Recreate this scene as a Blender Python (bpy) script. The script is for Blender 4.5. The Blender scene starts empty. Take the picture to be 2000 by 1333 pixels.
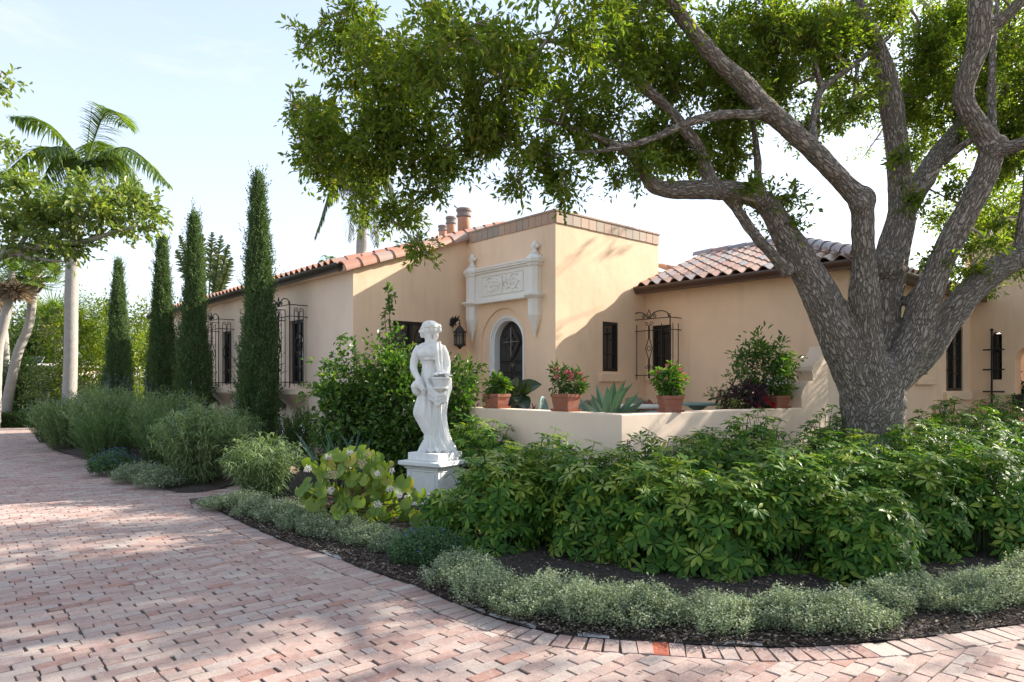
import bpy, bmesh, math, random
import numpy as np
from mathutils import Vector, Matrix, noise as mnoise

random.seed(7)
RNG = np.random.default_rng(11)
SC = bpy.context.scene
COL = SC.collection
PI = math.pi
R = math.radians

# ------------------------------------------------------------------ camera
FPX, EYE, HOR = 1336.0, 1.5, 750.0           # focal length and horizon in photograph pixels
cam_d = bpy.data.cameras.new('camera')
cam = bpy.data.objects.new('camera', cam_d)
COL.objects.link(cam)
cam.location = (0, 0, EYE)
cam.rotation_euler = (R(90), 0, 0)
cam_d.sensor_width = 36.0
cam_d.lens = 36.0 * FPX / 2000.0
cam_d.shift_y = (HOR - 666.5) / 2000.0
cam_d.clip_end = 900
SC.camera = cam

# ------------------------------------------------------------------ sun and sky
SUN_EL = R(29.5)
_az = Vector((0.9127, 0.4087, 0)).normalized()
SUN = Vector((_az.x * math.cos(SUN_EL), _az.y * math.cos(SUN_EL), math.sin(SUN_EL)))
sl = bpy.data.lights.new('sun', 'SUN')
sl.energy = 3.4
sl.angle = R(0.55)
sl.color = (1.0, 0.92, 0.80)
so = bpy.data.objects.new('sun', sl)
so.rotation_euler = (-SUN).to_track_quat('-Z', 'Y').to_euler()
so.location = (20, 10, 20)
COL.objects.link(so)

W = bpy.data.worlds.new('World')
SC.world = W
W.use_nodes = True
nt = W.node_tree
nt.nodes.clear()
def wn(t, **k):
    n = nt.nodes.new(t)
    for a, b in k.items():
        setattr(n, a, b)
    return n
w_out = wn('ShaderNodeOutputWorld')
w_bg = wn('ShaderNodeBackground')
w_bg.inputs['Strength'].default_value = 0.116
sky = wn('ShaderNodeTexSky', sky_type='NISHITA', sun_disc=False)
sky.sun_elevation = SUN_EL
sky.sun_rotation = math.atan2(_az.x, _az.y)
sky.air_density = 1.0
sky.dust_density = 1.6
sky.ozone_density = 1.3
# thin veil of high cloud: soft streaks, whiter towards the horizon all round
geo = wn('ShaderNodeTexCoord')
mp = wn('ShaderNodeMapping')
mp.inputs['Scale'].default_value = (1.0, 1.0, 3.2)
nz = wn('ShaderNodeTexNoise')
nz.inputs['Scale'].default_value = 2.1
nz.inputs['Detail'].default_value = 7
nz.inputs['Roughness'].default_value = 0.56
nz.inputs['Distortion'].default_value = 0.4
rmp = wn('ShaderNodeMapRange')
rmp.inputs['From Min'].default_value = 0.46
rmp.inputs['From Max'].default_value = 0.66
rmp.inputs['To Min'].default_value = 0.0
rmp.inputs['To Max'].default_value = 0.95
sep = wn('ShaderNodeSeparateXYZ')
hz = wn('ShaderNodeMapRange')
hz.inputs['From Min'].default_value = 0.0
hz.inputs['From Max'].default_value = 0.5
hz.inputs['To Min'].default_value = 0.72
hz.inputs['To Max'].default_value = 0.30
mx = wn('ShaderNodeMath', operation='MAXIMUM')
mix = wn('ShaderNodeMix', data_type='RGBA')
mix.inputs['B'].default_value = (2.60, 2.70, 2.90, 1)
L = nt.links.new
L(geo.outputs['Generated'], mp.inputs['Vector'])
L(mp.outputs['Vector'], nz.inputs['Vector'])
L(nz.outputs['Fac'], rmp.inputs['Value'])
L(geo.outputs['Generated'], sep.inputs['Vector'])
L(sep.outputs['Z'], hz.inputs['Value'])
L(rmp.outputs['Result'], mx.inputs[0])
L(hz.outputs['Result'], mx.inputs[1])
L(mx.outputs[0], mix.inputs['Factor'])
hsv = wn('ShaderNodeHueSaturation'); hsv.inputs['Saturation'].default_value = 0.9
L(sky.outputs['Color'], hsv.inputs['Color'])
L(hsv.outputs['Color'], mix.inputs['A'])
L(mix.outputs['Result'], w_bg.inputs['Color'])
L(w_bg.outputs['Background'], w_out.inputs['Surface'])

SC.view_settings.view_transform = 'Standard'
SC.view_settings.look = 'None'
SC.view_settings.exposure = 1.78
SC.view_settings.gamma = 1.0
SC.view_settings.use_curve_mapping = False
SC.render.engine = 'CYCLES'
SC.cycles.use_denoising = True
SC.cycles.max_bounces = 8
SC.cycles.diffuse_bounces = 5
SC.cycles.transmission_bounces = 4
SC.cycles.transparent_max_bounces = 8
SC.cycles.sample_clamp_indirect = 6.0

# ------------------------------------------------------------------ coordinates
def PX(x, y, Y):
    """point at depth Y (metres) seen at photograph pixel x, y"""
    return Vector(((x - 1000.0) / FPX * Y, Y, EYE + (HOR - y) / FPX * Y))
def GP(x, y, z=0.0):
    Y = (EYE - z) * FPX / (y - HOR)
    return Vector(((x - 1000.0) / FPX * Y, Y, z))
E1 = Vector((-0.6649, 0.7469, 0))            # along the facade, to the left and away
E2 = Vector((0.7469, 0.6649, 0))             # into the house, to the right and away
C0 = Vector((0.742, 11.66, 0))               # near corner of the entrance tower
def HP(a, b, z):
    return C0 + E1 * a + E2 * b + Vector((0, 0, z))
def on_b(x, y, b):                           # wall b = const  ->  (a, z)
    u = (x - 1000.0) / FPX
    a = (C0.x + E2.x * b - u * (C0.y + E2.y * b)) / (-E1.x + E1.y * u)
    Y = C0.y + E1.y * a + E2.y * b
    return a, EYE + (HOR - y) / FPX * Y
def on_a(x, y, a):                           # wall a = const  ->  (b, z)
    u = (x - 1000.0) / FPX
    b = (u * (C0.y + E1.y * a) - C0.x - E1.x * a) / (E2.x - E2.y * u)
    Y = C0.y + E1.y * a + E2.y * b
    return b, EYE + (HOR - y) / FPX * Y
ZUP = Vector((0, 0, 1))

# ------------------------------------------------------------------ mesh builder
def rot_to(d, up=ZUP):
    d = Vector(d).normalized()
    up = Vector(up)
    if abs(d.dot(up.normalized())) > 0.985:
        up = Vector((0, 1, 0)) if abs(d.y) < 0.9 else Vector((1, 0, 0))
    x = d.cross(up).normalized()
    z = x.cross(d).normalized()
    return x, d, z

class MB:
    def __init__(s):
        s.V = []; s.F = []; s.n = 0
    def add(s, v, *faces):
        v = np.asarray(v, dtype=np.float32).reshape(-1, 3)
        for f in faces:
            f = np.asarray(f, dtype=np.int32)
            if f.size:
                s.F.append(f + s.n)
        s.V.append(v); s.n += len(v)
        return s
    def poly(s, pts):
        return s.add([tuple(p) for p in pts], [list(range(len(pts)))])
    def obox(s, o, ex, ey, ez):               # box from corner o and three edge vectors
        o, ex, ey, ez = Vector(o), Vector(ex), Vector(ey), Vector(ez)
        v = [o, o + ex, o + ex + ey, o + ey, o + ez, o + ex + ez, o + ex + ey + ez, o + ey + ez]
        return s.add([tuple(p) for p in v], [[0, 3, 2, 1], [4, 5, 6, 7], [0, 1, 5, 4], [1, 2, 6, 5], [2, 3, 7, 6], [3, 0, 4, 7]])
    def cbox(s, c, hx, hy, hz, X=Vector((1, 0, 0)), Y=Vector((0, 1, 0)), Z=ZUP, ch=0.01):
        """box with chamfered edges"""
        c = Vector(c); vs = []; idx = {}
        for sx in (-1, 1):
            for sy in (-1, 1):
                for sz in (-1, 1):
                    for k in range(3):
                        h = [hx - ch, hy - ch, hz - ch]
                        h[k] += ch
                        idx[(sx, sy, sz, k)] = len(vs)
                        vs.append(tuple(c + X * (sx * h[0]) + Y * (sy * h[1]) + Z * (sz * h[2])))
        q = []; t = []
        for sg in (-1, 1):
            q.append([idx[(sg, -1, -1, 0)], idx[(sg, 1, -1, 0)], idx[(sg, 1, 1, 0)], idx[(sg, -1, 1, 0)]])
            q.append([idx[(-1, sg, -1, 1)], idx[(1, sg, -1, 1)], idx[(1, sg, 1, 1)], idx[(-1, sg, 1, 1)]])
            q.append([idx[(-1, -1, sg, 2)], idx[(1, -1, sg, 2)], idx[(1, 1, sg, 2)], idx[(-1, 1, sg, 2)]])
        for i in (-1, 1):
            for j in (-1, 1):
                q.append([idx[(i, j, -1, 0)], idx[(i, j, 1, 0)], idx[(i, j, 1, 1)], idx[(i, j, -1, 1)]])
                q.append([idx[(i, -1, j, 0)], idx[(i, 1, j, 0)], idx[(i, 1, j, 2)], idx[(i, -1, j, 2)]])
                q.append([idx[(-1, i, j, 1)], idx[(1, i, j, 1)], idx[(1, i, j, 2)], idx[(-1, i, j, 2)]])
                for k in (-1, 1):
                    t.append([idx[(i, j, k, 0)], idx[(i, j, k, 1)], idx[(i, j, k, 2)]])
        return s.add(vs, q, t)
    def tube(s, pts, rad, n=8, cap=True):
        pts = [Vector(p) for p in pts]
        m = len(pts)
        if not hasattr(rad, '__len__'):
            rad = [rad] * m
        vs = []
        prev = None
        for i, p in enumerate(pts):
            d = (pts[min(i + 1, m - 1)] - pts[max(i - 1, 0)])
            if d.length < 1e-9:
                d = Vector((0, 0, 1))
            d.normalize()
            if prev is None:
                x, _, z = rot_to(d)
            else:
                x = (prev - d * prev.dot(d))
                if x.length < 1e-6:
                    x, _, z = rot_to(d)
                x.normalize()
                z = x.cross(d)
            prev = x
            for k in range(n):
                t = 2 * PI * k / n
                vs.append(tuple(p + (x * math.cos(t) + z * math.sin(t)) * rad[i]))
        q = [[i * n + k, i * n + (k + 1) % n, (i + 1) * n + (k + 1) % n, (i + 1) * n + k] for i in range(m - 1) for k in range(n)]
        fs = [q]
        if cap:
            fs.append([list(range(n))[::-1], [(m - 1) * n + k for k in range(n)]])
        return s.add(vs, *fs)
    def lathe(s, prof, n=20, o=Vector((0, 0, 0)), X=Vector((1, 0, 0)), Y=Vector((0, 1, 0)), Z=ZUP, sx=1, sy=1, cap=True):
        vs = []
        o = Vector(o)
        for r, z in prof:
            for k in range(n):
                t = 2 * PI * k / n
                vs.append(tuple(o + X * (r * math.cos(t) * sx) + Y * (r * math.sin(t) * sy) + Z * z))
        m = len(prof)
        q = [[i * n + k, i * n + (k + 1) % n, (i + 1) * n + (k + 1) % n, (i + 1) * n + k] for i in range(m - 1) for k in range(n)]
        fs = [q]
        if cap:
            fs.append([list(range(n))[::-1], [(m - 1) * n + k for k in range(n)]])
        return s.add(vs, *fs)
    def ball(s, c, rx, ry=None, rz=None, X=Vector((1, 0, 0)), Y=Vector((0, 1, 0)), Z=ZUP, n=14, m=9):
        ry = rx if ry is None else ry; rz = rx if rz is None else rz
        prof = [(max(1e-4, math.sin(PI * i / m)), -math.cos(PI * i / m)) for i in range(m + 1)]
        vs = []; c = Vector(c)
        for r, z in prof:
            for k in range(n):
                t = 2 * PI * k / n
                vs.append(tuple(c + X * (rx * r * math.cos(t)) + Y * (ry * r * math.sin(t)) + Z * (rz * z)))
        q = [[i * n + k, i * n + (k + 1) % n, (i + 1) * n + (k + 1) % n, (i + 1) * n + k] for i in range(m) for k in range(n)]
        return s.add(vs, q)
    def prism(s, pts, off):
        """closed outline pts (3D, planar) pushed along vector off, both ends capped"""
        n = len(pts); off = Vector(off)
        vs = [tuple(Vector(p)) for p in pts] + [tuple(Vector(p) + off) for p in pts]
        q = [[k, (k + 1) % n, n + (k + 1) % n, n + k] for k in range(n)]
        return s.add(vs, q, [list(range(n))[::-1], [n + k for k in range(n)]])
    def strip(s, A, B):
        """ribbon of quads between two equal rows of points"""
        n = len(A)
        vs = [tuple(p) for p in A] + [tuple(p) for p in B]
        return s.add(vs, [[k, k + 1, n + k + 1, n + k] for k in range(n - 1)])
    def mesh(s, name, mat=None, smooth=False):
        V = np.concatenate(s.V) if s.V else np.zeros((0, 3), np.float32)
        me = bpy.data.meshes.new(name)
        me.vertices.add(len(V))
        me.vertices.foreach_set('co', V.ravel())
        if s.F:
            groups = {}
            for f in s.F:
                groups.setdefault(f.shape[1], []).append(f)
            loops = []; starts = []; o = 0
            for k, fl in groups.items():
                f = np.concatenate(fl)
                loops.append(f.ravel())
                starts.append(o + np.arange(len(f), dtype=np.int32) * k)
                o += f.size
            loops = np.concatenate(loops); starts = np.concatenate(starts)
            me.loops.add(len(loops))
            me.loops.foreach_set('vertex_index', loops.astype(np.int32))
            me.polygons.add(len(starts))
            me.polygons.foreach_set('loop_start', starts.astype(np.int32))
            me.polygons.foreach_set('use_smooth', np.full(len(starts), bool(smooth)))
            me.update(calc_edges=True)
        if mat is not None:
            me.materials.append(mat)
        return me
    def build(s, name, mat=None, parent=None, smooth=False, **tags):
        return link(name, s.mesh(name, mat, smooth), parent, **tags)

def link(name, me, parent=None, **tags):
    o = bpy.data.objects.new(name, me)
    COL.objects.link(o)
    if parent is not None:
        o.parent = parent
        o.matrix_parent_inverse = parent.matrix_basis.inverted()
    for k, v in tags.items():
        o[k] = v
    return o

def thing(name, label, cat, loc=(0, 0, 0), group=None):
    """an Empty at the thing's base; parts are written in world space"""
    o = bpy.data.objects.new(name, None)
    COL.objects.link(o)
    o.location = Vector(loc)
    o.empty_display_size = 0.1
    o['label'] = label; o['category'] = cat
    if group:
        o['group'] = group
    return o

def loose(name, me, parent, loc=(0, 0, 0), rot=None, scale=None, **tags):
    """an object that shares mesh data, placed in world space under its thing"""
    o = bpy.data.objects.new(name, me)
    COL.objects.link(o)
    if parent is not None:
        o.parent = parent
        o.matrix_parent_inverse = parent.matrix_basis.inverted()
    o.location = loc
    if rot is not None:
        o.rotation_mode = 'QUATERNION'
        o.rotation_quaternion = rot
    if scale is not None:
        o.scale = (scale,) * 3 if not hasattr(scale, '__len__') else scale
    for k, v in tags.items():
        o[k] = v
    return o

def spline(pts, n):
    """Catmull-Rom through points (any dimension)"""
    P = [np.array(p, dtype=float) for p in pts]
    P = [2 * P[0] - P[1]] + P + [2 * P[-1] - P[-2]]
    out = []
    segs = len(P) - 3
    for i in range(segs):
        p0, p1, p2, p3 = P[i:i + 4]
        for k in range(n):
            t = k / n
            out.append(0.5 * ((2 * p1) + (-p0 + p2) * t + (2 * p0 - 5 * p1 + 4 * p2 - p3) * t * t + (-p0 + 3 * p1 - 3 * p2 + p3) * t ** 3))
    out.append(P[-2])
    return out

def remeshed(mb, voxel, smooth_it=4, name='body'):
    """one closed continuous skin grown over the overlapping shapes in mb"""
    me = mb.mesh(name)
    o = bpy.data.objects.new('tmp', me)
    COL.objects.link(o)
    m = o.modifiers.new('r', 'REMESH'); m.mode = 'VOXEL'; m.voxel_size = voxel
    if smooth_it:
        q = o.modifiers.new('s', 'SMOOTH'); q.iterations = smooth_it; q.factor = 0.5
    dg = bpy.context.evaluated_depsgraph_get()
    dg.update()
    me2 = bpy.data.meshes.new_from_object(o.evaluated_get(dg))
    bpy.data.objects.remove(o)
    bpy.data.meshes.remove(me)
    me2.name = name
    return me2
def get_co(me):
    a = np.empty(len(me.vertices) * 3, np.float32); me.vertices.foreach_get('co', a); return a.reshape(-1, 3)
def set_co(me, a):
    me.vertices.foreach_set('co', np.ascontiguousarray(a, np.float32).ravel()); me.update()
def get_no(me):
    a = np.empty(len(me.vertices) * 3, np.float32); me.vertices.foreach_get('normal', a); return a.reshape(-1, 3)
def shade_smooth(me):
    me.polygons.foreach_set('use_smooth', np.ones(len(me.polygons), dtype=bool)); me.update()

# ------------------------------------------------------------------ leaves
def norm(a):
    return a / np.maximum(1e-9, np.linalg.norm(a, axis=1, keepdims=True))
def rand_dirs(n, rng=RNG):
    return norm(rng.normal(size=(n, 3)))
# leaf shapes: x across, y along 0..1, z up;  faces
LEAF2 = (np.array([[0, 0, 0], [-.5, .45, .12], [0, 1, -.04], [.5, .45, .12]], np.float32), [np.array([[0, 1, 2], [0, 2, 3]])])
LEAF4 = (np.array([[0, 0, 0], [-.5, .38, .10], [0, .42, -.05], [.5, .38, .10], [-.36, .76, .05], [.36, .76, .05], [0, 1, -.14]], np.float32),
         [np.array([[0, 1, 2], [0, 2, 3], [1, 4, 2], [2, 5, 3], [2, 4, 6], [2, 6, 5]])])
BLADE = (np.array([[-.5, 0, 0], [.5, 0, 0], [-.42, .4, .10], [.42, .4, .10], [-.28, .75, .06], [.28, .75, .06], [0, 1, -.10]], np.float32),
         [np.array([[0, 1, 3, 2], [2, 3, 5, 4]]), np.array([[4, 5, 6]])])
def leaves(mb, tmpl, pos, d, up, length, width, curl=1.0):
    """many leaves at once: pos, d (direction), up: (n,3); length, width: (n,)"""
    tv, tf = tmpl
    n = len(pos); k = len(tv)
    y = norm(np.asarray(d, np.float64))
    x = norm(np.cross(y, np.asarray(up, np.float64)) + 1e-6)
    z = np.cross(x, y)
    length = np.broadcast_to(np.asarray(length, float), (n,)); width = np.broadcast_to(np.asarray(width, float), (n,))
    V = (np.asarray(pos)[:, None, :] + x[:, None, :] * (tv[None, :, 0:1] * width[:, None, None])
         + y[:, None, :] * (tv[None, :, 1:2] * length[:, None, None]) + z[:, None, :] * (tv[None, :, 2:3] * curl * length[:, None, None]))
    fs = []
    base = (np.arange(n) * k)
    for f in tf:
        if len(f):
            fs.append((f[None] + base[:, None, None]).reshape(-1, f.shape[1]))
    mb.add(V.reshape(-1, 3), *fs)
def clump_pts(c, r, n, nc, spread=0.2, shell=0.55, rng=RNG):
    """points gathered in nc clumps inside an ellipsoid, thicker towards its outside"""
    c = np.array(c, float); r = np.array(r, float)
    dd = rand_dirs(nc, rng)
    rad = (shell + (1 - shell) * rng.random(nc)) * np.where(rng.random(nc) < .25, rng.random(nc), 1)
    cc = dd * rad[:, None]
    w = rng.random(nc) + .35; w /= w.sum()
    pick = rng.choice(nc, n, p=w)
    p = cc[pick] + rng.normal(size=(n, 3)) * spread
    out = norm(p * r) 
    return c + p * r, out
def sprays(mb, cen, dirs, nleaf, tl, ll, lw, rng=RNG, droop=.25, tmpl=LEAF2, wood=None):
    """leafy twigs: centre points, twig directions; leaves set round each twig"""
    n = len(cen)
    d = norm(np.asarray(dirs) + np.array([0, 0, -droop]))
    L = tl * (.6 + .8 * rng.random(n))
    t = np.linspace(0, 1, nleaf)[None, :] + rng.normal(size=(n, nleaf)) * .04
    side = rng.normal(size=(n, nleaf, 3))
    pos = cen[:, None, :] + d[:, None, :] * (t * L[:, None])[..., None] + side * (L * .10)[:, None, None]
    pos[..., 2] -= droop * .35 * (t ** 2) * L[:, None]
    ld = d[:, None, :] * .55 + side * .62 + np.array([0, 0, .05])
    up = rng.normal(size=(n, nleaf, 3)) * .55 + np.array([0, 0, 1.0])
    m = n * nleaf
    s = .65 + .6 * rng.random(m)
    leaves(mb, tmpl, pos.reshape(-1, 3), ld.reshape(-1, 3), up.reshape(-1, 3), ll * s, lw * s)
    if wood is not None:
        A = cen; B = cen + d * L[:, None]; B[:, 2] -= droop * .35 * L
        sd = norm(np.cross(d, rng.normal(size=(n, 3)))) * .003
        V = np.stack([A - sd, A + sd, B], axis=1).reshape(-1, 3)
        wood.add(V, np.arange(n * 3).reshape(-1, 3))

# ------------------------------------------------------------------ materials
def mat_base(name):
    m = bpy.data.materials.new(name)
    m.use_nodes = True
    t = m.node_tree
    return m, t, t.nodes['Principled BSDF'], t.nodes['Material Output']
def rgba(c):
    return (c[0], c[1], c[2], 1.0)
def ramp(t, fac, stops):
    r = t.nodes.new('ShaderNodeValToRGB')
    e = r.color_ramp.elements
    while len(e) < len(stops):
        e.new(0.5)
    for i, (p, c) in enumerate(stops):
        e[i].position = p; e[i].color = rgba(c)
    t.links.new(fac, r.inputs['Fac'])
    return r.outputs['Color']
def noise_tex(t, scale, detail=5, rough=.55, vec=None, dist=0.0):
    n = t.nodes.new('ShaderNodeTexNoise')
    n.inputs['Scale'].default_value = scale; n.inputs['Detail'].default_value = detail
    n.inputs['Roughness'].default_value = rough; n.inputs['Distortion'].default_value = dist
    if vec is not None:
        t.links.new(vec, n.inputs['Vector'])
    return n.outputs['Fac']
def objco(t, scale=(1, 1, 1)):
    c = t.nodes.new('ShaderNodeTexCoord')
    mpn = t.nodes.new('ShaderNodeMapping')
    mpn.inputs['Scale'].default_value = scale
    t.links.new(c.outputs['Object'], mpn.inputs['Vector'])
    return mpn.outputs['Vector']
def bump(t, h, strength, dist, prev=None):
    b = t.nodes.new('ShaderNodeBump')
    b.inputs['Strength'].default_value = strength; b.inputs['Distance'].default_value = dist
    t.links.new(h, b.inputs['Height'])
    if prev is not None:
        t.links.new(prev, b.inputs['Normal'])
    return b.outputs['Normal']
def mixc(t, fac, a, b, blend='MIX'):
    n = t.nodes.new('ShaderNodeMix'); n.data_type = 'RGBA'; n.blend_type = blend
    for s_, v in (('Factor', fac), ('A', a), ('B', b)):
        if hasattr(v, 'is_linked'):
            t.links.new(v, n.inputs[s_])
        elif s_ == 'Factor':
            n.inputs[s_].default_value = v
        else:
            n.inputs[s_].default_value = rgba(v)
    return n.outputs['Result']
def mrange(t, v, a, b, c, d):
    n = t.nodes.new('ShaderNodeMapRange')
    for k, x in zip(('From Min', 'From Max', 'To Min', 'To Max'), (a, b, c, d)):
        n.inputs[k].default_value = x
    t.links.new(v, n.inputs['Value'])
    return n.outputs['Result']
def rand_mix(t):
    """a random number per leaf / brick / tile: object random plus island random, wrapped"""
    g = t.nodes.new('ShaderNodeNewGeometry'); o = t.nodes.new('ShaderNodeObjectInfo')
    a = t.nodes.new('ShaderNodeMath'); a.operation = 'ADD'
    f = t.nodes.new('ShaderNodeMath'); f.operation = 'FRACT'
    t.links.new(g.outputs['Random Per Island'], a.inputs[0]); t.links.new(o.outputs['Random'], a.inputs[1])
    t.links.new(a.outputs[0], f.inputs[0])
    return f.outputs[0]

def simple(name, col, rough=.6, var=.12, vscale=4.0, bscale=None, bstr=.3, bdist=.01, metallic=0.0, spec=.5):
    m, t, p, o = mat_base(name)
    v = objco(t)
    c = mixc(t, noise_tex(t, vscale, 6, .6, v), [x * (1 - var) for x in col], [min(1, x * (1 + var)) for x in col])
    t.links.new(c, p.inputs['Base Color'])
    p.inputs['Roughness'].default_value = rough; p.inputs['Metallic'].default_value = metallic
    p.inputs['Specular IOR Level'].default_value = spec
    if bscale:
        t.links.new(bump(t, noise_tex(t, bscale, 6, .65, v), bstr, bdist), p.inputs['Normal'])
    return m

def leafmat(name, stops, trans=.35, tcol=None, rough=.42, spec=.4):
    """leaf: colour varies leaf by leaf; part of the light passes through"""
    m, t, p, o = mat_base(name)
    c = ramp(t, rand_mix(t), stops)
    t.links.new(c, p.inputs['Base Color'])
    p.inputs['Roughness'].default_value = rough
    p.inputs['Specular IOR Level'].default_value = spec
    tr = t.nodes.new('ShaderNodeBsdfTranslucent')
    tc = mixc(t, 1.0, c, tcol or (1.5, 1.6, .55), 'MULTIPLY')
    t.links.new(tc, tr.inputs['Color'])
    ms = t.nodes.new('ShaderNodeMixShader'); ms.inputs['Fac'].default_value = trans
    t.links.new(p.outputs[0], ms.inputs[1]); t.links.new(tr.outputs[0], ms.inputs[2])
    t.links.new(ms.outputs[0], o.inputs['Surface'])
    return m
# ------------------------------------------------------------------ material library
def stucco_mat(name, col, dirt=(.42, .30, .20), amt=.35):
    m, t, p, o = mat_base(name)
    v = objco(t); vz = objco(t, (1.2, 1.2, .18))
    blot = mrange(t, noise_tex(t, .8, 5, .6, v), .35, .75, 0, 1)
    streak = mrange(t, noise_tex(t, 3.0, 6, .65, vz), .52, .80, 0, amt)
    c = mixc(t, blot, [x * .90 for x in col], [min(1, x * 1.06) for x in col])
    c = mixc(t, streak, c, dirt)
    t.links.new(c, p.inputs['Base Color'])
    p.inputs['Roughness'].default_value = .88
    p.inputs['Specular IOR Level'].default_value = .25
    b1 = bump(t, noise_tex(t, 3.0, 4, .5, v), .25, .03)
    b2 = bump(t, noise_tex(t, 90, 3, .6, v), .25, .004, b1)
    t.links.new(b2, p.inputs['Normal'])
    return m
M_STUCCO = stucco_mat('peach_stucco', (.87, .635, .44), amt=.26)
M_STUCCO2 = stucco_mat('pale_stucco', (.85, .675, .53), (.46, .34, .28), amt=.20)
M_CAST = simple('cast_stone', (.80, .775, .71), .8, .07, 5, 60, .25, .004)
M_WHITE = simple('white_trim', (.78, .79, .78), .5, .04, 5)
M_BRONZE = simple('dark_bronze_metal', (.045, .034, .028), .42, .25, 6, spec=.5)
M_BROWN = simple('brown_gutter', (.085, .045, .030), .38, .2, 4)
M_IRON = simple('wrought_iron', (.018, .016, .015), .55, .3, 20)
M_DKFRAME = simple('black_window_frame', (.014, .013, .012), .4, .2, 10)

def marble_mat():
    m, t, p, o = mat_base('white_marble')
    v = objco(t)
    c = mixc(t, mrange(t, noise_tex(t, 5, 8, .65, v, .8), .45, .75, 0, 1), (.80, .80, .78), (.66, .665, .65))
    c = mixc(t, mrange(t, noise_tex(t, 7.0, 7, .7, objco(t, (1, 1, .16))), .54, .74, 0, .45), c, (.47, .47, .44))
    c = mixc(t, mrange(t, noise_tex(t, 38, 6, .7, v), .60, .70, 0, .4), c, (.40, .39, .35))
    t.links.new(c, p.inputs['Base Color'])
    p.inputs['Roughness'].default_value = .62
    p.inputs['Specular IOR Level'].default_value = .3
    t.links.new(bump(t, noise_tex(t, 45, 5, .6, v), .16, .006), p.inputs['Normal'])
    return m
M_MARBLE = marble_mat()

def glass_mat():
    m, t, p, o = mat_base('window_glass')
    p.inputs['Base Color'].default_value = (.012, .012, .013, 1)
    p.inputs['Roughness'].default_value = .03
    p.inputs['Specular IOR Level'].default_value = .9
    v = objco(t)
    t.links.new(bump(t, noise_tex(t, 1.2, 1, .5, v), .012, .02), p.inputs['Normal'])
    return m
M_GLASS = glass_mat()

def wood_mat():
    m, t, p, o = mat_base('weathered_oak')
    v = objco(t, (14, 14, .9))
    g = noise_tex(t, 3.0, 8, .7, v, .6)
    c = ramp(t, g, [(.25, (.012, .011, .011)), (.55, (.040, .036, .034)), (.85, (.11, .10, .095))])
    t.links.new(c, p.inputs['Base Color'])
    p.inputs['Roughness'].default_value = .7
    t.links.new(bump(t, g, .5, .008), p.inputs['Normal'])
    return m
M_WOOD = wood_mat()

def tile_mat(name, stops, rough=.5):
    m, t, p, o = mat_base(name)
    v = objco(t)
    c = ramp(t, rand_mix(t), stops)
    n = noise_tex(t, 14, 6, .65, v)
    c = mixc(t, mrange(t, n, .5, .8, 0, .5), c, (.30, .27, .25))
    t.links.new(c, p.inputs['Base Color'])
    p.inputs['Roughness'].default_value = rough
    t.links.new(bump(t, noise_tex(t, 60, 4, .6, v), .3, .004), p.inputs['Normal'])
    return m
M_TILE = tile_mat('glazed_roof_tile', [(0, (.36, .19, .13)), (.25, (.42, .28, .21)), (.45, (.30, .24, .22)), (.62, (.24, .23, .24)), (.8, (.45, .30, .22)), (1, (.33, .17, .12))], .36)
M_RAKE = tile_mat('clay_rake_tile', [(0, (.46, .20, .12)), (.4, (.50, .24, .15)), (.6, (.36, .30, .26)), (1, (.44, .18, .105))], .5)
M_PARAPET = tile_mat('clay_band_tile', [(0, (.46, .32, .22)), (.3, (.44, .28, .19)), (.55, (.36, .28, .21)), (.75, (.31, .26, .21)), (1, (.48, .35, .25))], .7)
M_CAP = simple('weathered_cap_tile', (.36, .25, .18), .8, .25, 8, 40, .3, .004)
M_CLAY = simple('clay_pot_pipe', (.50, .25, .16), .75, .12, 6, 50, .2, .004)
M_GREYCLAY = simple('grey_weathered_clay', (.24, .20, .185), .85, .3, 18, 60, .4, .006)

def terra_mat():
    m, t, p, o = mat_base('terracotta')
    v = objco(t)
    c = mixc(t, mrange(t, noise_tex(t, 9, 7, .65, v), .48, .75, 0, .7), (.30, .105, .060), (.36, .22, .17))
    t.links.new(c, p.inputs['Base Color'])
    p.inputs['Roughness'].default_value = .85
    t.links.new(bump(t, noise_tex(t, 70, 4, .65, v), .45, .006), p.inputs['Normal'])
    return m
M_TERRA = terra_mat()
M_SOILPOT = simple('potting_soil', (.03, .022, .017), .95, .4, 30)

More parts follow.
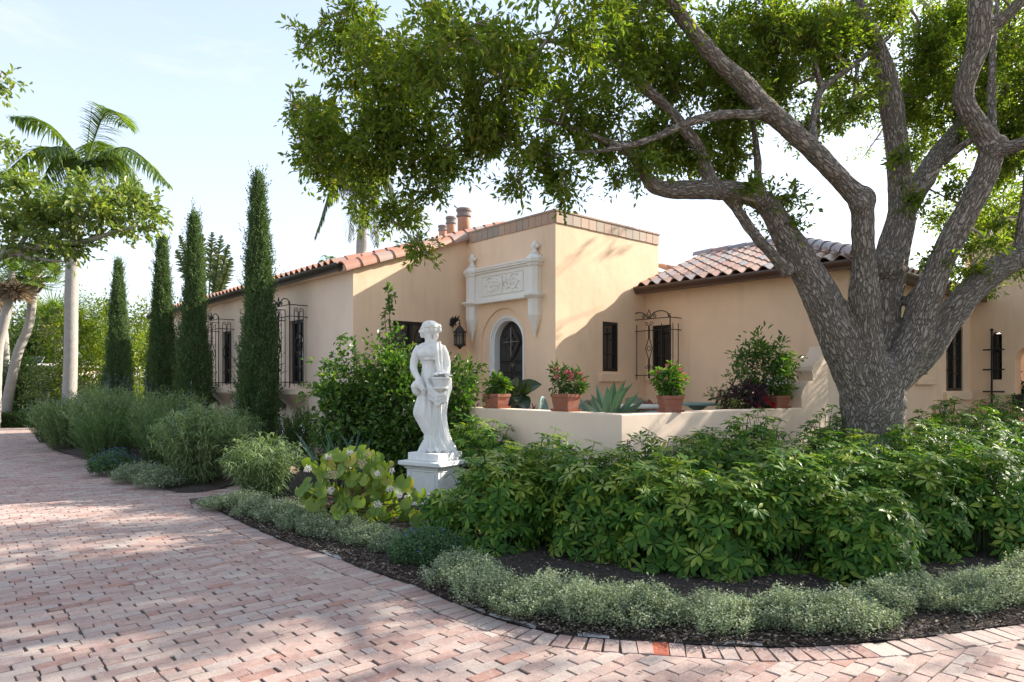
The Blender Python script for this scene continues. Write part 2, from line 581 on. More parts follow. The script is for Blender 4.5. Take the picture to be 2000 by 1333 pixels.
def brick_mat(name):
    m, t, p, o = mat_base(name)
    v = objco(t)
    gco = t.nodes.new('ShaderNodeNewGeometry')
    rnd = rand_mix(t)
    c = ramp(t, rnd, [(0, (.40, .265, .225)), (.14, (.44, .305, .26)), (.30, (.36, .21, .17)), (.45, (.46, .36, .31)), (.58, (.40, .33, .30)),
                      (.70, (.34, .18, .145)), (.80, (.45, .305, .25)), (.90, (.50, .42, .36)), (.955, (.29, .14, .11)), (1, (.40, .175, .115))])
    c = mixc(t, .18, c, (.42, .295, .25))
    n1 = noise_tex(t, 22, 7, .68, gco.outputs['Position'])
    c = mixc(t, mrange(t, n1, .46, .78, 0, .55), c, (.52, .45, .405))       # old mortar haze
    n2 = noise_tex(t, 6.0, 6, .7, gco.outputs['Position'])
    c = mixc(t, mrange(t, n2, .50, .78, 0, .50), c, (.22, .15, .13))         # grime
    sp = noise_tex(t, 130, 3, .6, gco.outputs['Position'])
    c = mixc(t, mrange(t, sp, .60, .66, 0, .7), c, (.09, .06, .05))        # pits
    hs = t.nodes.new('ShaderNodeHueSaturation'); hs.inputs['Saturation'].default_value = .88; hs.inputs['Value'].default_value = .98; t.links.new(c, hs.inputs['Color']); c = hs.outputs['Color']
    t.links.new(c, p.inputs['Base Color'])
    p.inputs['Roughness'].default_value = .82
    p.inputs['Specular IOR Level'].default_value = .3
    b1 = bump(t, n1, .6, .010)
    t.links.new(bump(t, noise_tex(t, 110, 5, .7, gco.outputs['Position']), .8, .005, b1), p.inputs['Normal'])
    return m
M_BRICK = brick_mat('old_paving_brick')
M_JOINT = simple('sandy_joint', (.085, .064, .053), .95, .4, 40, 200, .5, .004)
M_CONC = simple('grey_concrete', (.36, .37, .38), .9, .15, 12, 80, .4, .006)

def mulch_mat():
    m, t, p, o = mat_base('dark_mulch')
    v = objco(t)
    n = noise_tex(t, 38, 8, .72, v)
    c = ramp(t, n, [(.3, (.014, .010, .008)), (.5, (.045, .034, .027)), (.62, (.10, .078, .064)), (.74, (.24, .20, .17))])
    t.links.new(c, p.inputs['Base Color'])
    p.inputs['Roughness'].default_value = .95
    t.links.new(bump(t, n, .9, .03), p.inputs['Normal'])
    return m
M_MULCH = mulch_mat()
M_CHIP = leafmat('bark_chips', [(0, (.03, .021, .016)), (.35, (.085, .062, .047)), (.7, (.17, .13, .10)), (.9, (.30, .25, .20)), (1, (.48, .44, .39))], 0.0, rough=.9, spec=.2)
M_GROUND = simple('far_garden_ground', (.09, .125, .045), .95, .4, .6)

def bark_mat():
    m, t, p, o = mat_base('oak_bark')
    co = t.nodes.new('ShaderNodeTexCoord')
    mpn = t.nodes.new('ShaderNodeMapping'); mpn.inputs['Scale'].default_value = (1, 1, .27)
    # the shading direction runs along the limb: a per-vertex 'along' attribute keeps plates lengthwise
    at = t.nodes.new('ShaderNodeAttribute'); at.attribute_name = 'barkco'
    t.links.new(at.outputs['Vector'], mpn.inputs['Vector'])
    vec = mpn.outputs['Vector']
    nz_ = t.nodes.new('ShaderNodeTexNoise'); nz_.inputs['Scale'].default_value = 14; nz_.inputs['Detail'].default_value = 4
    t.links.new(vec, nz_.inputs['Vector'])
    dv = mixc(t, .06, vec, nz_.outputs['Color'], 'LINEAR_LIGHT')
    vo = t.nodes.new('ShaderNodeTexVoronoi'); vo.feature = 'DISTANCE_TO_EDGE'; vo.inputs['Scale'].default_value = 31
    t.links.new(dv, vo.inputs['Vector'])
    h = mrange(t, vo.outputs['Distance'], 0.0, .20, 0, 1)
    fine = noise_tex(t, 60, 7, .7, vec)
    c = ramp(t, h, [(0, (.215, .178, .15)), (.25, (.285, .242, .207)), (.6, (.355, .31, .272)), (1, (.385, .34, .30))])
    v = objco(t)
    c = mixc(t, mrange(t, noise_tex(t, 2.3, 6, .6, v), .52, .72, 0, .40), c, (.19, .19, .115))      # algae
    c = mixc(t, mrange(t, noise_tex(t, 7.0, 7, .7, v), .60, .68, 0, .5), c, (.46, .46, .43))        # lichen
    c = mixc(t, mrange(t, fine, .38, .62, .6, 0), c, (.12, .098, .08))
    t.links.new(c, p.inputs['Base Color'])
    p.inputs['Roughness'].default_value = .92
    p.inputs['Specular IOR Level'].default_value = .2
    b1 = bump(t, h, 1.0, .030)
    t.links.new(bump(t, fine, .7, .010, b1), p.inputs['Normal'])
    return m
M_BARK = bark_mat()
M_TWIG = simple('brown_twig', (.085, .062, .045), .9, .3, 12, 60, .4, .006)
M_PALMTRUNK = simple('pale_palm_trunk', (.33, .305, .27), .85, .25, 6, 20, .5, .03)

GR = lambda *a: list(a)
M_OAK = leafmat('oak_leaf', GR((0, (.080, .128, .023)), (.35, (.118, .178, .032)), (.7, (.158, .215, .040)), (.93, (.21, .245, .052)), (1, (.28, .24, .06))), .56, (1.6, 1.68, .45), .42, .3)
M_SCHEF = leafmat('umbrella_leaf', GR((0, (.028, .085, .014)), (.4, (.064, .155, .025)), (.8, (.12, .225, .034)), (1, (.23, .30, .046))), .38, (1.6, 1.6, .45), .48, .16)
M_BEGON = leafmat('begonia_leaf', GR((0, (.11, .19, .035)), (.5, (.17, .26, .048)), (.9, (.25, .31, .06)), (1, (.36, .32, .075))), .4, (1.5, 1.45, .4), .4, .35)
M_THYME = leafmat('silver_thyme_leaf', GR((0, (.12, .17, .095)), (.4, (.20, .26, .155)), (.75, (.31, .37, .24)), (1, (.52, .54, .40))), .26, (1.25, 1.3, .8), .6, .2)
M_SALVIA = leafmat('grey_sage_leaf', GR((0, (.13, .205, .085)), (.5, (.195, .28, .125)), (.85, (.27, .35, .18)), (1, (.35, .40, .22))), .36, (1.35, 1.4, .6), .6, .2)
M_ROSE = leafmat('rosemary_leaf', GR((0, (.055, .12, .038)), (.5, (.090, .170, .056)), (1, (.14, .22, .08))), 0.28, (1.4, 1.5, .5), 0.55, 0.3)
M_CYP = leafmat('cypress_scale', GR((0, (.055, .105, .044)), (.5, (.088, .155, .060)), (.88, (.14, .21, .085)), (.97, (.20, .25, .11)), (1, (.20, .15, .08))), 0.22, (1.5, 1.5, .5), 0.6, 0.25)
M_VINE = leafmat('vine_leaf', GR((0, (.042, .100, .022)), (.5, (.070, .155, .030)), (.88, (.115, .21, .040)), (1, (.20, .22, .05))), 0.38, (1.6, 1.7, .45), 0.36, 0.45)
M_LIME = leafmat('lime_leaf', GR((0, (.11, .19, .022)), (.5, (.19, .28, .030)), (1, (.32, .36, .045))), .42, (1.4, 1.3, .4), .45, .35)
M_HEDGE = leafmat('hedge_leaf', GR((0, (.045, .088, .026)), (.6, (.078, .138, .036)), (1, (.125, .19, .05))), 0.3, (1.5, 1.6, .5), 0.5, 0.35)
M_PALEBUSH = leafmat('pale_bush_leaf', GR((0, (.10, .16, .055)), (.6, (.16, .235, .08)), (1, (.24, .30, .11))), .35, (1.3, 1.35, .5), .5, .3)
M_FIG = leafmat('fig_leaf', GR((0, (.10, .165, .04)), (.5, (.16, .235, .055)), (.9, (.23, .29, .08)), (1, (.32, .34, .12))), 0.42, (1.45, 1.4, .5), 0.34, 0.5)
M_PALM = leafmat('palm_leaf', GR((0, (.075, .135, .032)), (.6, (.12, .195, .044)), (1, (.20, .26, .07))), 0.42, (1.5, 1.5, .45), 0.42, 0.4)
M_PALMDK = leafmat('dark_palm_leaf', GR((0, (.045, .070, .030)), (.6, (.075, .105, .045)), (1, (.16, .15, .09))), .3, (1.4, 1.4, .5), .5, .3)
M_DRY = leafmat('dry_palm_leaf', GR((0, (.16, .115, .075)), (.6, (.25, .19, .13)), (1, (.36, .29, .21))), .25, (1.2, 1.1, .8), .8, .2)
M_FARTREE = leafmat('far_tree_leaf', GR((0, (.075, .125, .040)), (.6, (.12, .18, .055)), (1, (.19, .24, .08))), .35, (1.4, 1.4, .5), .5, .3)
M_AGAVE = leafmat('agave_leaf', GR((0, (.045, .10, .065)), (.6, (.07, .14, .09)), (1, (.11, .17, .10))), .12, (1.2, 1.3, .7), .45, .35)
M_DARKLEAF = leafmat('dark_broad_leaf', GR((0, (.016, .036, .014)), (.6, (.028, .055, .020)), (1, (.05, .075, .03))), .15, (1.4, 1.4, .6), .35, .5)
M_PURPLE = leafmat('purple_leaf', GR((0, (.030, .014, .022)), (.6, (.055, .024, .036)), (1, (.085, .045, .05))), .2, (1.3, .8, .9), .45, .4)
M_CALAD = leafmat('caladium_leaf', GR((0, (.20, .24, .15)), (.5, (.30, .30, .22)), (1, (.28, .12, .10))), .35, (1.2, 1.1, .8), .5, .3)
def flower(name, c, var=.2):
    return leafmat(name, [(0, [x * (1 - var) for x in c]), (1, [min(1, x * (1 + var)) for x in c])], .35, (1.1, 1.0, 1.0), .6, .2)
M_FWHITE = flower('white_petal', (.72, .71, .66), .1)
M_FCREAM = leafmat('fading_petal', GR((0, (.66, .60, .48)), (.6, (.60, .47, .33)), (1, (.38, .22, .12))), .3, (1.1, 1.0, .9), .7, .2)
M_FPINK = flower('pink_petal', (.72, .20, .24), .25)
M_FRED = flower('red_petal', (.50, .012, .035), .3)
M_FBLUE = flower('blue_petal', (.13, .20, .62), .25)
M_FLAV = flower('lavender_petal', (.32, .32, .52), .25)
M_STEM = simple('green_stem', (.085, .11, .045), .7, .3, 12)
M_TEAL = simple('verdigris_iron', (.20, .31, .29), .7, .35, 26, 60, .4, .004)
M_TABLETOP = simple('pale_stone_top', (.56, .55, .50), .6, .1, 14)

# ------------------------------------------------------------------ ground, beds, driveway
g = MB()
S_ = 700.0
g.add([(-S_, -60, -.06), (S_, -60, -.06), (S_, 800, -.06), (-S_, 800, -.06)], [[0, 1, 2, 3]])
g.build('ground', M_GROUND, kind='structure')

edge_px = [(404, 978), (412, 990), (450, 1010), (500, 1034), (570, 1064), (630, 1081), (700, 1108), (760, 1128), (830, 1153), (900, 1184), (970, 1209),
           (1045, 1230), (1120, 1243), (1200, 1250), (1280, 1254), (1400, 1262), (1511, 1265), (1615, 1262), (1723, 1254), (1847, 1239), (1920, 1229), (2000, 1219), (2100, 1205), (2240, 1180), (2420, 1140)]
EDGE = [GP(x, y) for x, y in edge_px]
EDGE = [Vector(p) for p in spline([tuple(p) for p in EDGE], 5)]
bed1_back = [GP(2420, 1010), GP(2300, 860)]
bed1_top = [HP(-6, 8.7, 0), HP(-3.85, 8.7, 0), HP(-3.85, 2.6, 0), Vector((3.88, 9.27, 0)), Vector((1.2, 7.57, 0)), Vector((-.83, 10.1, 0)), Vector((-2.2, 11.9, 0)), GP(640, 905), GP(660, 960), GP(610, 998), GP(560, 1003), GP(500, 990), GP(440, 976)]
BED1 = [(p.x, p.y) for p in EDGE] + [(p.x, p.y) for p in bed1_back + bed1_top]
e2px = [(440, 951), (425, 957), (390, 962), (345, 962), (290, 947), (235, 930), (190, 907), (150, 893), (105, 880), (88, 866), (82, 850), (78, 836)]
EDGE2 = [Vector(p) for p in spline([tuple(GP(x, y)) for x, y in e2px], 4)]
BED2 = [(p.x, p.y) for p in EDGE2] + [(HP(18, -2.6, 0).x, HP(18, -2.6, 0).y), (HP(2.5, -2.6, 0).x, HP(2.5, -2.6, 0).y), (GP(640, 893).x, GP(640, 893).y), (GP(560, 938).x, GP(560, 938).y)]
def inside(x, y, poly):
    c = False; n = len(poly); j = n - 1
    for i in range(n):
        xi, yi = poly[i]; xj, yj = poly[j]
        if (yi > y) != (yj > y) and x < (xj - xi) * (y - yi) / (yj - yi) + xi:
            c = not c
        j = i
    return c
def bed_mesh(poly, name):
    """mulch bed: fine grid cut to the outline, heaped unevenly"""
    bm = bmesh.new()
    vs = [bm.verts.new((x, y, 0)) for x, y in poly]
    bm.faces.new(vs)
    bmesh.ops.triangulate(bm, faces=bm.faces[:])
    xs = [p[0] for p in poly]; ys = [p[1] for p in poly]
    for _ in range(6):
        long_e = [e for e in bm.edges if e.calc_length() > .45]
        if not long_e:
            break
        bmesh.ops.subdivide_edges(bm, edges=long_e, cuts=1, use_grid_fill=False)
        bmesh.ops.triangulate(bm, faces=[f for f in bm.faces if len(f.verts) > 3])
    for v in bm.verts:
        e = min((Vector((v.co.x, v.co.y, 0)) - p).length for p in (EDGE + EDGE2))
        v.co.z = .006 + min(e, .5) * .10 + .012 * mnoise.noise(v.co * 3.1)
    me = bpy.data.meshes.new(name); bm.to_mesh(me); bm.free()
    me.materials.append(M_MULCH); shade_smooth(me)
    return me
link('planting_bed', bed_mesh(BED1, 'planting_bed'), kind='structure')
link('planting_bed', bed_mesh(BED2, 'planting_bed'), kind='structure')

# bark chips and fallen leaves strewn on the beds
ch = MB()
pts = []
for p, q in zip(EDGE[:-1], EDGE[1:]):
    d = (q - p); nrm = Vector((-d.y, d.x, 0)).normalized()
    if not (-1200 < 0 or True): pass
    k = int(d.length * 1300)
    for _ in range(k):
        w = abs(random.gauss(0, .34)) + .01 if random.random() < .6 else random.random() * .16
        c = p + d * random.random() + nrm * w
        pts.append(c)
dens = [(GP(900, 1150), .8, 500), (GP(1130, 1090), .7, 700), (GP(1500, 1150), .6, 900), (GP(1880, 1150), .6, 700), (GP(620, 1010), .5, 350)]
for c, r_, k in dens:
    for _ in range(k):
        pts.append(c + Vector((random.gauss(0, r_), random.gauss(0, r_ * .6), 0)))
pts = [p for p in pts if inside(p.x, p.y, BED1) and p.x < 6 and p.y < 10]
P_ = np.array([(p.x, p.y, 0) for p in pts])
ed = np.array([min((Vector((p[0], p[1], 0)) - e).length for e in EDGE[::2]) for p in P_])
P_[:, 2] = .012 + np.minimum(ed, .5) * .10 + RNG.random(len(P_)) * .012
a_ = RNG.random(len(P_)) * 2 * PI
leaves(ch, LEAF2, P_, np.stack([np.cos(a_), np.sin(a_), RNG.normal(size=len(P_)) * .25], 1), np.stack([RNG.normal(size=len(P_)) * .4, RNG.normal(size=len(P_)) * .4, np.ones(len(P_))], 1),
       .018 + .035 * RNG.random(len(P_)) ** 2, .006 + .012 * RNG.random(len(P_)))
ch.build('bark_chips', M_CHIP, kind='stuff')

# driveway -----------------------------------------------------------------
dr = MB()
gx = np.linspace(-32, 14, 70); gy = np.linspace(.3, 24.6, 50)
XX, YY = np.meshgrid(gx, gy)
nx, ny = len(gx), len(gy)
ii = (np.arange(ny - 1)[:, None] * nx + np.arange(nx - 1)[None]).ravel()
dr.add(np.stack([XX.ravel(), YY.ravel(), np.full(XX.size, -.0075)], 1), np.stack([ii, ii + 1, ii + nx + 1, ii + nx], 1))
driveway = dr.build('driveway', M_JOINT, kind='structure')
def paved_mat():
    m, t, p, o = mat_base('paving_out_of_view')
    br_ = t.nodes.new('ShaderNodeTexBrick'); br_.inputs['Scale'].default_value = 1.0
    br_.inputs['Brick Width'].default_value = .208; br_.inputs['Row Height'].default_value = .0955; br_.inputs['Mortar Size'].default_value = .004
    br_.inputs['Color1'].default_value = (.44, .31, .26, 1); br_.inputs['Color2'].default_value = (.36, .22, .18, 1); br_.inputs['Mortar'].default_value = (.06, .045, .036, 1)
    mp_ = t.nodes.new('ShaderNodeMapping'); mp_.inputs['Rotation'].default_value = (0, 0, -math.atan2(E2.y, E2.x))
    tc_ = t.nodes.new('ShaderNodeTexCoord')
    t.links.new(tc_.outputs['Object'], mp_.inputs['Vector']); t.links.new(mp_.outputs['Vector'], br_.inputs['Vector'])
    t.links.new(br_.outputs['Color'], p.inputs['Base Color']); p.inputs['Roughness'].default_value = .85
    return m
MB().add([(-32, -16, -.004), (14, -16, -.004), (14, 1.0, -.004), (-32, 1.0, -.004)], [[0, 1, 2, 3]]).build('paving', paved_mat(), driveway)
# leaves dropped on the bricks
fl_ = MB(); n_ = 130
fx = RNG.random(n_); fy = 2.6 + 7 * RNG.random(n_) ** 1.4
fp = np.stack([(fx * 2.0 - 1.0) * .75 * fy - .5, fy, np.full(n_, .006)], 1)
fp = np.array([p for p in fp if not inside(p[0], p[1], BED1) and not inside(p[0], p[1], BED2)])
aa_ = RNG.random(len(fp)) * 2 * PI
leaves(fl_, LEAF2, fp, np.stack([np.cos(aa_), np.sin(aa_), RNG.normal(size=len(fp)) * .1 + .08], 1), np.stack([RNG.normal(size=len(fp)) * .3, RNG.normal(size=len(fp)) * .3, np.ones(len(fp))], 1), .03 + .03 * RNG.random(len(fp)), .014)
fl_.build('fallen_leaves', leafmat('dry_leaf', [(0, (.10, .06, .03)), (.5, (.20, .13, .05)), (.8, (.26, .22, .07)), (1, (.10, .14, .04))], .1, rough=.7), kind='stuff')

def octbrick(l, w, rng, chip=.0045, simple_=False):
    """worn brick, top centre at the origin: chamfered, corners rounded unevenly"""
    hl, hw = l / 2, w / 2
    cs = [chip * (.5 + 1.4 * rng.random()) for _ in range(4)]
    o = []
    for (sx, sy), c in zip(((-1, -1), (1, -1), (1, 1), (-1, 1)), cs):
        j = lambda: (rng.random() - .5) * .005
        if (sx * sy) > 0:
            o += [(sx * hl + j(), sy * (hw - c)), (sx * (hl - c), sy * hw + j())]
        else:
            o += [(sx * (hl - c), sy * hw + j()), (sx * hl + j(), sy * (hw - c))]
    n = len(o)
    ins = .0016
    v = [(x, y, -.05) for x, y in o] + [(x, y, -.0022) for x, y in o] + [(x * (1 - ins / hl), y * (1 - ins / hw), (rng.random() - .5) * .002) for x, y in o]
    q = [[k, (k + 1) % n, n + (k + 1) % n, n + k] for k in range(n)] + [[n + k, n + (k + 1) % n, 2 * n + (k + 1) % n, 2 * n + k] for k in range(n)]
    return v, q, [[2 * n + k for k in range(n)]]
BR_L, BR_W, PL, PW = .1835, .0846, .1895, .0875
brick_meshes = []
for k in range(8):
    b = MB(); b.add(*octbrick(BR_L - .006 * random.random(), BR_W - .004 * random.random(), random)); brick_meshes.append(b.mesh('brick', M_BRICK))
BV = []; 
for k in range(8):
    v, q, t_ = octbrick(BR_L, BR_W, random)
    BV.append((np.array(v, np.float32), q, t_))
def clip_half(poly, p, nrm):
    """keep the side of the line through p with normal nrm where (x-p).n < 0"""
    out = []
    for i in range(len(poly)):
        a, b = poly[i], poly[(i + 1) % len(poly)]
        da = (a[0] - p[0]) * nrm[0] + (a[1] - p[1]) * nrm[1]; db = (b[0] - p[0]) * nrm[0] + (b[1] - p[1]) * nrm[1]
        if da < 0: out.append(a)
        if (da < 0) != (db < 0):
            t = da / (da - db)
            out.append((a[0] + (b[0] - a[0]) * t, a[1] + (b[1] - a[1]) * t))
    return out
def poly_brick(mbd, poly, z):
    n = len(poly)
    cx = sum(p[0] for p in poly) / n; cy = sum(p[1] for p in poly) / n
    v = [(x, y, z - .05) for x, y in poly] + [(x, y, z - .004) for x, y in poly] + [(cx + (x - cx) * .965, cy + (y - cy) * .965, z) for x, y in poly]
    mbd.add(v, [[k, (k + 1) % n, n + (k + 1) % n, n + k] for k in range(n)] + [[n + k, n + (k + 1) % n, 2 * n + (k + 1) % n, 2 * n + k] for k in range(n)], [[2 * n + k for k in range(n)]])

SOLD = .192
SEGN = np.array([(p.x, p.y) for p in EDGE])
SEG2 = np.array([(p.x, p.y) for p in EDGE2])
def edge_dist(x, y, S):
    A = S[:-1]; B = S[1:]; d = B - A
    t = np.clip(((x - A[:, 0]) * d[:, 0] + (y - A[:, 1]) * d[:, 1]) / np.maximum(1e-9, (d ** 2).sum(1)), 0, 1)
    q = A + d * t[:, None]
    r = np.hypot(x - q[:, 0], y - q[:, 1])
    i = int(r.argmin())
    nn = np.array([-d[i, 1], d[i, 0]]); nn /= np.linalg.norm(nn)       # left of travel = bed side for EDGE
    return float(r[i]), q[i], nn
# the seam on the right where the field turns
seam_a, seam_b = GP(1995, 1243), GP(1860, 1345)
sd_ = (seam_b - seam_a).normalized(); SEAM_N = (sd_.y * 1.0, -sd_.x)
if (GP(2100, 1333).x - seam_a.x) * SEAM_N[0] + (GP(2100, 1333).y - seam_a.y) * SEAM_N[1] < 0:
    SEAM_N = (-SEAM_N[0], -SEAM_N[1])
near_list = []; field = MB()
def visible(x, y):
    if y < 1.0: return False
    px = 1000 + FPX * x / y; py = HOR + FPX * EYE / y
    return -160 - 300 / y < px < 2160 + 300 / y and py < 1480
def lay(origin, ux, uy, test, imax, jmax):
    for j in range(-jmax, jmax):
        off = (j % 2) * PL * .5 + random.gauss(0, .012)
        for i in range(-imax, imax):
            l = PL
            c = origin + ux * (i * PL + off + random.gauss(0, .003)) + uy * (j * PW + random.gauss(0, .0015))
            if not visible(c.x, c.y) or c.y > 23.4: continue
            if not test(c): continue
            d1, q1, n1 = edge_dist(c.x, c.y, SEGN)
            in1 = inside(c.x, c.y, BED1); in2 = inside(c.x, c.y, BED2)
            if (in1 or in2): continue
            ang = math.atan2(ux.y, ux.x) + random.gauss(0, .012)
            z = max(-.003, min(.004, random.gauss(0, .0018)))
            if in1: continue
            front = (c - Vector((q1[0], q1[1], 0))).dot(Vector((n1[0], n1[1], 0))) < 0
            lim = SOLD + .005
            if front and d1 < lim + .11:
                if d1 < lim - .10: continue
                cs, sn = math.cos(ang), math.sin(ang)
                poly = [(c.x + cs * a * BR_L / 2 - sn * b * BR_W / 2, c.y + sn * a * BR_L / 2 + cs * b * BR_W / 2) for a, b in ((-1, -1), (1, -1), (1, 1), (-1, 1))]
                poly = clip_half(poly, (q1[0] - n1[0] * lim, q1[1] - n1[1] * lim), (n1[0], n1[1]))
                if len(poly) >= 3:
                    ar = abs(sum(poly[k][0] * poly[(k + 1) % len(poly)][1] - poly[(k + 1) % len(poly)][0] * poly[k][1] for k in range(len(poly)))) / 2
                    if ar > .0012: poly_brick(field, poly, z)
                continue
            if random.random() < .07:            # a pair of bats instead of a whole brick
                cut = random.uniform(.36, .62)
                for a0, l0 in ((-.5 + cut / 2, cut), (cut / 2, 1 - cut)):
                    q_ = c + ux * (a0 * BR_L)
                    near_list.append((q_.x, q_.y, z + random.gauss(0, .002), ang + random.gauss(0, .03), l0 - .03))
            else:
                near_list.append((c.x, c.y, z, ang, random.uniform(.965, 1.012)))
lay(Vector((-3.0, 6.0, 0)), E2, E1, lambda c: (c.x - seam_a.x) * SEAM_N[0] + (c.y - seam_a.y) * SEAM_N[1] < .03, 165, 360)
lay(Vector((3.0, 3.4, 0)), E1, E2, lambda c: (c.x - seam_a.x) * SEAM_N[0] + (c.y - seam_a.y) * SEAM_N[1] > .015 and c.y < 6 and c.x < 6, 30, 60)
near_list.sort(key=lambda t: t[1] + .12 * abs(t[0]))
def on_screen(t):
    px = 1000 + FPX * t[0] / t[1]; py = HOR + FPX * EYE / t[1]
    return -10 < px < 2010 and py < 1340
singles = [t for t in near_list if on_screen(t)][:300]
sset = set(singles)
for t in singles:
    q = Matrix.Rotation(t[3], 3, 'Z') @ Matrix.Rotation(random.gauss(0, .012), 3, 'X') @ Matrix.Rotation(random.gauss(0, .008), 3, 'Y')
    loose('brick', random.choice(brick_meshes), driveway, (t[0], t[1], t[2]), q.to_quaternion(), (t[4], random.uniform(.97, 1.02), 1))
rest = [t for t in near_list if t not in sset]
A_ = np.array(rest)
kind_ = RNG.integers(0, 8, len(A_))
for k in range(8):
    S = A_[kind_ == k]
    if not len(S): continue
    v, q, t_ = BV[k]
    cs, sn = np.cos(S[:, 3]), np.sin(S[:, 3])
    tilt = np.clip(RNG.normal(size=(len(S), 2)) * .012, -.02, .02)
    X = v[None, :, 0] * S[:, 4:5]; Yv = v[None, :, 1] * np.ones((len(S), 1)); Z = v[None, :, 2] + tilt[:, :1] * X + tilt[:, 1:] * Yv
    V = np.stack([S[:, :1] + cs[:, None] * X - sn[:, None] * Yv, S[:, 1:2] + sn[:, None] * X + cs[:, None] * Yv, S[:, 2:3] + Z], -1)
    base = np.arange(len(S)) * len(v)
    field.add(V.reshape(-1, 3), (np.array(q)[None] + base[:, None, None]).reshape(-1, 4), (np.array(t_)[None] + base[:, None, None]).reshape(-1, 8))
field.build('brick_field', M_BRICK, driveway, kind='stuff')

# soldier course along the bed
arc = [0.0]
for p, q in zip(EDGE[:-1], EDGE[1:]):
    arc.append(arc[-1] + (q - p).length)
def along(s, P, arc_):
    for i in range(len(P) - 1):
        if arc_[i + 1] >= s:
            t = (s - arc_[i]) / max(1e-9, arc_[i + 1] - arc_[i])
            d = (P[i + 1] - P[i]).normalized()
            return P[i].lerp(P[i + 1], t), d
    return P[-1], (P[-1] - P[-2]).normalized()
red_s = None; best = 9
s = .25
sold = []
while s < arc[-1] - .2:
    p, d = along(s, EDGE, arc)
    sold.append((s, p, d)); s += .0915
redx = GP(1292, 1268)
for s, p, d in sold:
    nrm = Vector((d.y, -d.x, 0))
    c = p + nrm * (SOLD / 2 + random.gauss(0, .003))
    if not visible(c.x, c.y): continue
    ang = math.atan2(nrm.y, nrm.x) + random.gauss(0, .03)
    b = loose('edging_brick', random.choice(brick_meshes), driveway, (c.x, c.y, random.gauss(.002, .002)), Matrix.Rotation(ang, 3, 'Z').to_quaternion(), (1.01, 1.02, 1))
    dd = (c - redx).length
    if dd < best:
        best = dd; red_s = b
M_REDBRICK = simple('red_brick', (.34, .085, .045), .85, .2, 30, 120, .4, .003)
rb = MB(); rb.add(*octbrick(.19, .088, random)); red_s.data = rb.mesh('red_brick', M_REDBRICK); red_s['label'] = 'bright red paving brick in the border course'
# grey concrete haunching that shows in a few places behind the course
for x0, x1 in ((620, 665), (900, 945), (955, 1045), (1128, 1190), (1392, 1490)):
    cm = MB()
    A_e = []; B_e = []
    for t in np.linspace(0, 1, 7):
        x = x0 + (x1 - x0) * t
        y = np.interp(x, [p[0] for p in edge_px], [p[1] for p in edge_px])
        p = GP(x, y)
        _, q, nn = edge_dist(p.x, p.y, SEGN)
        A_e.append(Vector((p.x + nn[0] * .002, p.y + nn[1] * .002, .004)))
        B_e.append(Vector((p.x + nn[0] * (.012 + .03 * math.sin(t * PI) ** .5), p.y + nn[1] * (.012 + .03 * math.sin(t * PI) ** .5), .016)))
    cm.strip(A_e, B_e)
    cm.build('concrete_haunch', M_CONC, driveway)
# ------------------------------------------------------------------ the house
house = thing('house', 'peach stucco house with red barrel tile roofs and a square entrance tower', 'house', HP(0, 0, 0))
AF = 2.451                                    # left corner of the tower front / plane of the gable
BG = -2.49                                    # plane of the long left facade
BR = 2.505                                    # plane of the right wing wall
AR = -3.80                                    # plane of the right side wall
BK = 8.78                                     # plane of the far right wall
ZT = 4.485                                    # top of the tower parapet

def holed(mb, P, U, Vv, W_, u0, u1, v0, v1, holes, depth):
    """wall sheet with rectangular holes and their reveals; W_ points inwards"""
    us = sorted({u0, u1} | {h[0] for h in holes} | {h[1] for h in holes})
    vs = sorted({v0, v1} | {h[2] for h in holes} | {h[3] for h in holes})
    pt = lambda u, v, w=0: tuple(P + U * u + Vv * v + W_ * w)
    for i in range(len(us) - 1):
        for j in range(len(vs) - 1):
            cu, cv = (us[i] + us[i + 1]) / 2, (vs[j] + vs[j + 1]) / 2
            if any(h[0] < cu < h[1] and h[2] < cv < h[3] for h in holes): continue
            mb.add([pt(us[i], vs[j]), pt(us[i + 1], vs[j]), pt(us[i + 1], vs[j + 1]), pt(us[i], vs[j + 1])], [[0, 1, 2, 3]])
    for a, b, c, d in holes:
        for (p, q) in (((a, c), (b, c)), ((b, c), (b, d)), ((b, d), (a, d)), ((a, d), (a, c))):
            mb.add([pt(*p), pt(*q), pt(*q, depth), pt(*p, depth)], [[0, 1, 2, 3]])

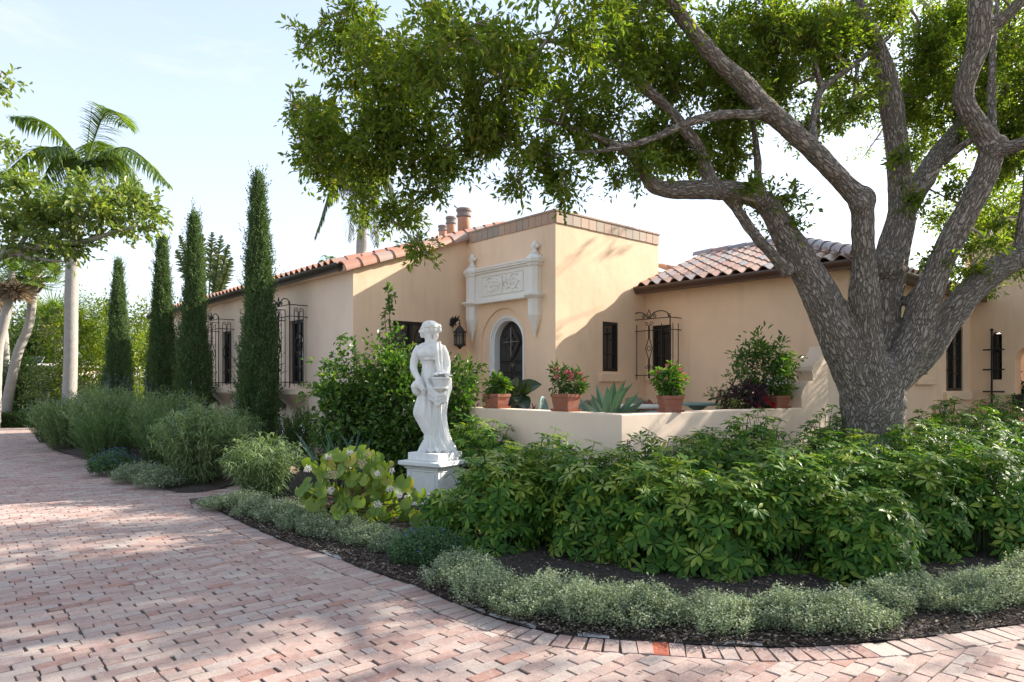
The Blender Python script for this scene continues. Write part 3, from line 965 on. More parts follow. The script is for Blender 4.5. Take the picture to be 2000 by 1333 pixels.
def window(P, U, Vv, W_, u0, u1, v0, v1, nu, nv, rec=.10, fw=.05, parent=None, name='window', casements=1):
    """dark casement set back in its hole: frame > pane, muntin"""
    parent = parent or house
    pt = lambda u, v, w=0: P + U * u + Vv * v + W_ * w
    f = MB()
    def bar(mb, a, b, c, d, w0, w1):
        mb.obox(pt(a, c, w0), U * (b - a), Vv * (d - c), W_ * (w1 - w0))
    e = .003
    bar(f, u0 + e, u0 + fw, v0 + e, v1 - e, rec - .045, rec + .02); bar(f, u1 - fw, u1 - e, v0 + e, v1 - e, rec - .045, rec + .02)
    bar(f, u0 + fw, u1 - fw, v0 + e, v0 + fw, rec - .045, rec + .02); bar(f, u0 + fw, u1 - fw, v1 - fw, v1 - e, rec - .045, rec + .02)
    if casements == 2:
        m_ = (u0 + u1) / 2
        bar(f, m_ - .03, m_ + .03, v0 + fw, v1 - fw, rec - .043, rec + .018)
    fr = f.build(name, M_DKFRAME, parent)
    cols = []
    if casements == 2:
        m_ = (u0 + u1) / 2
        cols = [(u0 + fw, m_ - .03), (m_ + .03, u1 - fw)]
    else:
        cols = [(u0 + fw, u1 - fw)]
    mu = MB()
    for a, b in cols:
        for i in range(1, nu):
            c = a + (b - a) * i / nu
            bar(mu, c - .010, c + .010, v0 + fw, v1 - fw, rec - .018, rec - .002)
        for j in range(1, nv):
            c = v0 + fw + (v1 - v0 - 2 * fw) * j / nv
            bar(mu, a, b, c - .010, c + .010, rec - .0165, rec - .0035)
        for i in range(nu):
            for j in range(nv):
                p = MB()
                ua, ub = a + (b - a) * i / nu, a + (b - a) * (i + 1) / nu
                va, vb = v0 + fw + (v1 - v0 - 2 * fw) * j / nv, v0 + fw + (v1 - v0 - 2 * fw) * (j + 1) / nv
                t = random.gauss(0, .0015)
                p.obox(pt(ua, va, rec + .001 + t), U * (ub - ua), Vv * (vb - va), W_ * .005)
                p.build('pane', M_GLASS, fr)
    if mu.n: mu.build('muntin', M_DKFRAME, fr)
    return fr

# --- left wing: long facade (plane b = BG, along E1), gable end (plane a = AF, along E2)
ZE = 3.50                                     # eave of the left wing
fac_len = 14.6 - AF
wins_f = []
for x0, x1, y0, y1 in ((559, 592, 634, 751), (428, 452, 654, 751)):
    aR, z1 = on_b(x1, y0, BG); aL, _ = on_b(x0, y0, BG); _, z0 = on_b((x0 + x1) / 2, y1, BG)
    wins_f.append((aR, aL))
ww = .62
wz0, wz1 = 1.50, 2.76
wa = [wins_f[0][0], wins_f[1][0]]
step_w = wa[1] - wa[0]
wa = [wa[0], wa[1], wa[1] + step_w]
m = MB()
pF = HP(AF, BG, 0)
holed(m, pF, E1, ZUP, E2, 0, fac_len, -.05, ZE, [(a - AF, a - AF + ww, wz0, wz1) for a in wa], .16)
m.build('wall', M_STUCCO2, house)
for a in wa:
    window(pF, E1, ZUP, E2, a - AF, a - AF + ww, wz0, wz1, 2, 4, rec=.10)

gz = lambda b: 3.49 + (b - BG) * .335          # top of the gable wall under the rake
m = MB()
bw0, zw1 = on_a(768, 626, AF); bw1, _ = on_a(842, 628, AF)
zw0 = zw1 - 1.05
pG = HP(AF, 0, 0)
holed(m, pG, E2, ZUP, E1, BG, 0, -.05, 3.45, [(bw0, bw1, zw0, zw1)], .16)
m.add([tuple(HP(AF, BG, 3.45)), tuple(HP(AF, 0, 3.45)), tuple(HP(AF, 0, gz(0))), tuple(HP(AF, BG, gz(BG)))], [[0, 1, 2, 3]])
# run on behind the tower so the wing is a closed body
m.add([tuple(HP(AF + .002, 0, -.05)), tuple(HP(AF + .002, 6, -.05)), tuple(HP(AF + .002, 6, gz(1.6) - .9)), tuple(HP(AF + .002, 1.6, gz(1.6))), tuple(HP(AF + .002, 0, gz(0)))], [[0, 1, 2, 3, 4]])
m.add([tuple(HP(14.6, BG, -.05)), tuple(HP(14.6, 6, -.05)), tuple(HP(14.6, 6, gz(1.6) - .9)), tuple(HP(14.6, 1.6, gz(1.6))), tuple(HP(14.6, BG, ZE))], [[0, 1, 2, 3, 4]])
m.add([tuple(HP(AF, 6, -.05)), tuple(HP(14.6, 6, -.05)), tuple(HP(14.6, 6, 4.2)), tuple(HP(AF, 6, 4.2))], [[0, 1, 2, 3]])
m.build('wall', M_STUCCO, house)
window(pG, E2, ZUP, E1, bw0, bw1, zw0, zw1, 1, 3, rec=.09, casements=2)

# --- entrance tower: front (b = 0) with the arched door, right face (a = 0)
def arch_pts(ac, r, zs, n=18):
    return [(ac + r * math.cos(PI * k / n), zs + r * math.sin(PI * k / n)) for k in range(n + 1)]
aDr, _ = on_b(1022, 670, 0); aDl, _ = on_b(955, 670, 0)
aD = (aDr + aDl) / 2
_, z_top = on_b(990, 617, 0)
r_out = (aDl - aDr) / 2
zs_out = z_top - r_out
aNr, _ = on_b(1030, 660, 0); aNl, _ = on_b(940, 660, 0)
_, z_ntop = on_b(984, 602, 0)
aN = (aNr + aNl) / 2; rN = (aNl - aNr) / 2; zsN = z_ntop - rN
ZF = .45
def arch_wall(mb, b, a0, a1, z0, z1, ac, r, zs):
    """sheet with an arched opening"""
    pts = arch_pts(ac, r, zs)
    mb.add([tuple(HP(a0, b, z0)), tuple(HP(ac - r, b, z0)), tuple(HP(ac - r, b, zs)), tuple(HP(a0, b, zs))], [[0, 1, 2, 3]])
    mb.add([tuple(HP(ac + r, b, z0)), tuple(HP(a1, b, z0)), tuple(HP(a1, b, zs)), tuple(HP(ac + r, b, zs))], [[0, 1, 2, 3]])
    n = len(pts) - 1
    T = []
    for k, (a, z) in enumerate(pts):
        th = PI * k / n
        T.append((a1 + (a0 - a1) * k / n, z1))
    lowR, lowL = (a1, zs), (a0, zs)
    A = [HP(a, b, z) for a, z in pts]; B = [HP(a, b, z) for a, z in T]
    mb.strip(A, B)
    mb.add([tuple(HP(a1, b, zs)), tuple(HP(a1, b, z1)), tuple(A[0])], [[0, 1, 2]])
    mb.add([tuple(HP(a0, b, zs)), tuple(HP(a0, b, z1)), tuple(A[-1])], [[0, 2, 1]])
def arch_reveal(mb, b0, b1, ac, r, zs, z0):
    pr = [(ac + r, z0)] + arch_pts(ac, r, zs) + [(ac - r, z0)]
    mb.strip([HP(a, b0, z) for a, z in pr], [HP(a, b1, z) for a, z in pr])
m = MB()
arch_wall(m, 0, 0, AF, -.05, ZT - .24, aN, rN, zsN)
arch_reveal(m, 0, .035, aN, rN, zsN, -.05)
m2 = MB()
# back of the shallow niche with the door opening
pr_o = [(aN + rN, -.05)] + arch_pts(aN, rN, zsN) + [(aN - rN, -.05)]
pr_i = [(aD + r_out, -.05)] + arch_pts(aD, r_out, zs_out) + [(aD - r_out, -.05)]
m.strip([HP(a, .035, z) for a, z in pr_o], [HP(a, .035, z) for a, z in pr_i])
arch_reveal(m, .035, .30, aD, r_out, zs_out, -.05)
# right face with its slit window
bt0, zt1 = on_a(1177, 628, 0); bt1, _ = on_a(1207, 629, 0); _, zt0 = on_a(1190, 726, 0)
pT = HP(0, 0, 0)
holed(m, pT, E2, ZUP, E1, 0, 2.9, -.05, ZT - .24, [(bt0, bt1, zt0, zt1)], .15)
m.add([tuple(HP(AF, 0, 3.2)), tuple(HP(AF, 2.9, 3.2)), tuple(HP(AF, 2.9, ZT - .24)), tuple(HP(AF, 0, ZT - .24))], [[0, 1, 2, 3]])
m.add([tuple(HP(0, 2.9, 2)), tuple(HP(AF, 2.9, 2)), tuple(HP(AF, 2.9, ZT - .24)), tuple(HP(0, 2.9, ZT - .24))], [[0, 1, 2, 3]])
m.build('wall', M_STUCCO, house)
window(pT, E2, ZUP, E1, bt0, bt1, zt0, zt1, 1, 3, rec=.05, fw=.055)
m = MB()
bs0, zs1 = on_a(1169, 730, 0); bs1, _ = on_a(1216, 731, 0); _, zs0 = on_a(1190, 746, 0)
m.cbox(HP(-.03, (bs0 + bs1) / 2, (zs0 + zs1) / 2), .045, (bs1 - bs0) / 2, (zs1 - zs0) / 2, -E1, E2, ZUP, .008)
m.build('window_sill', M_STUCCO, house)

# parapet: clay band set upright round the top, thin cap above
pp = MB()
pp.obox(HP(.0, .0, ZT - .242), E1 * AF, E2 * 2.9, ZUP * .20)
parapet = pp.build('parapet', M_STUCCO, house)
def band(n, o, d, length, out):
    w = length / n
    for k in range(n):
        t = MB()
        t.cbox(o + d * (w * (k + .5)) + out * .004 + ZUP * random.gauss(0, .002), w / 2 - .0028, .014, .098, d, out, ZUP, .004)
        t.build('band_tile', M_PARAPET, parapet)
band(15, HP(0, 0, ZT - .135), E1, AF, -E2)
band(14, HP(0, 0, ZT - .135), E2, 2.9, -E1)
cp = MB()
cp.cbox(HP(AF / 2, .10, ZT - .025), AF / 2 + .025, .13, .020, E1, E2, ZUP, .006)
cp.cbox(HP(.10, 1.45, ZT - .0235), .13, 1.475, .019, E1, E2, ZUP, .006)
cp.cbox(HP(AF - .1, 1.45, ZT - .0225), .13, 1.475, .019, E1, E2, ZUP, .006)
cp.build('cap', M_CAP, parapet)
dk = MB(); dk.add([tuple(HP(.05, .05, ZT - .038)), tuple(HP(AF - .05, .05, ZT - .038)), tuple(HP(AF - .05, 2.85, ZT - .038)), tuple(HP(.05, 2.85, ZT - .038))], [[0, 1, 2, 3]])
dk.build('flat_roof', M_GREYCLAY, house)

# door surround: stepped white moulding round the opening
ds = MB()
for (ra, rb_, b0, b1) in ((.000, .030, -.004, .075), (.030, .058, .018, .120), (.058, .085, .040, .30)):
    ro = [(aD + r_out - ra, ZF - .2)] + arch_pts(aD, r_out - ra, zs_out, 22) + [(aD - r_out + ra, ZF - .2)]
    ri = [(aD + r_out - rb_, ZF - .2)] + arch_pts(aD, r_out - rb_, zs_out, 22) + [(aD - r_out + rb_, ZF - .2)]
    A = [HP(a, b0 + .02, z) for a, z in ro]; B = [HP(a, b0 + .02, z) for a, z in ri]
    A0 = [HP(a, b0 - .012 + .045, z) for a, z in ro]
    Cc = [HP(a, b1, z) for a, z in ri]
    ds.strip(A, B); ds.strip(B, Cc); ds.strip([HP(a, b1, z) for a, z in ro], A)
ds.build('door_surround', M_WHITE, house, smooth=False)
# the door: arched plank leaf with raised panels, lozenge light with an iron cross, ring knocker
rd = r_out - .080
BD = .20
leaf = MB()
pr = [(aD + rd, ZF)] + arch_pts(aD, rd, zs_out, 22) + [(aD - rd, ZF)]
leaf.prism([HP(a, BD, z) for a, z in pr], E2 * .05)
door = leaf.build('door', M_WOOD, house)
def dpanel(poly, h=.030, inset=.035):
    """raised and fielded panel"""
    n = len(poly)
    cx = sum(p[0] for p in poly) / n; cz = sum(p[1] for p in poly) / n
    def shr(p, d):
        v = Vector((p[0] - cx, p[1] - cz)); l = v.length
        return (cx + v.x * (1 - d / l), cz + v.y * (1 - d / l))
    r0 = [HP(a, BD - .001, z) for a, z in poly]; r1 = [HP(a, BD - h, z) for a, z in [shr(p, .012) for p in poly]]
    r2 = [HP(a, BD - h, z) for a, z in [shr(p, .028) for p in poly]]; r3 = [HP(a, BD - h * .45, z) for a, z in [shr(p, .045) for p in poly]]
    mb = MB()
    v = [tuple(p) for p in r0 + r1 + r2 + r3]
    q = [[i * n + k, i * n + (k + 1) % n, (i + 1) * n + (k + 1) % n, (i + 1) * n + k] for i in range(3) for k in range(n)]
    mb.add(v, q, [[3 * n + k for k in range(n)]])
    mb.build('panel', M_WOOD, door)
zk = lambda y: on_b(997, y, BD)[1]
zc = zk(669)
hw = rd
lz = .33
g_ = .012
for sg in (-1, 1):
    cc = lambda a: aD + sg * a
    arc_pts = [(cc((hw - .07) * math.cos(t)), zs_out + (hw - .07) * math.sin(t)) for t in np.linspace(.30, PI / 2 - .08, 7)]
    dpanel(arc_pts + [(cc(.03), zc + lz * .72), (cc(lz * .62), zc + .10)])
    dpanel([(cc(hw - .05), zc - .02), (cc(hw - .05), zc - .36), (cc(.03), zc - .36), (cc(.03), zc - lz * .95), (cc(lz * .72), zc - .02)])
    dpanel([(cc(hw - .05), zc - .38), (cc(.03), zc - .38), (cc(.03), zc - .56), (cc(hw - .05), zc - .56)])
    dpanel([(cc(hw - .05), zc - .585), (cc(.03), zc - .585), (cc(.03), zc - 1.0), (cc(hw - .05), zc - 1.0)])
lo = MB()
D0 = [(aD, zc + lz), (aD - lz * .68, zc), (aD, zc - lz), (aD + lz * .68, zc)]
D1 = [(aD + (a - aD) * .55, zc + (z - zc) * .55) for a, z in D0]
v = [tuple(HP(a, BD - .045, z)) for a, z in D0] + [tuple(HP(a, BD - .045, z)) for a, z in D1] + [tuple(HP(a, BD + .0, z)) for a, z in D0] + [tuple(HP(a, BD - .005, z)) for a, z in D1]
lo.add(v, [[k, (k + 1) % 4, 4 + (k + 1) % 4, 4 + k] for k in range(4)] + [[k, (k + 1) % 4, 8 + (k + 1) % 4, 8 + k] for k in range(4)] + [[4 + k, 4 + (k + 1) % 4, 12 + (k + 1) % 4, 12 + k] for k in range(4)])
lo.build('lozenge_frame', M_WOOD, door)
gl = MB(); gl.poly([HP(a, BD - .008, z) for a, z in D1]); gl.build('pane', M_GLASS, door)
cr = MB()
cr.tube([HP(aD, BD - .07, zc + .27), HP(aD, BD - .07, zc - .27)], .009, 6); cr.tube([HP(aD - .20, BD - .071, zc), HP(aD + .20, BD - .071, zc)], .009, 6)
M_STEEL = simple('old_steel', (.30, .29, .27), .45, .2, 20, metallic=.7)
cr.build('iron_cross', M_STEEL, door)
kn = MB()
kz = zc - .47
kn.lathe([(.001, 0), (.05, 0), (.055, .012), (.035, .03), (.02, .045), (.001, .05)], 14, HP(aD, BD - .03, kz + .03), E1, ZUP, -E2)
ring = [HP(aD + .042 * math.sin(t), BD - .06, kz - .02 + .05 * math.cos(t)) for t in np.linspace(0, 2 * PI, 15)]
kn.tube(ring, .009, 6, False)
for s_ in (-1, 1):
    kn.ball(HP(aD + s_ * .025, BD - .05, kz + .075), .016)
kn.build('knocker', simple('old_brass', (.12, .10, .07), .5, .3, 30, metallic=.6), door)

# --- cast stone panel above the door
fz = lambda x, y: on_b(x, y, -.12)
paL, z1_ = fz(917, 531); paR, z2_ = fz(1042, 503)
frz = MB()
a_l, _ = on_b(930, 560, -.05); a_r, _ = on_b(1030, 560, -.05)
_, zb_ = on_b(985, 586, -.05); _, zt_ = on_b(985, 517, -.05)
frieze = MB().obox(HP(a_r - .1, -.06, zb_), E1 * (a_l - a_r + .2), E2 * .062, ZUP * (zt_ - zb_)).build('frieze', M_CAST, house)
mo = MB()
wfr = a_l - a_r + .16
ac_ = (a_l + a_r) / 2
for dz, pr_, h in ((zt_ - .045, .125, .03), (zt_ - .085, .10, .022), (zt_ - .012, .14, .022), (zb_ + .02, .12, .03), (zb_ - .012, .135, .024), (zb_ + .055, .09, .02)):
    mo.cbox(HP(ac_, -pr_ / 2, dz), wfr / 2, pr_ / 2, h / 2 + .006, E1, E2, ZUP, .006)
mo.build('moulding', M_CAST, frieze)
# relief panel
ra0, rz0 = on_b(941, 582, -.07); ra1, rz1 = on_b(1021, 538, -.07)
_, rzt = on_b(941, 549, -.07); _, rzb = on_b(1020, 567, -.07)
rzt = zt_ - .16; rzb = zb_ + .12
rl = MB()
rw = (ra0 - ra1) / 2; rc = (ra0 + ra1) / 2
for (u0, u1, v0, v1) in ((rc - rw, rc + rw, rzt - .012, rzt + .004), (rc - rw, rc + rw, rzb - .004, rzb + .012)):
    rl.cbox(HP((u0 + u1) / 2, -.066, (v0 + v1) / 2), (u1 - u0) / 2, .012, (v1 - v0) / 2, E1, E2, ZUP, .003)
for s_ in (-1, 1):
    rl.cbox(HP(rc + s_ * rw, -.066, (rzt + rzb) / 2), .009, .012, (rzt - rzb) / 2 + .004, E1, E2, ZUP, .003)
rl.build('relief_frame', M_CAST, frieze)
re_ = MB()
rcz = (rzt + rzb) / 2; hh = (rzt - rzb) / 2
def relief_tube(pts, r):
    re_.tube([HP(rc + a, -.064, rcz + z) for a, z in pts], r, 6)
for sg in (-1, 1):
    for c_, r0_, tw in ((.56, .85, 1), (.27, .55, -1)):
        pts = []
        for t in np.linspace(0, 3.6 * PI, 40):
            rr = hh * r0_ * (1 - t / (4.2 * PI))
            pts.append((sg * (rw * c_ + rr * math.cos(tw * t + 1)), rr * math.sin(tw * t + 1)))
        relief_tube(pts, list(np.linspace(.016, .009, 40)))
        re_.ball(HP(rc + sg * rw * c_, -.066, rcz), .024, .02, .024)
        for k in range(7):
            t = k * .9
            re_.ball(HP(rc + sg * (rw * c_ + hh * r0_ * .95 * math.cos(t)), -.064, rcz + hh * r0_ * .95 * math.sin(t)), .028, .016, .014, E1, E2, ZUP)
    relief_tube([(sg * rw * .06, -hh * .2), (sg * rw * .14, hh * .4), (sg * rw * .22, hh * .8)], [.018, .014, .008])
re_.ball(HP(rc, -.07, rcz + .01), .035, .03, hh * .75); re_.ball(HP(rc, -.075, rcz + hh * .62), .030, .03, .036)
re_.ball(HP(rc, -.07, rcz - hh * .7), .022, .02, .05)
re_.build('relief_scrolls', M_CAST, frieze, smooth=True)
def octo(r):
    return [(r * math.cos(PI / 8 + k * PI / 4), r * math.sin(PI / 8 + k * PI / 4)) for k in range(8)]
def stack(mb, ac, bc, prof, sq=1.0, n=8, rot=PI / 8):
    vs = []
    for r, z in prof:
        for k in range(n):
            t = rot + 2 * PI * k / n
            vs.append(tuple(HP(ac + r * math.cos(t), bc + r * math.sin(t) * sq, z)))
    m_ = len(prof)
    mb.add(vs, [[i * n + k, i * n + (k + 1) % n, (i + 1) * n + (k + 1) % n, (i + 1) * n + k] for i in range(m_ - 1) for k in range(n)], [list(range(n)), [(m_ - 1) * n + k for k in range(n)]])
for xc, ytop, ycap, yshelf, ybr, ytip, yf in ((921, 531, 543, 594, 627, 669, 496), (1043, 505, 521, 577, 617, 661, 470)):
    ac, _ = on_b(xc, 560, -.07)
    Z = lambda y: on_b(xc, y, -.07)[1]
    rp = .125
    pl = MB(); stack(pl, ac, -.05, [(rp, Z(yshelf)), (rp, Z(ycap))]); 
    stack(pl, ac, -.05, [(rp + .005, Z(ycap) - .002), (rp + .025, Z(ycap) + .02), (rp + .03, Z(ycap) + .05), (rp + .055, Z(ycap) + .075), (rp + .06, Z(ytop) - .01), (rp + .05, Z(ytop)), (.07, Z(ytop) + .09), (.05, Z(ytop) + .11)])
    pil = pl.build('pilaster', M_CAST, house)
    sh = MB(); stack(sh, ac, -.05, [(rp + .02, Z(yshelf) - .06), (rp + .05, Z(yshelf) - .035), (rp + .085, Z(yshelf) - .01), (rp + .085, Z(yshelf) + .022), (rp + .02, Z(yshelf) + .03)])
    sh.build('shelf', M_CAST, pil)
    br_ = MB(); stack(br_, ac, -.05, [(.008, Z(ytip)), (.03, Z(ytip) + .10), (.125, Z(ybr) - .004), (.130, Z(ybr) + .006), (.130, Z(yshelf) - .055)])
    br_.build('bracket', M_CAST, pil)
    fi = MB()
    z0f = Z(ytop) + .10; hf = Z(yf) - z0f
    fi.lathe([(.085, z0f - .02), (.06, z0f + .02), (.035, z0f + .06 * hf / .3), (.05, z0f + hf * .30), (.03, z0f + hf * .36), (.045, z0f + hf * .45), (.058, z0f + hf * .62), (.045, z0f + hf * .80), (.02, z0f + hf * .95), (.004, z0f + hf)], 12, HP(ac, -.05, 0), E1, E2, ZUP)
    for s_ in (-1, 1):
        pts = [HP(ac + s_ * (.04 + .05 * math.sin(t)), -.05, z0f + hf * (.40 + .10 * t - .13 * max(0, t - 2.0))) for t in np.linspace(0, PI, 9)]
        fi.tube(pts, [.014, .02, .024, .026, .026, .026, .024, .022, .018], 8)
        fi.ball(HP(ac + s_ * .07, -.05, z0f + hf * .52), .03, .03, .032)
    fi.build('finial', M_CAST, pil, smooth=True)

# --- right wing
ZR = 3.27
zg = lambda x, y: on_b(x, y, BR - .2)[1]
m = MB()
aw0, zwt = on_b(1311, 634, BR); aw1, _ = on_b(1274, 631, BR); _, zwb = on_b(1290, 728, BR)
pR = HP(0, BR, 0)
holed(m, pR, -E1, ZUP, E2, 0, -AR, -.05, ZR, [(-aw1, -aw0, zwb, zwt)], .16)
pS = HP(AR, BR, 0)
bq0, zq1 = on_a(1848, 633, AR); bq1, _ = on_a(1881, 636, AR); _, zq0 = on_a(1862, 764, AR)
bh0, zh1 = on_a(1765, 618, AR); bh1, _ = on_a(1812, 626, AR); _, zh0 = on_a(1800, 732, AR)
ZR2 = ZR
holed(m, pS, E2, ZUP, E1, 0, BK - BR, -.05, ZR2, [(bq0 - BR, bq1 - BR, zq0, zq1), (bh0 - BR, bh1 - BR, zh0, zh1)], .14)
m.build('wall', M_STUCCO, house)
window(pR, -E1, ZUP, E2, -aw1, -aw0, zwb, zwt, 2, 3, rec=.07)
window(pS, E2, ZUP, E1, bq0 - BR, bq1 - BR, zq0, zq1, 1, 4, rec=.07, casements=2, fw=.055)
window(pS, E2, ZUP, E1, bh0 - BR, bh1 - BR, zh0, zh1, 2, 3, rec=.07)
def sill_block(on, x0, x1, y0, y1, plane, axis):
    s0, za = on(x0, y0, plane); s1, _ = on(x1, y0, plane); _, zb = on((x0 + x1) / 2, y1, plane)
    mb = MB(); c = (s0 + s1) / 2; h = abs(s1 - s0) / 2
    if axis == 'a':
        mb.cbox(HP(plane - .025, c, (za + zb) / 2), h, .045, abs(za - zb) / 2, E2, E1, ZUP, .008)
    else:
        mb.cbox(HP(c, plane - .025, (za + zb) / 2), h, .045, abs(za - zb) / 2, E1, E2, ZUP, .008)
    mb.build('window_sill', M_STUCCO, house)
sill_block(on_a, 1842, 1892, 766, 782, AR, 'a')
sill_block(on_a, 1786, 1822, 739, 752, AR, 'a')
sill_block(on_b, 1264, 1308, 735, 744, BR, 'b')
# far right wall, taller, with a slit niche and an arched passage
m = MB()
ZB = 5.0
an0, zn1 = on_b(1957, 648, BK); an1, _ = on_b(1934, 648, BK); _, zn0 = on_b(1945, 742, BK)
aa0, za_t = on_b(2075, 640, BK); aa1, _ = on_b(1982, 740, BK)
acA = (aa0 + aa1) / 2; rA = (aa1 - aa0) / 2; zsA = 1.95
arch_wall(m, BK, acA - rA - .6, (an0 + aa1) / 2, -.05, ZB, acA, rA, zsA)
arch_reveal(m, BK, BK + .5, acA, rA, zsA, -.05)
rN2 = (an1 - an0) / 2; acN = (an0 + an1) / 2
arch_wall(m, BK, (an0 + aa1) / 2, AR + .001, zn0, ZB, acN, rN2, zn1 - rN2)
m.add([tuple(HP((an0 + aa1) / 2, BK, -.05)), tuple(HP(AR + .001, BK, -.05)), tuple(HP(AR + .001, BK, zn0)), tuple(HP((an0 + aa1) / 2, BK, zn0))], [[0, 1, 2, 3]])
arch_reveal(m, BK, BK + .3, acN, rN2, zn1 - rN2, zn0)
m.add([tuple(HP(acN - rN2, BK, zn0)), tuple(HP(acN + rN2, BK, zn0)), tuple(HP(acN + rN2, BK + .3, zn0)), tuple(HP(acN - rN2, BK + .3, zn0))], [[0, 1, 2, 3]])
aE = acA - rA - .6
m.add([tuple(HP(aE, BK, -.05)), tuple(HP(aE - 4, BK, -.05)), tuple(HP(aE - 4, BK, ZB)), tuple(HP(aE, BK, ZB))], [[0, 1, 2, 3]])
m.add([tuple(HP(aE - 4, BK + .5, -.05)), tuple(HP(acA - rA, BK + .5, -.05)), tuple(HP(acA - rA, BK + .5, ZB)), tuple(HP(aE - 4, BK + .5, ZB))], [[0, 1, 2, 3]])
m.add([tuple(HP(aE - 4, BK, ZB)), tuple(HP(AR, BK, ZB)), tuple(HP(AR, BK + 3.5, ZB)), tuple(HP(aE - 4, BK + 3.5, ZB))], [[0, 1, 2, 3]])
m.add([tuple(HP(aE - 4, BK + 3.5, -.05)), tuple(HP(AR, BK + 3.5, -.05)), tuple(HP(AR, BK + 3.5, ZB)), tuple(HP(aE - 4, BK + 3.5, ZB))], [[0, 1, 2, 3]])
m.add([tuple(HP(AR + .002, BK, ZR)), tuple(HP(AR + .002, BK + 3.5, ZR)), tuple(HP(AR + .002, BK + 3.5, ZB)), tuple(HP(AR + .002, BK, ZB))], [[0, 1, 2, 3]])
m.build('wall', M_STUCCO, house)
window(HP(acN, BK, 0), -E1, ZUP, E2, -rN2, rN2, zn0, zn1 - rN2 * .3, 2, 5, rec=.24, fw=.03)
# chimney on the right
ch0 = PX(1893, 522, 17.5); ch1 = PX(1940, 522, 17.5)
c_ = MB(); cw = (ch1 - ch0).length
zc1 = EYE + (HOR - 480) / FPX * 17.5
c_.cbox(((ch0 + ch1) / 2) + Vector((0, 0, (zc1 - ch0.z) / 2 - .4)), cw / 2 * .8, .3, (zc1 - ch0.z) / 2 + .4, E2, E1, ZUP, .01)
c_.cbox(((ch0 + ch1) / 2) + Vector((0, 0, (zc1 - ch0.z) - .0)), cw / 2 * .8 + .04, .34, .04, E2, E1, ZUP, .01)
c_.build('chimney', M_STUCCO, house)

# --- roofs: deck sheets, tiles laid one by one
def tile_mesh(name, pitch, length, rise, seg=10, mat=None, taper=.0):
    """S tile: roll and trough; y up the slope, z away from it"""
    mb = MB()
    xs = np.linspace(0, pitch, seg + 1)
    zz = [rise * (.5 - .5 * math.cos(2 * PI * x / pitch)) ** .85 for x in xs]
    A = [(x, 0, z + .020) for x, z in zip(xs, zz)]; B = [(x, length, z) for x, z in zip(xs, zz)]
    A2 = [(x, 0, z + .004) for x, z in zip(xs, zz)]; B2 = [(x, length, z - .016) for x, z in zip(xs, zz)]
    mb.strip(A, B); mb.strip(A, A2); mb.strip(A2, B2)
    mb.add([A[0], B[0], B2[0], A2[0]], [[0, 1, 2, 3]]); mb.add([A[-1], B[-1], B2[-1], A2[-1]], [[0, 1, 2, 3]])
    return mb.mesh(name, mat, smooth=True)
def barrel_mesh(name, r0, r1, length, mat, seg=10, thick=.016, ang=PI):
    """half-round clay barrel, mouth at y=0 (wide), y along"""
    mb = MB()
    th = np.linspace(-ang / 2, ang / 2, seg + 1)
    def rowp(r, y):
        return [(r * math.sin(t), y, r * math.cos(t)) for t in th]
    A, B = rowp(r0, 0), rowp(r1, length); A2, B2 = rowp(r0 - thick, 0), rowp(r1 - thick, length)
    mb.strip(A, B); mb.strip(A2, B2); mb.strip(A, A2); mb.strip(B, B2)
    mb.add([A[0], B[0], B2[0], A2[0]], [[0, 1, 2, 3]]); mb.add([A[-1], B[-1], B2[-1], A2[-1]], [[0, 1, 2, 3]])
    return mb.mesh(name, mat, smooth=True)
PITCH, EXPO = .247, .27
me_tile = tile_mesh('roof_tile', PITCH, EXPO + .05, .082, 10, M_TILE)
def frame_quat(x, y):
    x = Vector(x).normalized(); y = Vector(y).normalized(); z = x.cross(y).normalized()
    return Matrix((x, y, z)).transposed().to_quaternion()
# right wing: hipped slope towards the court, and the side slope
sl_ = .39
OV = .26
b_e = BR - OV; z_e = ZR + .07
b_r = 4.5; z_r = z_e + (b_r - b_e) * sl_
a_r2 = -1.85                                   # ridge of the side range
a_e2 = AR - OV
deck = MB()
deck.add([tuple(HP(0, b_e, z_e - .02)), tuple(HP(a_e2, b_e, z_e - .02)), tuple(HP(a_r2, b_r, z_r - .02)), tuple(HP(0, b_r, z_r - .02))], [[0, 1, 2, 3]])
deck.add([tuple(HP(a_e2, b_e, z_e - .02)), tuple(HP(a_e2, BK, z_e - .02)), tuple(HP(a_r2, BK, z_r - .02)), tuple(HP(a_r2, b_r, z_r - .02))], [[0, 1, 2, 3]])
deck.add([tuple(HP(0, b_r, z_r - .02)), tuple(HP(a_r2, b_r, z_r - .02)), tuple(HP(a_r2, BK, z_r - .02)), tuple(HP(2.4, BK, z_r - .8)), tuple(HP(2.4, b_r + 2, z_r - .8))], [[0, 1, 2, 3, 4]])
roof = deck.build('roof', M_GREYCLAY, house)
up1 = (E2 + ZUP * sl_).normalized()
q1 = frame_quat(-E1, up1)
ncol = int(-a_e2 / PITCH)
dlen = (b_r - b_e) * math.sqrt(1 + sl_ ** 2)
for i in range(ncol + 1):
    for j in range(int(dlen / EXPO) + 1):
        a = -i * PITCH; s = j * EXPO
        # stay on the court side of the hip
        bb = b_e + s / math.sqrt(1 + sl_ ** 2)
        hip_a = a_e2 + (bb - b_e) / (b_r - b_e) * (a_r2 - a_e2)
        if a - PITCH < hip_a - .12 or bb > b_r - .05: continue
        p = HP(a, b_e - .04, z_e) + up1 * s
        loose('roof_tile', me_tile, roof, p + Vector((0, 0, random.gauss(0, .002))), q1 @ Matrix.Rotation(random.gauss(0, .006), 3, 'Z').to_quaternion())
sl2 = (z_r - z_e) / (a_r2 - a_e2)
up2 = (E1 + ZUP * sl2).normalized()
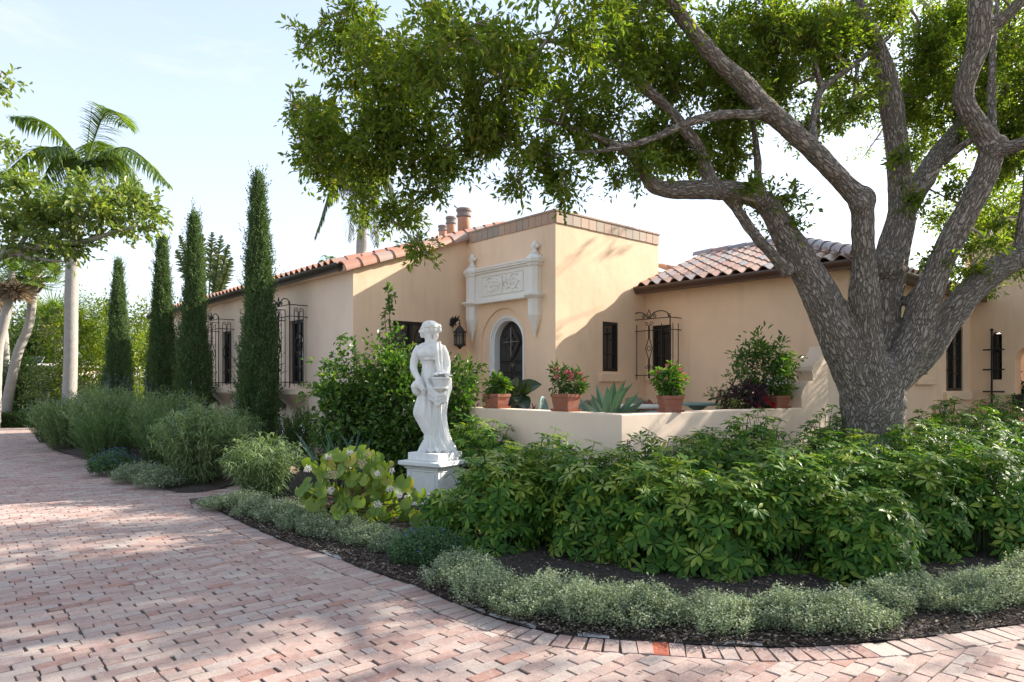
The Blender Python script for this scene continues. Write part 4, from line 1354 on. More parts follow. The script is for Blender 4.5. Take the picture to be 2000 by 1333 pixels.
q2 = frame_quat(E2 * 1.0, up2) if Vector(E2).cross(up2).z > 0 else frame_quat(-E2, up2)
flip = Vector(E2).cross(up2).z < 0
dl2 = (a_r2 - a_e2) * math.sqrt(1 + sl2 ** 2)
for i in range(int((BK - b_e) / PITCH)):
    for j in range(int(dl2 / EXPO) + 1):
        bb = b_e + i * PITCH + (PITCH if flip else 0)
        aa = a_e2 + j * EXPO / math.sqrt(1 + sl2 ** 2)
        hip_b = b_e + (aa - a_e2) / (a_r2 - a_e2) * (b_r - b_e)
        if b_e + i * PITCH < hip_b - .12 or aa > a_r2 - .05: continue
        if j > 5: continue
        p = HP(a_e2 - .04, bb, z_e) + up2 * (j * EXPO)
        loose('roof_tile', me_tile, roof, p, q2)
me_ridge = barrel_mesh('ridge_tile', .125, .105, .46, tile_mat('grey_ridge_tile', [(0, (.20, .20, .22)), (.5, (.26, .25, .26)), (.8, (.30, .17, .15)), (1, (.22, .21, .23))], .4))
def ridge(p, q, name='ridge_tile', me=me_ridge, step=.40):
    d = q - p; n = int(d.length / step); d.normalize()
    x = d.cross(ZUP).normalized()
    for k in range(n + 1):
        loose(name, me, roof, p + d * (k * step) + Vector((0, 0, .035)), frame_quat(x, d))
ridge(HP(a_r2, b_r, z_r), HP(-.05, b_r, z_r))
ridge(HP(a_e2, b_e, z_e + .04), HP(a_r2, b_r, z_r + .03))
ridge(HP(a_r2, b_r, z_r), HP(a_r2, BK, z_r))
# the slope that falls away behind, seen in the gap beside the tower
for k in range(6):
    for j in range(3):
        p = HP(-.02 + j * EXPO, b_r - .1 - k * PITCH * .8, z_r - .35 - j * .1)
        loose('roof_tile', me_tile, roof, p, frame_quat(-E2, (-E1 * -1 - ZUP * -.35).normalized()))

# gutters and downspout
def gutter(mb, P, d, out, length, h=.125, w=.12):
    """ogee gutter: P = top back corner at the start"""
    prof = [(0, 0), (0, -h), (w * .55, -h), (w * .62, -h * .80), (w * .9, -h * .45), (w, -h * .22), (w, 0), (w - .012, 0), (w - .012, -h * .18), (.012, -h * .18)]
    mb.prism([P + out * x + ZUP * z for x, z in prof], d * length)
gm = MB(); gutter(gm, HP(.09, b_e - .02, z_e + .002), -E1, -E2, .09 - a_e2 + .10, .125, .12)
gm.build('gutter', M_BROWN, house)
gm = MB(); gutter(gm, HP(a_e2 + .02, b_e - .12, z_e + .004), E2, -E1, BK - b_e + .1, .125, .12)
gm.build('gutter', M_BRONZE, house)
so_ = MB()
so_.obox(HP(0, b_e + .01, z_e - .085), E1 * a_e2, E2 * OV, ZUP * .03)
so_.obox(HP(a_e2 + .01, b_e + .02, z_e - .087), E1 * OV, E2 * (BK - b_e - .05), ZUP * .03)
so_.build('soffit', M_BROWN, house)
dsn = MB()
c1 = HP(AR - .10, BR - .10, 0)
dsn.tube([HP(a_e2 - .02, b_e - .02, z_e - .10), HP(a_e2 - .02, b_e - .02, z_e - .22), HP(AR - .09, BR - .07, z_e - .46), HP(AR - .09, BR - .07, z_e - .60), HP(AR - .09, BR - .07, .1)], .05, 8)
dsn.build('downspout', M_BRONZE, house)

# left wing roof
b_le = BG - .16; z_le = ZE + .06
sl3 = .335
b_lr = 1.7
lroof = MB()
zl = lambda b: z_le + (b - b_le) * sl3
lroof.add([tuple(HP(AF - .02, b_le, z_le)), tuple(HP(14.75, b_le, z_le)), tuple(HP(14.75, b_lr, zl(b_lr))), tuple(HP(AF - .02, b_lr, zl(b_lr)))], [[0, 1, 2, 3]])
lroof.add([tuple(HP(AF - .02, 6.2, z_le + .6)), tuple(HP(14.75, 6.2, z_le + .6)), tuple(HP(14.75, b_lr, zl(b_lr))), tuple(HP(AF - .02, b_lr, zl(b_lr)))], [[0, 1, 2, 3]])
lr = lroof.build('roof', M_GREYCLAY, house)
up3 = (E2 + ZUP * sl3).normalized()
q3 = frame_quat(-E1, up3)
me_tile2 = tile_mesh('roof_tile', .235, .34, .085, 10, M_RAKE)
nL = int((14.75 - AF - .25) / .235)
tv_all = MB()
for i in range(nL):
    for j in range(2 if i < 40 else 1):
        p = HP(AF + .25 + (i + 1) * .235, b_le - .05, z_le + .02) + up3 * (j * .29)
        loose('roof_tile', me_tile2, lr, p, q3)
# the rest of that slope, out of sight from the drive: one joined field
xs = np.linspace(AF + .25, 14.75, (nL) * 6)
bs_ = [b_le + .5 + .26 * k for k in range(14)]
for k in range(len(bs_) - 1):
    A = [HP(x, bs_[k], zl(bs_[k]) + .045 + .08 * (.5 - .5 * math.cos(2 * PI * (x - AF) / .235)) ** .85) for x in xs]
    B = [HP(x, bs_[k + 1] + .04, zl(bs_[k + 1] + .04) + .02 + .08 * (.5 - .5 * math.cos(2 * PI * (x - AF) / .235)) ** .85) for x in xs]
    tv_all.strip(A, B)
tv_all.build('roof_tile_field', M_RAKE, lr, smooth=True, kind='stuff')
# big barrels along the rake
me_rake = barrel_mesh('rake_tile', .150, .128, .42, M_RAKE, 12, .018, PI * 1.12)
rl_ = Vector(E2 + ZUP * sl3).normalized()
xr = rl_.cross(ZUP).normalized()
p0 = HP(AF + .02, BG - .20, gz(BG - .2) + .03)
for k in range(8):
    loose('rake_tile', me_rake, lr, p0 + rl_ * (k * .345), frame_quat(xr, rl_))
gm = MB(); gutter(gm, HP(AF + .06, b_le - .02, z_le + .015), E1, -E2, 14.75 - AF - .06, .12, .115)
gm.build('gutter', M_BRONZE, house)
so_ = MB(); so_.obox(HP(AF + .01, b_le, z_le - .11), E1 * (14.6 - AF), E2 * .155, ZUP * .10)
so_.build('soffit', M_STUCCO2, house)
# chimney pots behind the rake
for x, yt, yb, Yp, wpx in ((906, 408, 462, 14.7, 28), (881, 424, 470, 17.0, 20), (865, 441, 475, 19.0, 18)):
    o_ = PX(x, yb, Yp); top = PX(x, yt, Yp).z; r = wpx / 2 / FPX * Yp
    pb = MB(); h = top - o_.z
    pb.lathe([(r * .88, -.3), (r * .88, h * .62), (r * .9, h * .66)], 20, o_)
    pot = pb.build('chimney_pot', M_CLAY, house, smooth=True)
    cb = MB(); cb.lathe([(r * .9, h * .655), (r * 1.06, h * .70), (r * 1.08, h * .74), (r * .94, h * .76), (r * .94, h * .88), (r * 1.08, h * .90), (r * 1.08, h * .97), (r * .95, h), (r * .7, h), (r * .7, h * .8)], 20, o_)
    cb.build('chimney_cap', M_GREYCLAY, pot)

# --- consoles and iron grilles of the left facade
def console(ac):
    mb = MB()
    n = 20
    prof = [(.0, .52, .36, 1.40), (.0, .55, .38, 1.385), (.0, .55, .38, 1.30), (.0, .50, .34, 1.26), (0, .34, .26, 1.18), (0, .20, .17, 1.08), (0, .12, .10, .98), (0, .085, .06, .90), (0, .08, .055, .87)]
    rows = []
    for _, w, d, z in prof:
        rows.append([HP(ac + w * math.cos(PI * k / n) if False else ac + w * math.copysign(abs(math.cos(PI * k / n)) ** .7, math.cos(PI * k / n)), BG + .01 - d * abs(math.sin(PI * k / n)) ** .8, z) for k in range(n + 1)])
    for r0, r1 in zip(rows[:-1], rows[1:]):
        mb.strip(r0, r1)
    mb.poly(rows[0]); mb.poly(rows[-1])
    return mb
for a in wa:
    console(a + ww / 2).build('window_console', M_STUCCO2, house, smooth=True)

def scroll(c, r, a0, turns, U, n=22, tw=1):
    return [c + U * (r * (1 - .75 * t) * math.cos(a0 + tw * turns * 2 * PI * t)) + ZUP * (r * (1 - .75 * t) * math.sin(a0 + tw * turns * 2 * PI * t)) for t in np.linspace(0, 1, n)]
def grille(P, U, OUT, w, z0, z1, proj, front=True, style=0):
    """box grille standing off the wall: rails, bars, wavy and lozenge bars, scrolled crest"""
    r = .009
    rails = []; bars = []; orn = MB()
    c = [P - U * (w / 2), P - U * (w / 2) + OUT * proj, P + U * (w / 2) + OUT * proj, P + U * (w / 2)]
    H_ = z1 - z0
    for z in (z0 + .06, z1 - .22, z1):
        for p, q in ((c[0], c[1]), (c[1], c[2]), (c[2], c[3])):
            rails.append(MB().tube([p + ZUP * z, q + ZUP * z], r, 6))
    for p in (c[1], c[2]):
        bars.append(MB().tube([p + ZUP * (z0 - .05), p + ZUP * (z1 + .02)], .012, 6))
    nf = 5
    for k in range(1, nf):
        p = c[1].lerp(c[2], k / nf)
        if k == 2 or k == 3:
            continue
        bars.append(MB().tube([p + ZUP * (z0 - .02), p + ZUP * (z1 - .10)], .008, 6))
    for p, q in ((c[0], c[1]), (c[2], c[3])):
        for k in (1, 3):
            s = p.lerp(q, k / 4)
            bars.append(MB().tube([s + ZUP * (z0 - .02), s + ZUP * (z1 - .10)], .008, 6))
    # lozenge between the two middle bars on the front and each side
    def lozenge(m_, d_, hw):
        for sg in (-1, 1):
            orn.tube([m_ + d_ * (sg * .012) + ZUP * z0, m_ + d_ * (sg * .012) + ZUP * (z0 + H_ * .33), m_ + d_ * (sg * hw) + ZUP * (z0 + H_ * .5), m_ + d_ * (sg * .012) + ZUP * (z0 + H_ * .67), m_ + d_ * (sg * .012) + ZUP * (z1 - .12)], .009, 6)
            orn.tube(scroll(m_ + d_ * (sg * .05) + ZUP * (z1 - .10), .045, PI / 2 - sg * PI / 2, 1.0, d_, 12, sg), .007, 5)
            orn.tube(scroll(m_ + d_ * (sg * .045) + ZUP * (z0 + H_ * .20), .04, PI / 2 - sg * PI / 2, 1.0, d_, 12, -sg), .007, 5)
        orn.tube([m_ + d_ * (.035 * math.cos(t)) + ZUP * (z0 + H_ * .5 + .045 * math.sin(t)) for t in np.linspace(0, 2 * PI, 13)], .007, 5, False)
    lozenge((c[1] + c[2]) / 2, U, .075)
    if style == 0:
        lozenge((c[0] + c[1]) / 2, OUT, .085); lozenge((c[2] + c[3]) / 2, OUT, .085)
    # crest: two C scrolls and a spear
    mid = (c[1] + c[2]) / 2
    for sg in (-1, 1):
        q_ = w / 2
        arcp = [mid + U * (sg * (q_ * .52 + q_ * .44 * math.cos(t))) + ZUP * (z1 + .005 + .13 * math.sin(t)) for t in np.linspace(0, PI, 13)]
        orn.tube(arcp, .010, 6)
        orn.tube(scroll(mid + U * (sg * q_ * .28) + ZUP * (z1 + .055), .048, PI / 2, 1.3, U, 18, sg), .008, 5)
        orn.tube(scroll(mid + U * (sg * q_ * .97) + ZUP * (z1 + .04), .04, -PI / 2, 1.0, U, 12, -sg), .008, 5)
    orn.tube([mid + ZUP * (z1), mid + U * .035 + ZUP * (z1 + .09), mid + ZUP * (z1 + .18), mid - U * .035 + ZUP * (z1 + .09), mid + ZUP * z1], .009, 6)
    return rails, bars, orn
def add_grille(P, U, OUT, w, z0, z1, proj, label, style=0, group=None):
    t = thing('window_grille', label, 'window grille', P + ZUP * z0, group)
    ra, ba, orr = grille(P, U, OUT, w, z0, z1, proj, style=style)
    [m_.build('rail', M_IRON, t) for m_ in ra]; [m_.build('bar', M_IRON, t) for m_ in ba]; orr.build('scrollwork', M_IRON, t, smooth=True)
names = ['black iron box grille over the facade window just right of the tallest cypress', 'black iron box grille between the two middle cypresses, second along the facade',
         'black iron box grille third along the facade, mostly behind a cypress']
for a, nme in zip(wa, names):
    add_grille(HP(a + ww / 2, BG, 0), E1, -E2, 1.02, 1.47, 3.0, .36, nme, group='iron grilles along the left facade')
# planter hung under each console
M_OLDWOOD = simple('dark_planter_wood', (.03, .024, .02), .85, .3, 12)
for a, nme in zip(wa[:2], ('small dark hanging planter tucked behind the tallest cypress by the wall', 'small dark hanging planter at the second facade console')):
    t = thing('wall_planter', nme, 'planter', HP(a + ww / 2 + .62, BG - .2, 1.05))
    MB().cbox(HP(a + ww / 2 + .62, BG - .2, 1.22), .16, .13, .20, E1, E2, ZUP, .01).build('box', M_OLDWOOD, t)
    lm = MB(); pp_, oo_ = clump_pts(HP(a + ww / 2 + .62, BG - .2, 1.46), (.16, .12, .06), 120, 10)
    leaves(lm, LEAF2, pp_, oo_, rand_dirs(120), .06, .02); lm.build('foliage', M_SALVIA, t, kind='stuff')
add_grille(HP((aw0 + aw1) / 2 + .04, BR, 0), -E1, -E2, .95, 1.60, on_b(1290, 623, BR - .2)[1], .34, 'black iron box grille over the small window right of the entrance tower', style=1)
# ------------------------------------------------------------------ the live oak
OAKY = 8.2
oak = thing('oak_tree', 'big spreading oak with several forking grey limbs growing in front of the right wing', 'tree', (OAKY * 705 / FPX, OAKY, 0))
def limb(pts):
    """rows of (px, py, depth, width in px)"""
    out = []
    for x, y, Y, w in pts:
        p = PX(x, y, Y)
        out.append((p.x, p.y, p.z, w / 2 / FPX * Y))
    return spline(out, 5)
LIMBS = [
    limb([(1712, 1010, 8.2, 148), (1709, 940, 8.2, 120), (1707, 850, 8.2, 108), (1704, 780, 8.2, 112), (1702, 725, 8.2, 112), (1700, 690, 8.2, 80)]),
    limb([(1684, 765, 8.15, 80), (1652, 690, 8.1, 78), (1625, 625, 8.05, 74), (1590, 555, 8.0, 66), (1555, 495, 7.95, 58), (1528, 448, 7.9, 50), (1496, 398, 7.8, 44), (1450, 377, 7.7, 41), (1386, 371, 7.6, 38), (1312, 371, 7.5, 34), (1276, 362, 7.4, 30), (1255, 332, 7.35, 25), (1233, 302, 7.3, 21), (1200, 284, 7.2, 17), (1150, 262, 7.1, 12), (1080, 238, 7.0, 8), (1000, 222, 6.9, 5)]),
    limb([(1395, 372, 7.6, 34), (1381, 335, 7.6, 28), (1363, 288, 7.55, 25), (1335, 251, 7.5, 23), (1302, 209, 7.45, 21), (1265, 177, 7.4, 20), (1233, 144, 7.35, 19), (1200, 112, 7.3, 17), (1140, 95, 7.2, 14), (1070, 80, 7.1, 11), (960, 95, 6.9, 8), (850, 140, 6.8, 5), (740, 170, 6.8, 3)]),
    limb([(1484, 392, 7.75, 24), (1481, 350, 7.8, 16), (1479, 302, 7.85, 14), (1470, 242, 7.9, 11), (1452, 190, 8.0, 8), (1440, 120, 8.1, 5)]),
    limb([(1540, 535, 7.95, 28), (1525, 516, 7.9, 24), (1479, 465, 7.8, 21), (1442, 414, 7.75, 20), (1419, 385, 7.7, 18)]),
    limb([(1700, 720, 8.05, 66), (1692, 640, 7.97, 60), (1688, 590, 7.9, 57), (1688, 512, 7.8, 46), (1685, 450, 7.7, 42), (1682, 398, 7.65, 44), (1650, 360, 7.6, 38), (1609, 316, 7.5, 37), (1572, 279, 7.45, 37), (1525, 237, 7.4, 40), (1488, 205, 7.3, 40), (1451, 163, 7.2, 36), (1405, 121, 7.1, 33), (1372, 84, 7.05, 31), (1330, 33, 7.0, 28), (1298, -5, 6.95, 26), (1240, -70, 6.9, 22), (1150, -130, 6.8, 16), (1020, -170, 6.6, 10), (900, -190, 6.5, 5)]),
    limb([(1492, 212, 7.3, 26), (1470, 226, 7.25, 20), (1433, 223, 7.2, 18), (1377, 230, 7.1, 18), (1330, 246, 7.05, 17), (1284, 267, 7.0, 15), (1242, 281, 6.95, 13), (1180, 294, 6.9, 10), (1110, 300, 6.85, 6), (1040, 310, 6.8, 4)]),
    limb([(1590, 290, 7.5, 20), (1588, 242, 7.7, 15), (1595, 200, 7.9, 14), (1607, 172, 8.0, 14), (1656, 135, 8.2, 12), (1693, 107, 8.4, 11), (1740, 70, 8.7, 8), (1780, 20, 9, 5)]),
    limb([(1605, 176, 8.0, 13), (1595, 140, 8.0, 11), (1586, 93, 8.0, 10), (1567, 51, 8.0, 9), (1544, 0, 8.0, 7), (1520, -60, 8, 5)]),
    limb([(1716, 720, 8.3, 66), (1724, 630, 8.3, 62), (1730, 570, 8.35, 63), (1745, 488, 8.4, 60), (1761, 419, 8.45, 53), (1758, 363, 8.5, 44), (1753, 298, 8.5, 42), (1744, 223, 8.5, 42), (1730, 153, 8.5, 40), (1712, 93, 8.5, 34), (1688, 42, 8.5, 28), (1672, -5, 8.5, 23), (1650, -80, 8.5, 18), (1640, -170, 8.5, 10)]),
    limb([(1758, 430, 8.5, 46), (1782, 385, 8.6, 42), (1805, 349, 8.8, 40), (1828, 307, 9.0, 36), (1860, 270, 9.2, 34), (1888, 233, 9.4, 30), (1926, 186, 9.6, 28), (1967, 112, 9.9, 28), (1995, 70, 10.1, 26), (2060, -20, 10.4, 18), (2150, -120, 10.8, 9)]),
    limb([(1838, 318, 9.0, 20), (1870, 292, 8.9, 16), (1900, 272, 8.8, 12), (1930, 255, 8.7, 8)]),
    limb([(1716, 790, 8.12, 60), (1754, 725, 8.1, 66), (1790, 650, 8.05, 64), (1803, 600, 8.0, 60), (1828, 535, 7.9, 50), (1860, 465, 7.8, 46), (1893, 405, 7.7, 46), (1926, 335, 7.6, 46), (1934, 290, 7.55, 42), (1910, 245, 7.5, 38), (1882, 195, 7.45, 36), (1892, 140, 7.4, 38), (1910, 93, 7.35, 40), (1914, 37, 7.3, 42), (1916, -10, 7.3, 40), (1925, -90, 7.25, 32), (1960, -190, 7.2, 20), (2010, -280, 7.2, 9)]),
    limb([(1918, 85, 7.35, 30), (1937, 55, 7.3, 24), (1963, 33, 7.25, 22), (1992, 4, 7.2, 21), (2050, -60, 7.1, 16), (2130, -120, 7, 8)]),
    limb([(1930, 312, 7.6, 34), (1950, 295, 7.5, 27), (1981, 287, 7.4, 25), (2015, 274, 7.3, 24), (2080, 250, 7.2, 19), (2180, 200, 7.1, 12), (2300, 160, 7, 6)]),
    limb([(1945, 300, 7.6, 22), (1938, 240, 7.8, 17), (1937, 170, 8.0, 15), (1940, 90, 8.2, 12), (1950, -10, 8.4, 8)]),
    limb([(1722, 770, 8.18, 40), (1762, 735, 8.22, 52), (1806, 690, 8.3, 56), (1850, 628, 8.35, 54), (1891, 575, 8.4, 50), (1929, 541, 8.45, 48), (1969, 513, 8.5, 48), (2003, 490, 8.5, 44), (2050, 440, 8.6, 36), (2110, 360, 8.7, 26), (2200, 260, 8.8, 12)]),
    limb([(1995, 505, 8.5, 30), (1990, 470, 8.5, 18), (1996, 420, 8.5, 13), (2002, 360, 8.5, 9), (2010, 280, 8.4, 6)]),
]
tb = MB()
skel_p = []; skel_c = []
for li, L_ in enumerate(LIMBS):
    pts = [Vector(q[:3]) for q in L_]; rad = [max(.006, q[3]) for q in L_]
    # slight knuckles so limbs are not turned poles
    rad = [r * (1 + .08 * mnoise.noise(p * 3.0 + Vector((li, 0, 0)))) for r, p in zip(rad, pts)]
    if min(rad) < .03:
        pass
    tb.tube(pts, rad, 14)
    s_ = 0; x = None
    for i, p in enumerate(pts):
        d = (pts[min(i + 1, len(pts) - 1)] - pts[max(0, i - 1)]).normalized()
        if x is None:
            x, _, _z = rot_to(d)
        x = (x - d * x.dot(d)).normalized()
        if i: s_ += (p - pts[i - 1]).length
        skel_p.append(tuple(p)); skel_c.append((tuple(d), tuple(x), tuple(x.cross(d)), s_ + li * 3.7))
# bulges: the swollen fork, root flare, knuckles where limbs were cut
for x, y, Y, r in ((1704, 735, 8.15, .27), (1684, 392, 7.6, .155), (1945, 288, 7.5, .135), (1735, 520, 8.25, .19), (1790, 590, 8.2, .14)):
    tb.ball(PX(x, y, Y), r, r * .8, r * 1.05)
bx, by = oak.location.x, oak.location.y
for k in range(7):
    t = k * .9 + .3
    tb.tube([(bx + .22 * math.cos(t), by + .22 * math.sin(t), .50), (bx + .34 * math.cos(t), by + .34 * math.sin(t), .20), (bx + .75 * math.cos(t), by + .75 * math.sin(t), -.05)], [.16, .15, .09], 8)
tme = remeshed(tb, .017, 3, 'trunk')
co = get_co(tme); no = get_no(tme)
SP = np.array(skel_p, np.float32)
SD = np.array([c[0] for c in skel_c], np.float32); SX = np.array([c[1] for c in skel_c], np.float32); SZ = np.array([c[2] for c in skel_c], np.float32); SS = np.array([c[3] for c in skel_c], np.float32)
from mathutils.kdtree import KDTree
kd = KDTree(len(SP))
for i, p in enumerate(skel_p): kd.insert(p, i)
kd.balance()
near = np.array([kd.find(c)[1] for c in co], np.int32)
rel = co - SP[near]
bk = np.stack([(rel * SX[near]).sum(1), (rel * SZ[near]).sum(1), (rel * SD[near]).sum(1) + SS[near]], 1).astype(np.float32)
disp = np.array([mnoise.noise(Vector(c) * 5.0) * .5 + mnoise.noise(Vector((b[0] * 22, b[1] * 22, b[2] * 8))) * .55 for c, b in zip(co.tolist(), bk.tolist())], np.float32)
set_co(tme, co + no * (disp * .014)[:, None])
at = tme.attributes.new('barkco', 'FLOAT_VECTOR', 'POINT'); at.data.foreach_set('vector', bk.ravel())
tme.materials.clear(); tme.materials.append(M_BARK); shade_smooth(tme)
link('trunk', tme, oak)

# crown: clumps of leafy twigs carried by side branches.  (px, py, depth, rx, ry, thickness m, density)
CL = [(632, 240, 7.2, 70, 115, .7, .9), (600, 300, 7.2, 45, 38, .4, .5), (575, 200, 7.3, 24, 60, .4, .45), (605, 80, 7.2, 34, 40, .4, .5), (690, 20, 7, 50, 45, .5, .7), (720, 120, 7, 105, 110, .8, 1.1), (700, 290, 7.1, 90, 90, .7, 1.1),
      (760, 250, 6.9, 100, 110, .8, 1.0), (715, 395, 7.2, 45, 50, .5, .75), (765, 430, 7.1, 38, 50, .4, .7), (800, 400, 7.0, 38, 60, .4, .7), (830, 130, 6.6, 130, 130, .9, 1.1), (860, 300, 6.9, 80, 80, .7, 1.0), (640, 335, 7.1, 30, 38, .4, .5), (850, 372, 6.9, 24, 34, .3, .5), (815, 478, 7.0, 16, 10, .1, .4),
      (900, 60, 5.6, 150, 90, .7, .8), (980, 150, 6.2, 130, 110, .9, 1.0), (930, 260, 6.7, 90, 60, .7, 1.0), (1010, 290, 6.8, 90, 60, .6, .95), (1090, 330, 6.9, 55, 45, .5, .75), (1010, 350, 6.9, 45, 32, .4, .6), (1105, 370, 6.9, 25, 26, .3, .5), (1080, 60, 6.3, 120, 90, .8, .9), (1110, 200, 7.0, 110, 90, .8, 1.0), (1190, 120, 7.4, 90, 100, .8, .8),
      (1210, 250, 7.4, 80, 60, .6, .9), (1240, 330, 7.4, 60, 45, .5, .6), (1240, 40, 7.2, 100, 70, .8, .8), (1330, 130, 7.8, 110, 100, .8, .75), (1300, 270, 7.9, 90, 70, .7, .8), (1400, 240, 8.1, 90, 90, .7, .75), (1350, 310, 8.0, 70, 45, .5, .65), (1420, 100, 8.0, 110, 90, .8, .8), (1440, 310, 8.0, 45, 45, .4, .55), (1500, 60, 8.2, 110, 80, .8, .8),
      (1510, 190, 8.4, 70, 70, .6, .6), (1580, 110, 8.5, 90, 80, .7, .7), (1600, 230, 8.3, 55, 40, .4, .45), (1640, 60, 8.6, 90, 70, .7, .75), (1665, 190, 8.5, 45, 50, .4, .4), (1515, 395, 7.8, 30, 26, .2, .4), (1550, 385, 7.8, 30, 14, .2, .4), (1460, 370, 7.7, 24, 18, .2, .4), (1530, 430, 7.9, 22, 20, .2, .35), (1655, 215, 8.4, 30, 24, .3, .35),
      (1790, 110, 9.4, 60, 110, .7, .75), (1850, 60, 9.5, 70, 70, .7, .8), (1840, 220, 9.8, 60, 80, .7, .8), (1830, 310, 9.6, 45, 50, .5, .6), (1800, 190, 9.5, 40, 70, .5, .6), (1965, 170, 8.6, 50, 110, .7, .9), (1985, 330, 8.6, 38, 90, .5, .9), (1970, 60, 8.8, 55, 70, .6, .8), (1960, 430, 8.5, 32, 40, .4, .55), (1925, 470, 7.9, 45, 26, .3, .4), (1900, 515, 8.3, 40, 16, .2, .35),
      (1845, 385, 8.6, 30, 30, .3, .35), (1788, 375, 8.2, 22, 20, .2, .45), (1832, 500, 7.9, 12, 22, .1, .35), (1760, 300, 8.3, 16, 30, .2, .3), (1735, 20, 8.8, 50, 60, .5, .7), (1885, 420, 8.6, 26, 30, .3, .3), (2030, 200, 8.4, 80, 130, .9, .8), (2060, 400, 8.8, 60, 80, .7, .6)]
# the part of the crown above and beside the picture, which shades the drive and the house; low right clumps added to block light
UP = [(2.0, 6.6, 7.3, 1.7, 1.4, .9, 260), (-.6, 6.4, 7.0, 1.6, 1.2, .8, 240), (4.2, 7.6, 7.9, 1.7, 1.5, 1.0, 260), (6.2, 8.6, 8.0, 1.6, 1.6, 1.0, 220), (6.6, 6.6, 6.9, 1.4, 1.4, 1.0, 240), (8.2, 7.6, 6.6, 1.4, 1.6, 1.1, 170),
      (3.2, 9.8, 8.0, 1.7, 1.3, .9, 200), (5.8, 10.6, 7.6, 1.6, 1.2, .9, 180), (.8, 8.4, 7.6, 1.5, 1.3, .8, 200), (8.3, 9.8, 7.2, 1.4, 1.4, 1.0, 200), (9.6, 8.2, 5.6, 1.2, 1.5, 1.1, 110), (7.6, 5.8, 5.4, 1.0, 1.0, 1.0, 170), (-2.2, 6.8, 6.4, 1.0, 1.0, .7, 160), (1.6, 4.6, 6.5, 1.3, 1.0, .6, 150), (4.6, 5.4, 6.8, 1.4, 1.1, .7, 180),
      (9.0, 14.8, 7.9, 1.6, 1.0, .9, 110), (7.6, 14.3, 6.6, .8, .6, .5, 36), (7.6, 10.6, 4.15, .75, .8, .6, 210), (6.75, 10.1, 4.1, .35, .5, .35, 60), (8.4, 11.0, 3.9, .8, .7, .5, 150), (7.35, 10.95, 3.35, .5, .6, .28, 110), (10.6, 8.4, 2.8, 1.1, 1.4, 1.0, 330), (10.6, 10.6, 2.6, 1.0, 1.1, .9, 260), (10.8, 6.2, 3.0, 1.1, 1.2, 1.0, 300), (9.8, 11.8, 4.4, 1.1, 1.0, .8, 190), (9.2, 10.6, 3.6, .8, .8, .5, 90), (10.9, 12.8, 5.2, 1.2, 1.0, .9, 150), (9.2, 7.6, 4.6, 1.2, 1.2, .9, 210), (9.4, 9.4, 4.4, 1.1, 1.0, .8, 80), (5.0, 10.3, 5.7, .9, .8, .6, 150), (7.1, 9.7, 5.7, 1.0, .8, .7, 150), (7.0, 12.2, 6.9, 1.1, .8, .7, 110), (5.4, 11.4, 6.2, .9, .7, .5, 80), (8.6, 12.3, 7.7, 1.0, .7, .7, 100)]
lv = MB(); br = MB()
cen_all = []; dir_all = []; prior = []
def grow(c, r, n, rng):
    nc = max(5, n // 9)
    p, o_ = clump_pts(c, r, n, nc, .17, .45, rng)
    d = o_ * .7 + rng.normal(size=(n, 3)) * .55 + np.array([0, 0, -.1])
    cen_all.append(p); dir_all.append(d)
    # branch from the nearest limb out to the clump, forking once
    c = np.array(c)
    cand = np.concatenate([SP[26:]] + [np.array(prior)]) if prior else SP[26:]
    s = cand[int(np.linalg.norm(cand - c, axis=1).argmin())]
    prior.append(tuple(c))
    L_ = np.linalg.norm(c - s)
    midp = (s + c) / 2 + np.array([0, 0, .12 * L_]) + rng.normal(size=3) * .08 * L_
    if L_ > .15:
        path = spline([s, midp, c, c + (c - midp) * .6], 5)
        rr = np.linspace(min(.035, .012 + .014 * L_), .006, len(path))
        br.tube(path, list(rr), 6)
    for _ in range(int(4 + n / 25)):
        e = p[rng.integers(len(p))]
        m_ = (c + e) / 2 + rng.normal(size=3) * .06 + np.array([0, 0, .05])
        br.tube([c, m_, e], [.010, .007, .004], 4, False)
rc_ = np.random.default_rng(5)
CL.sort(key=lambda q: float(np.linalg.norm(SP[26:] - np.array(PX(q[0], q[1], q[2])), axis=1).min()))
for x, y, Y, rx, ry, th, dn in CL:
    c = PX(x, y, Y); k = Y / FPX
    if x > 1230 and y < 280: dn *= 1.3
    elif x < 1230: dn *= .78; th *= .8
    n = int(PI * rx * ry * dn * 2.5 / 440 * (Y / 7.0) ** 2)
    grow(tuple(c), (max(9, rx - 22) * k, th, max(9, ry - 20) * k), max(14, n), rc_)
for x, y, z, rx, ry, rz, n in UP:
    grow((x, y, z), (rx, ry, rz), int(n * .62), rc_)
cen = np.concatenate(cen_all); dirs = np.concatenate(dir_all)
tw = MB()
sprays(lv, cen, dirs, 20, .20, .074, .032, rc_, .30, LEAF2, tw)
print('oak sprays', len(cen), 'leaves', len(cen) * 20)
lv.build('crown', M_OAK, oak, kind='stuff')
br.build('branches', M_BARK, oak, smooth=True, kind='stuff')
tw.build('twigs', M_TWIG, oak, kind='stuff')
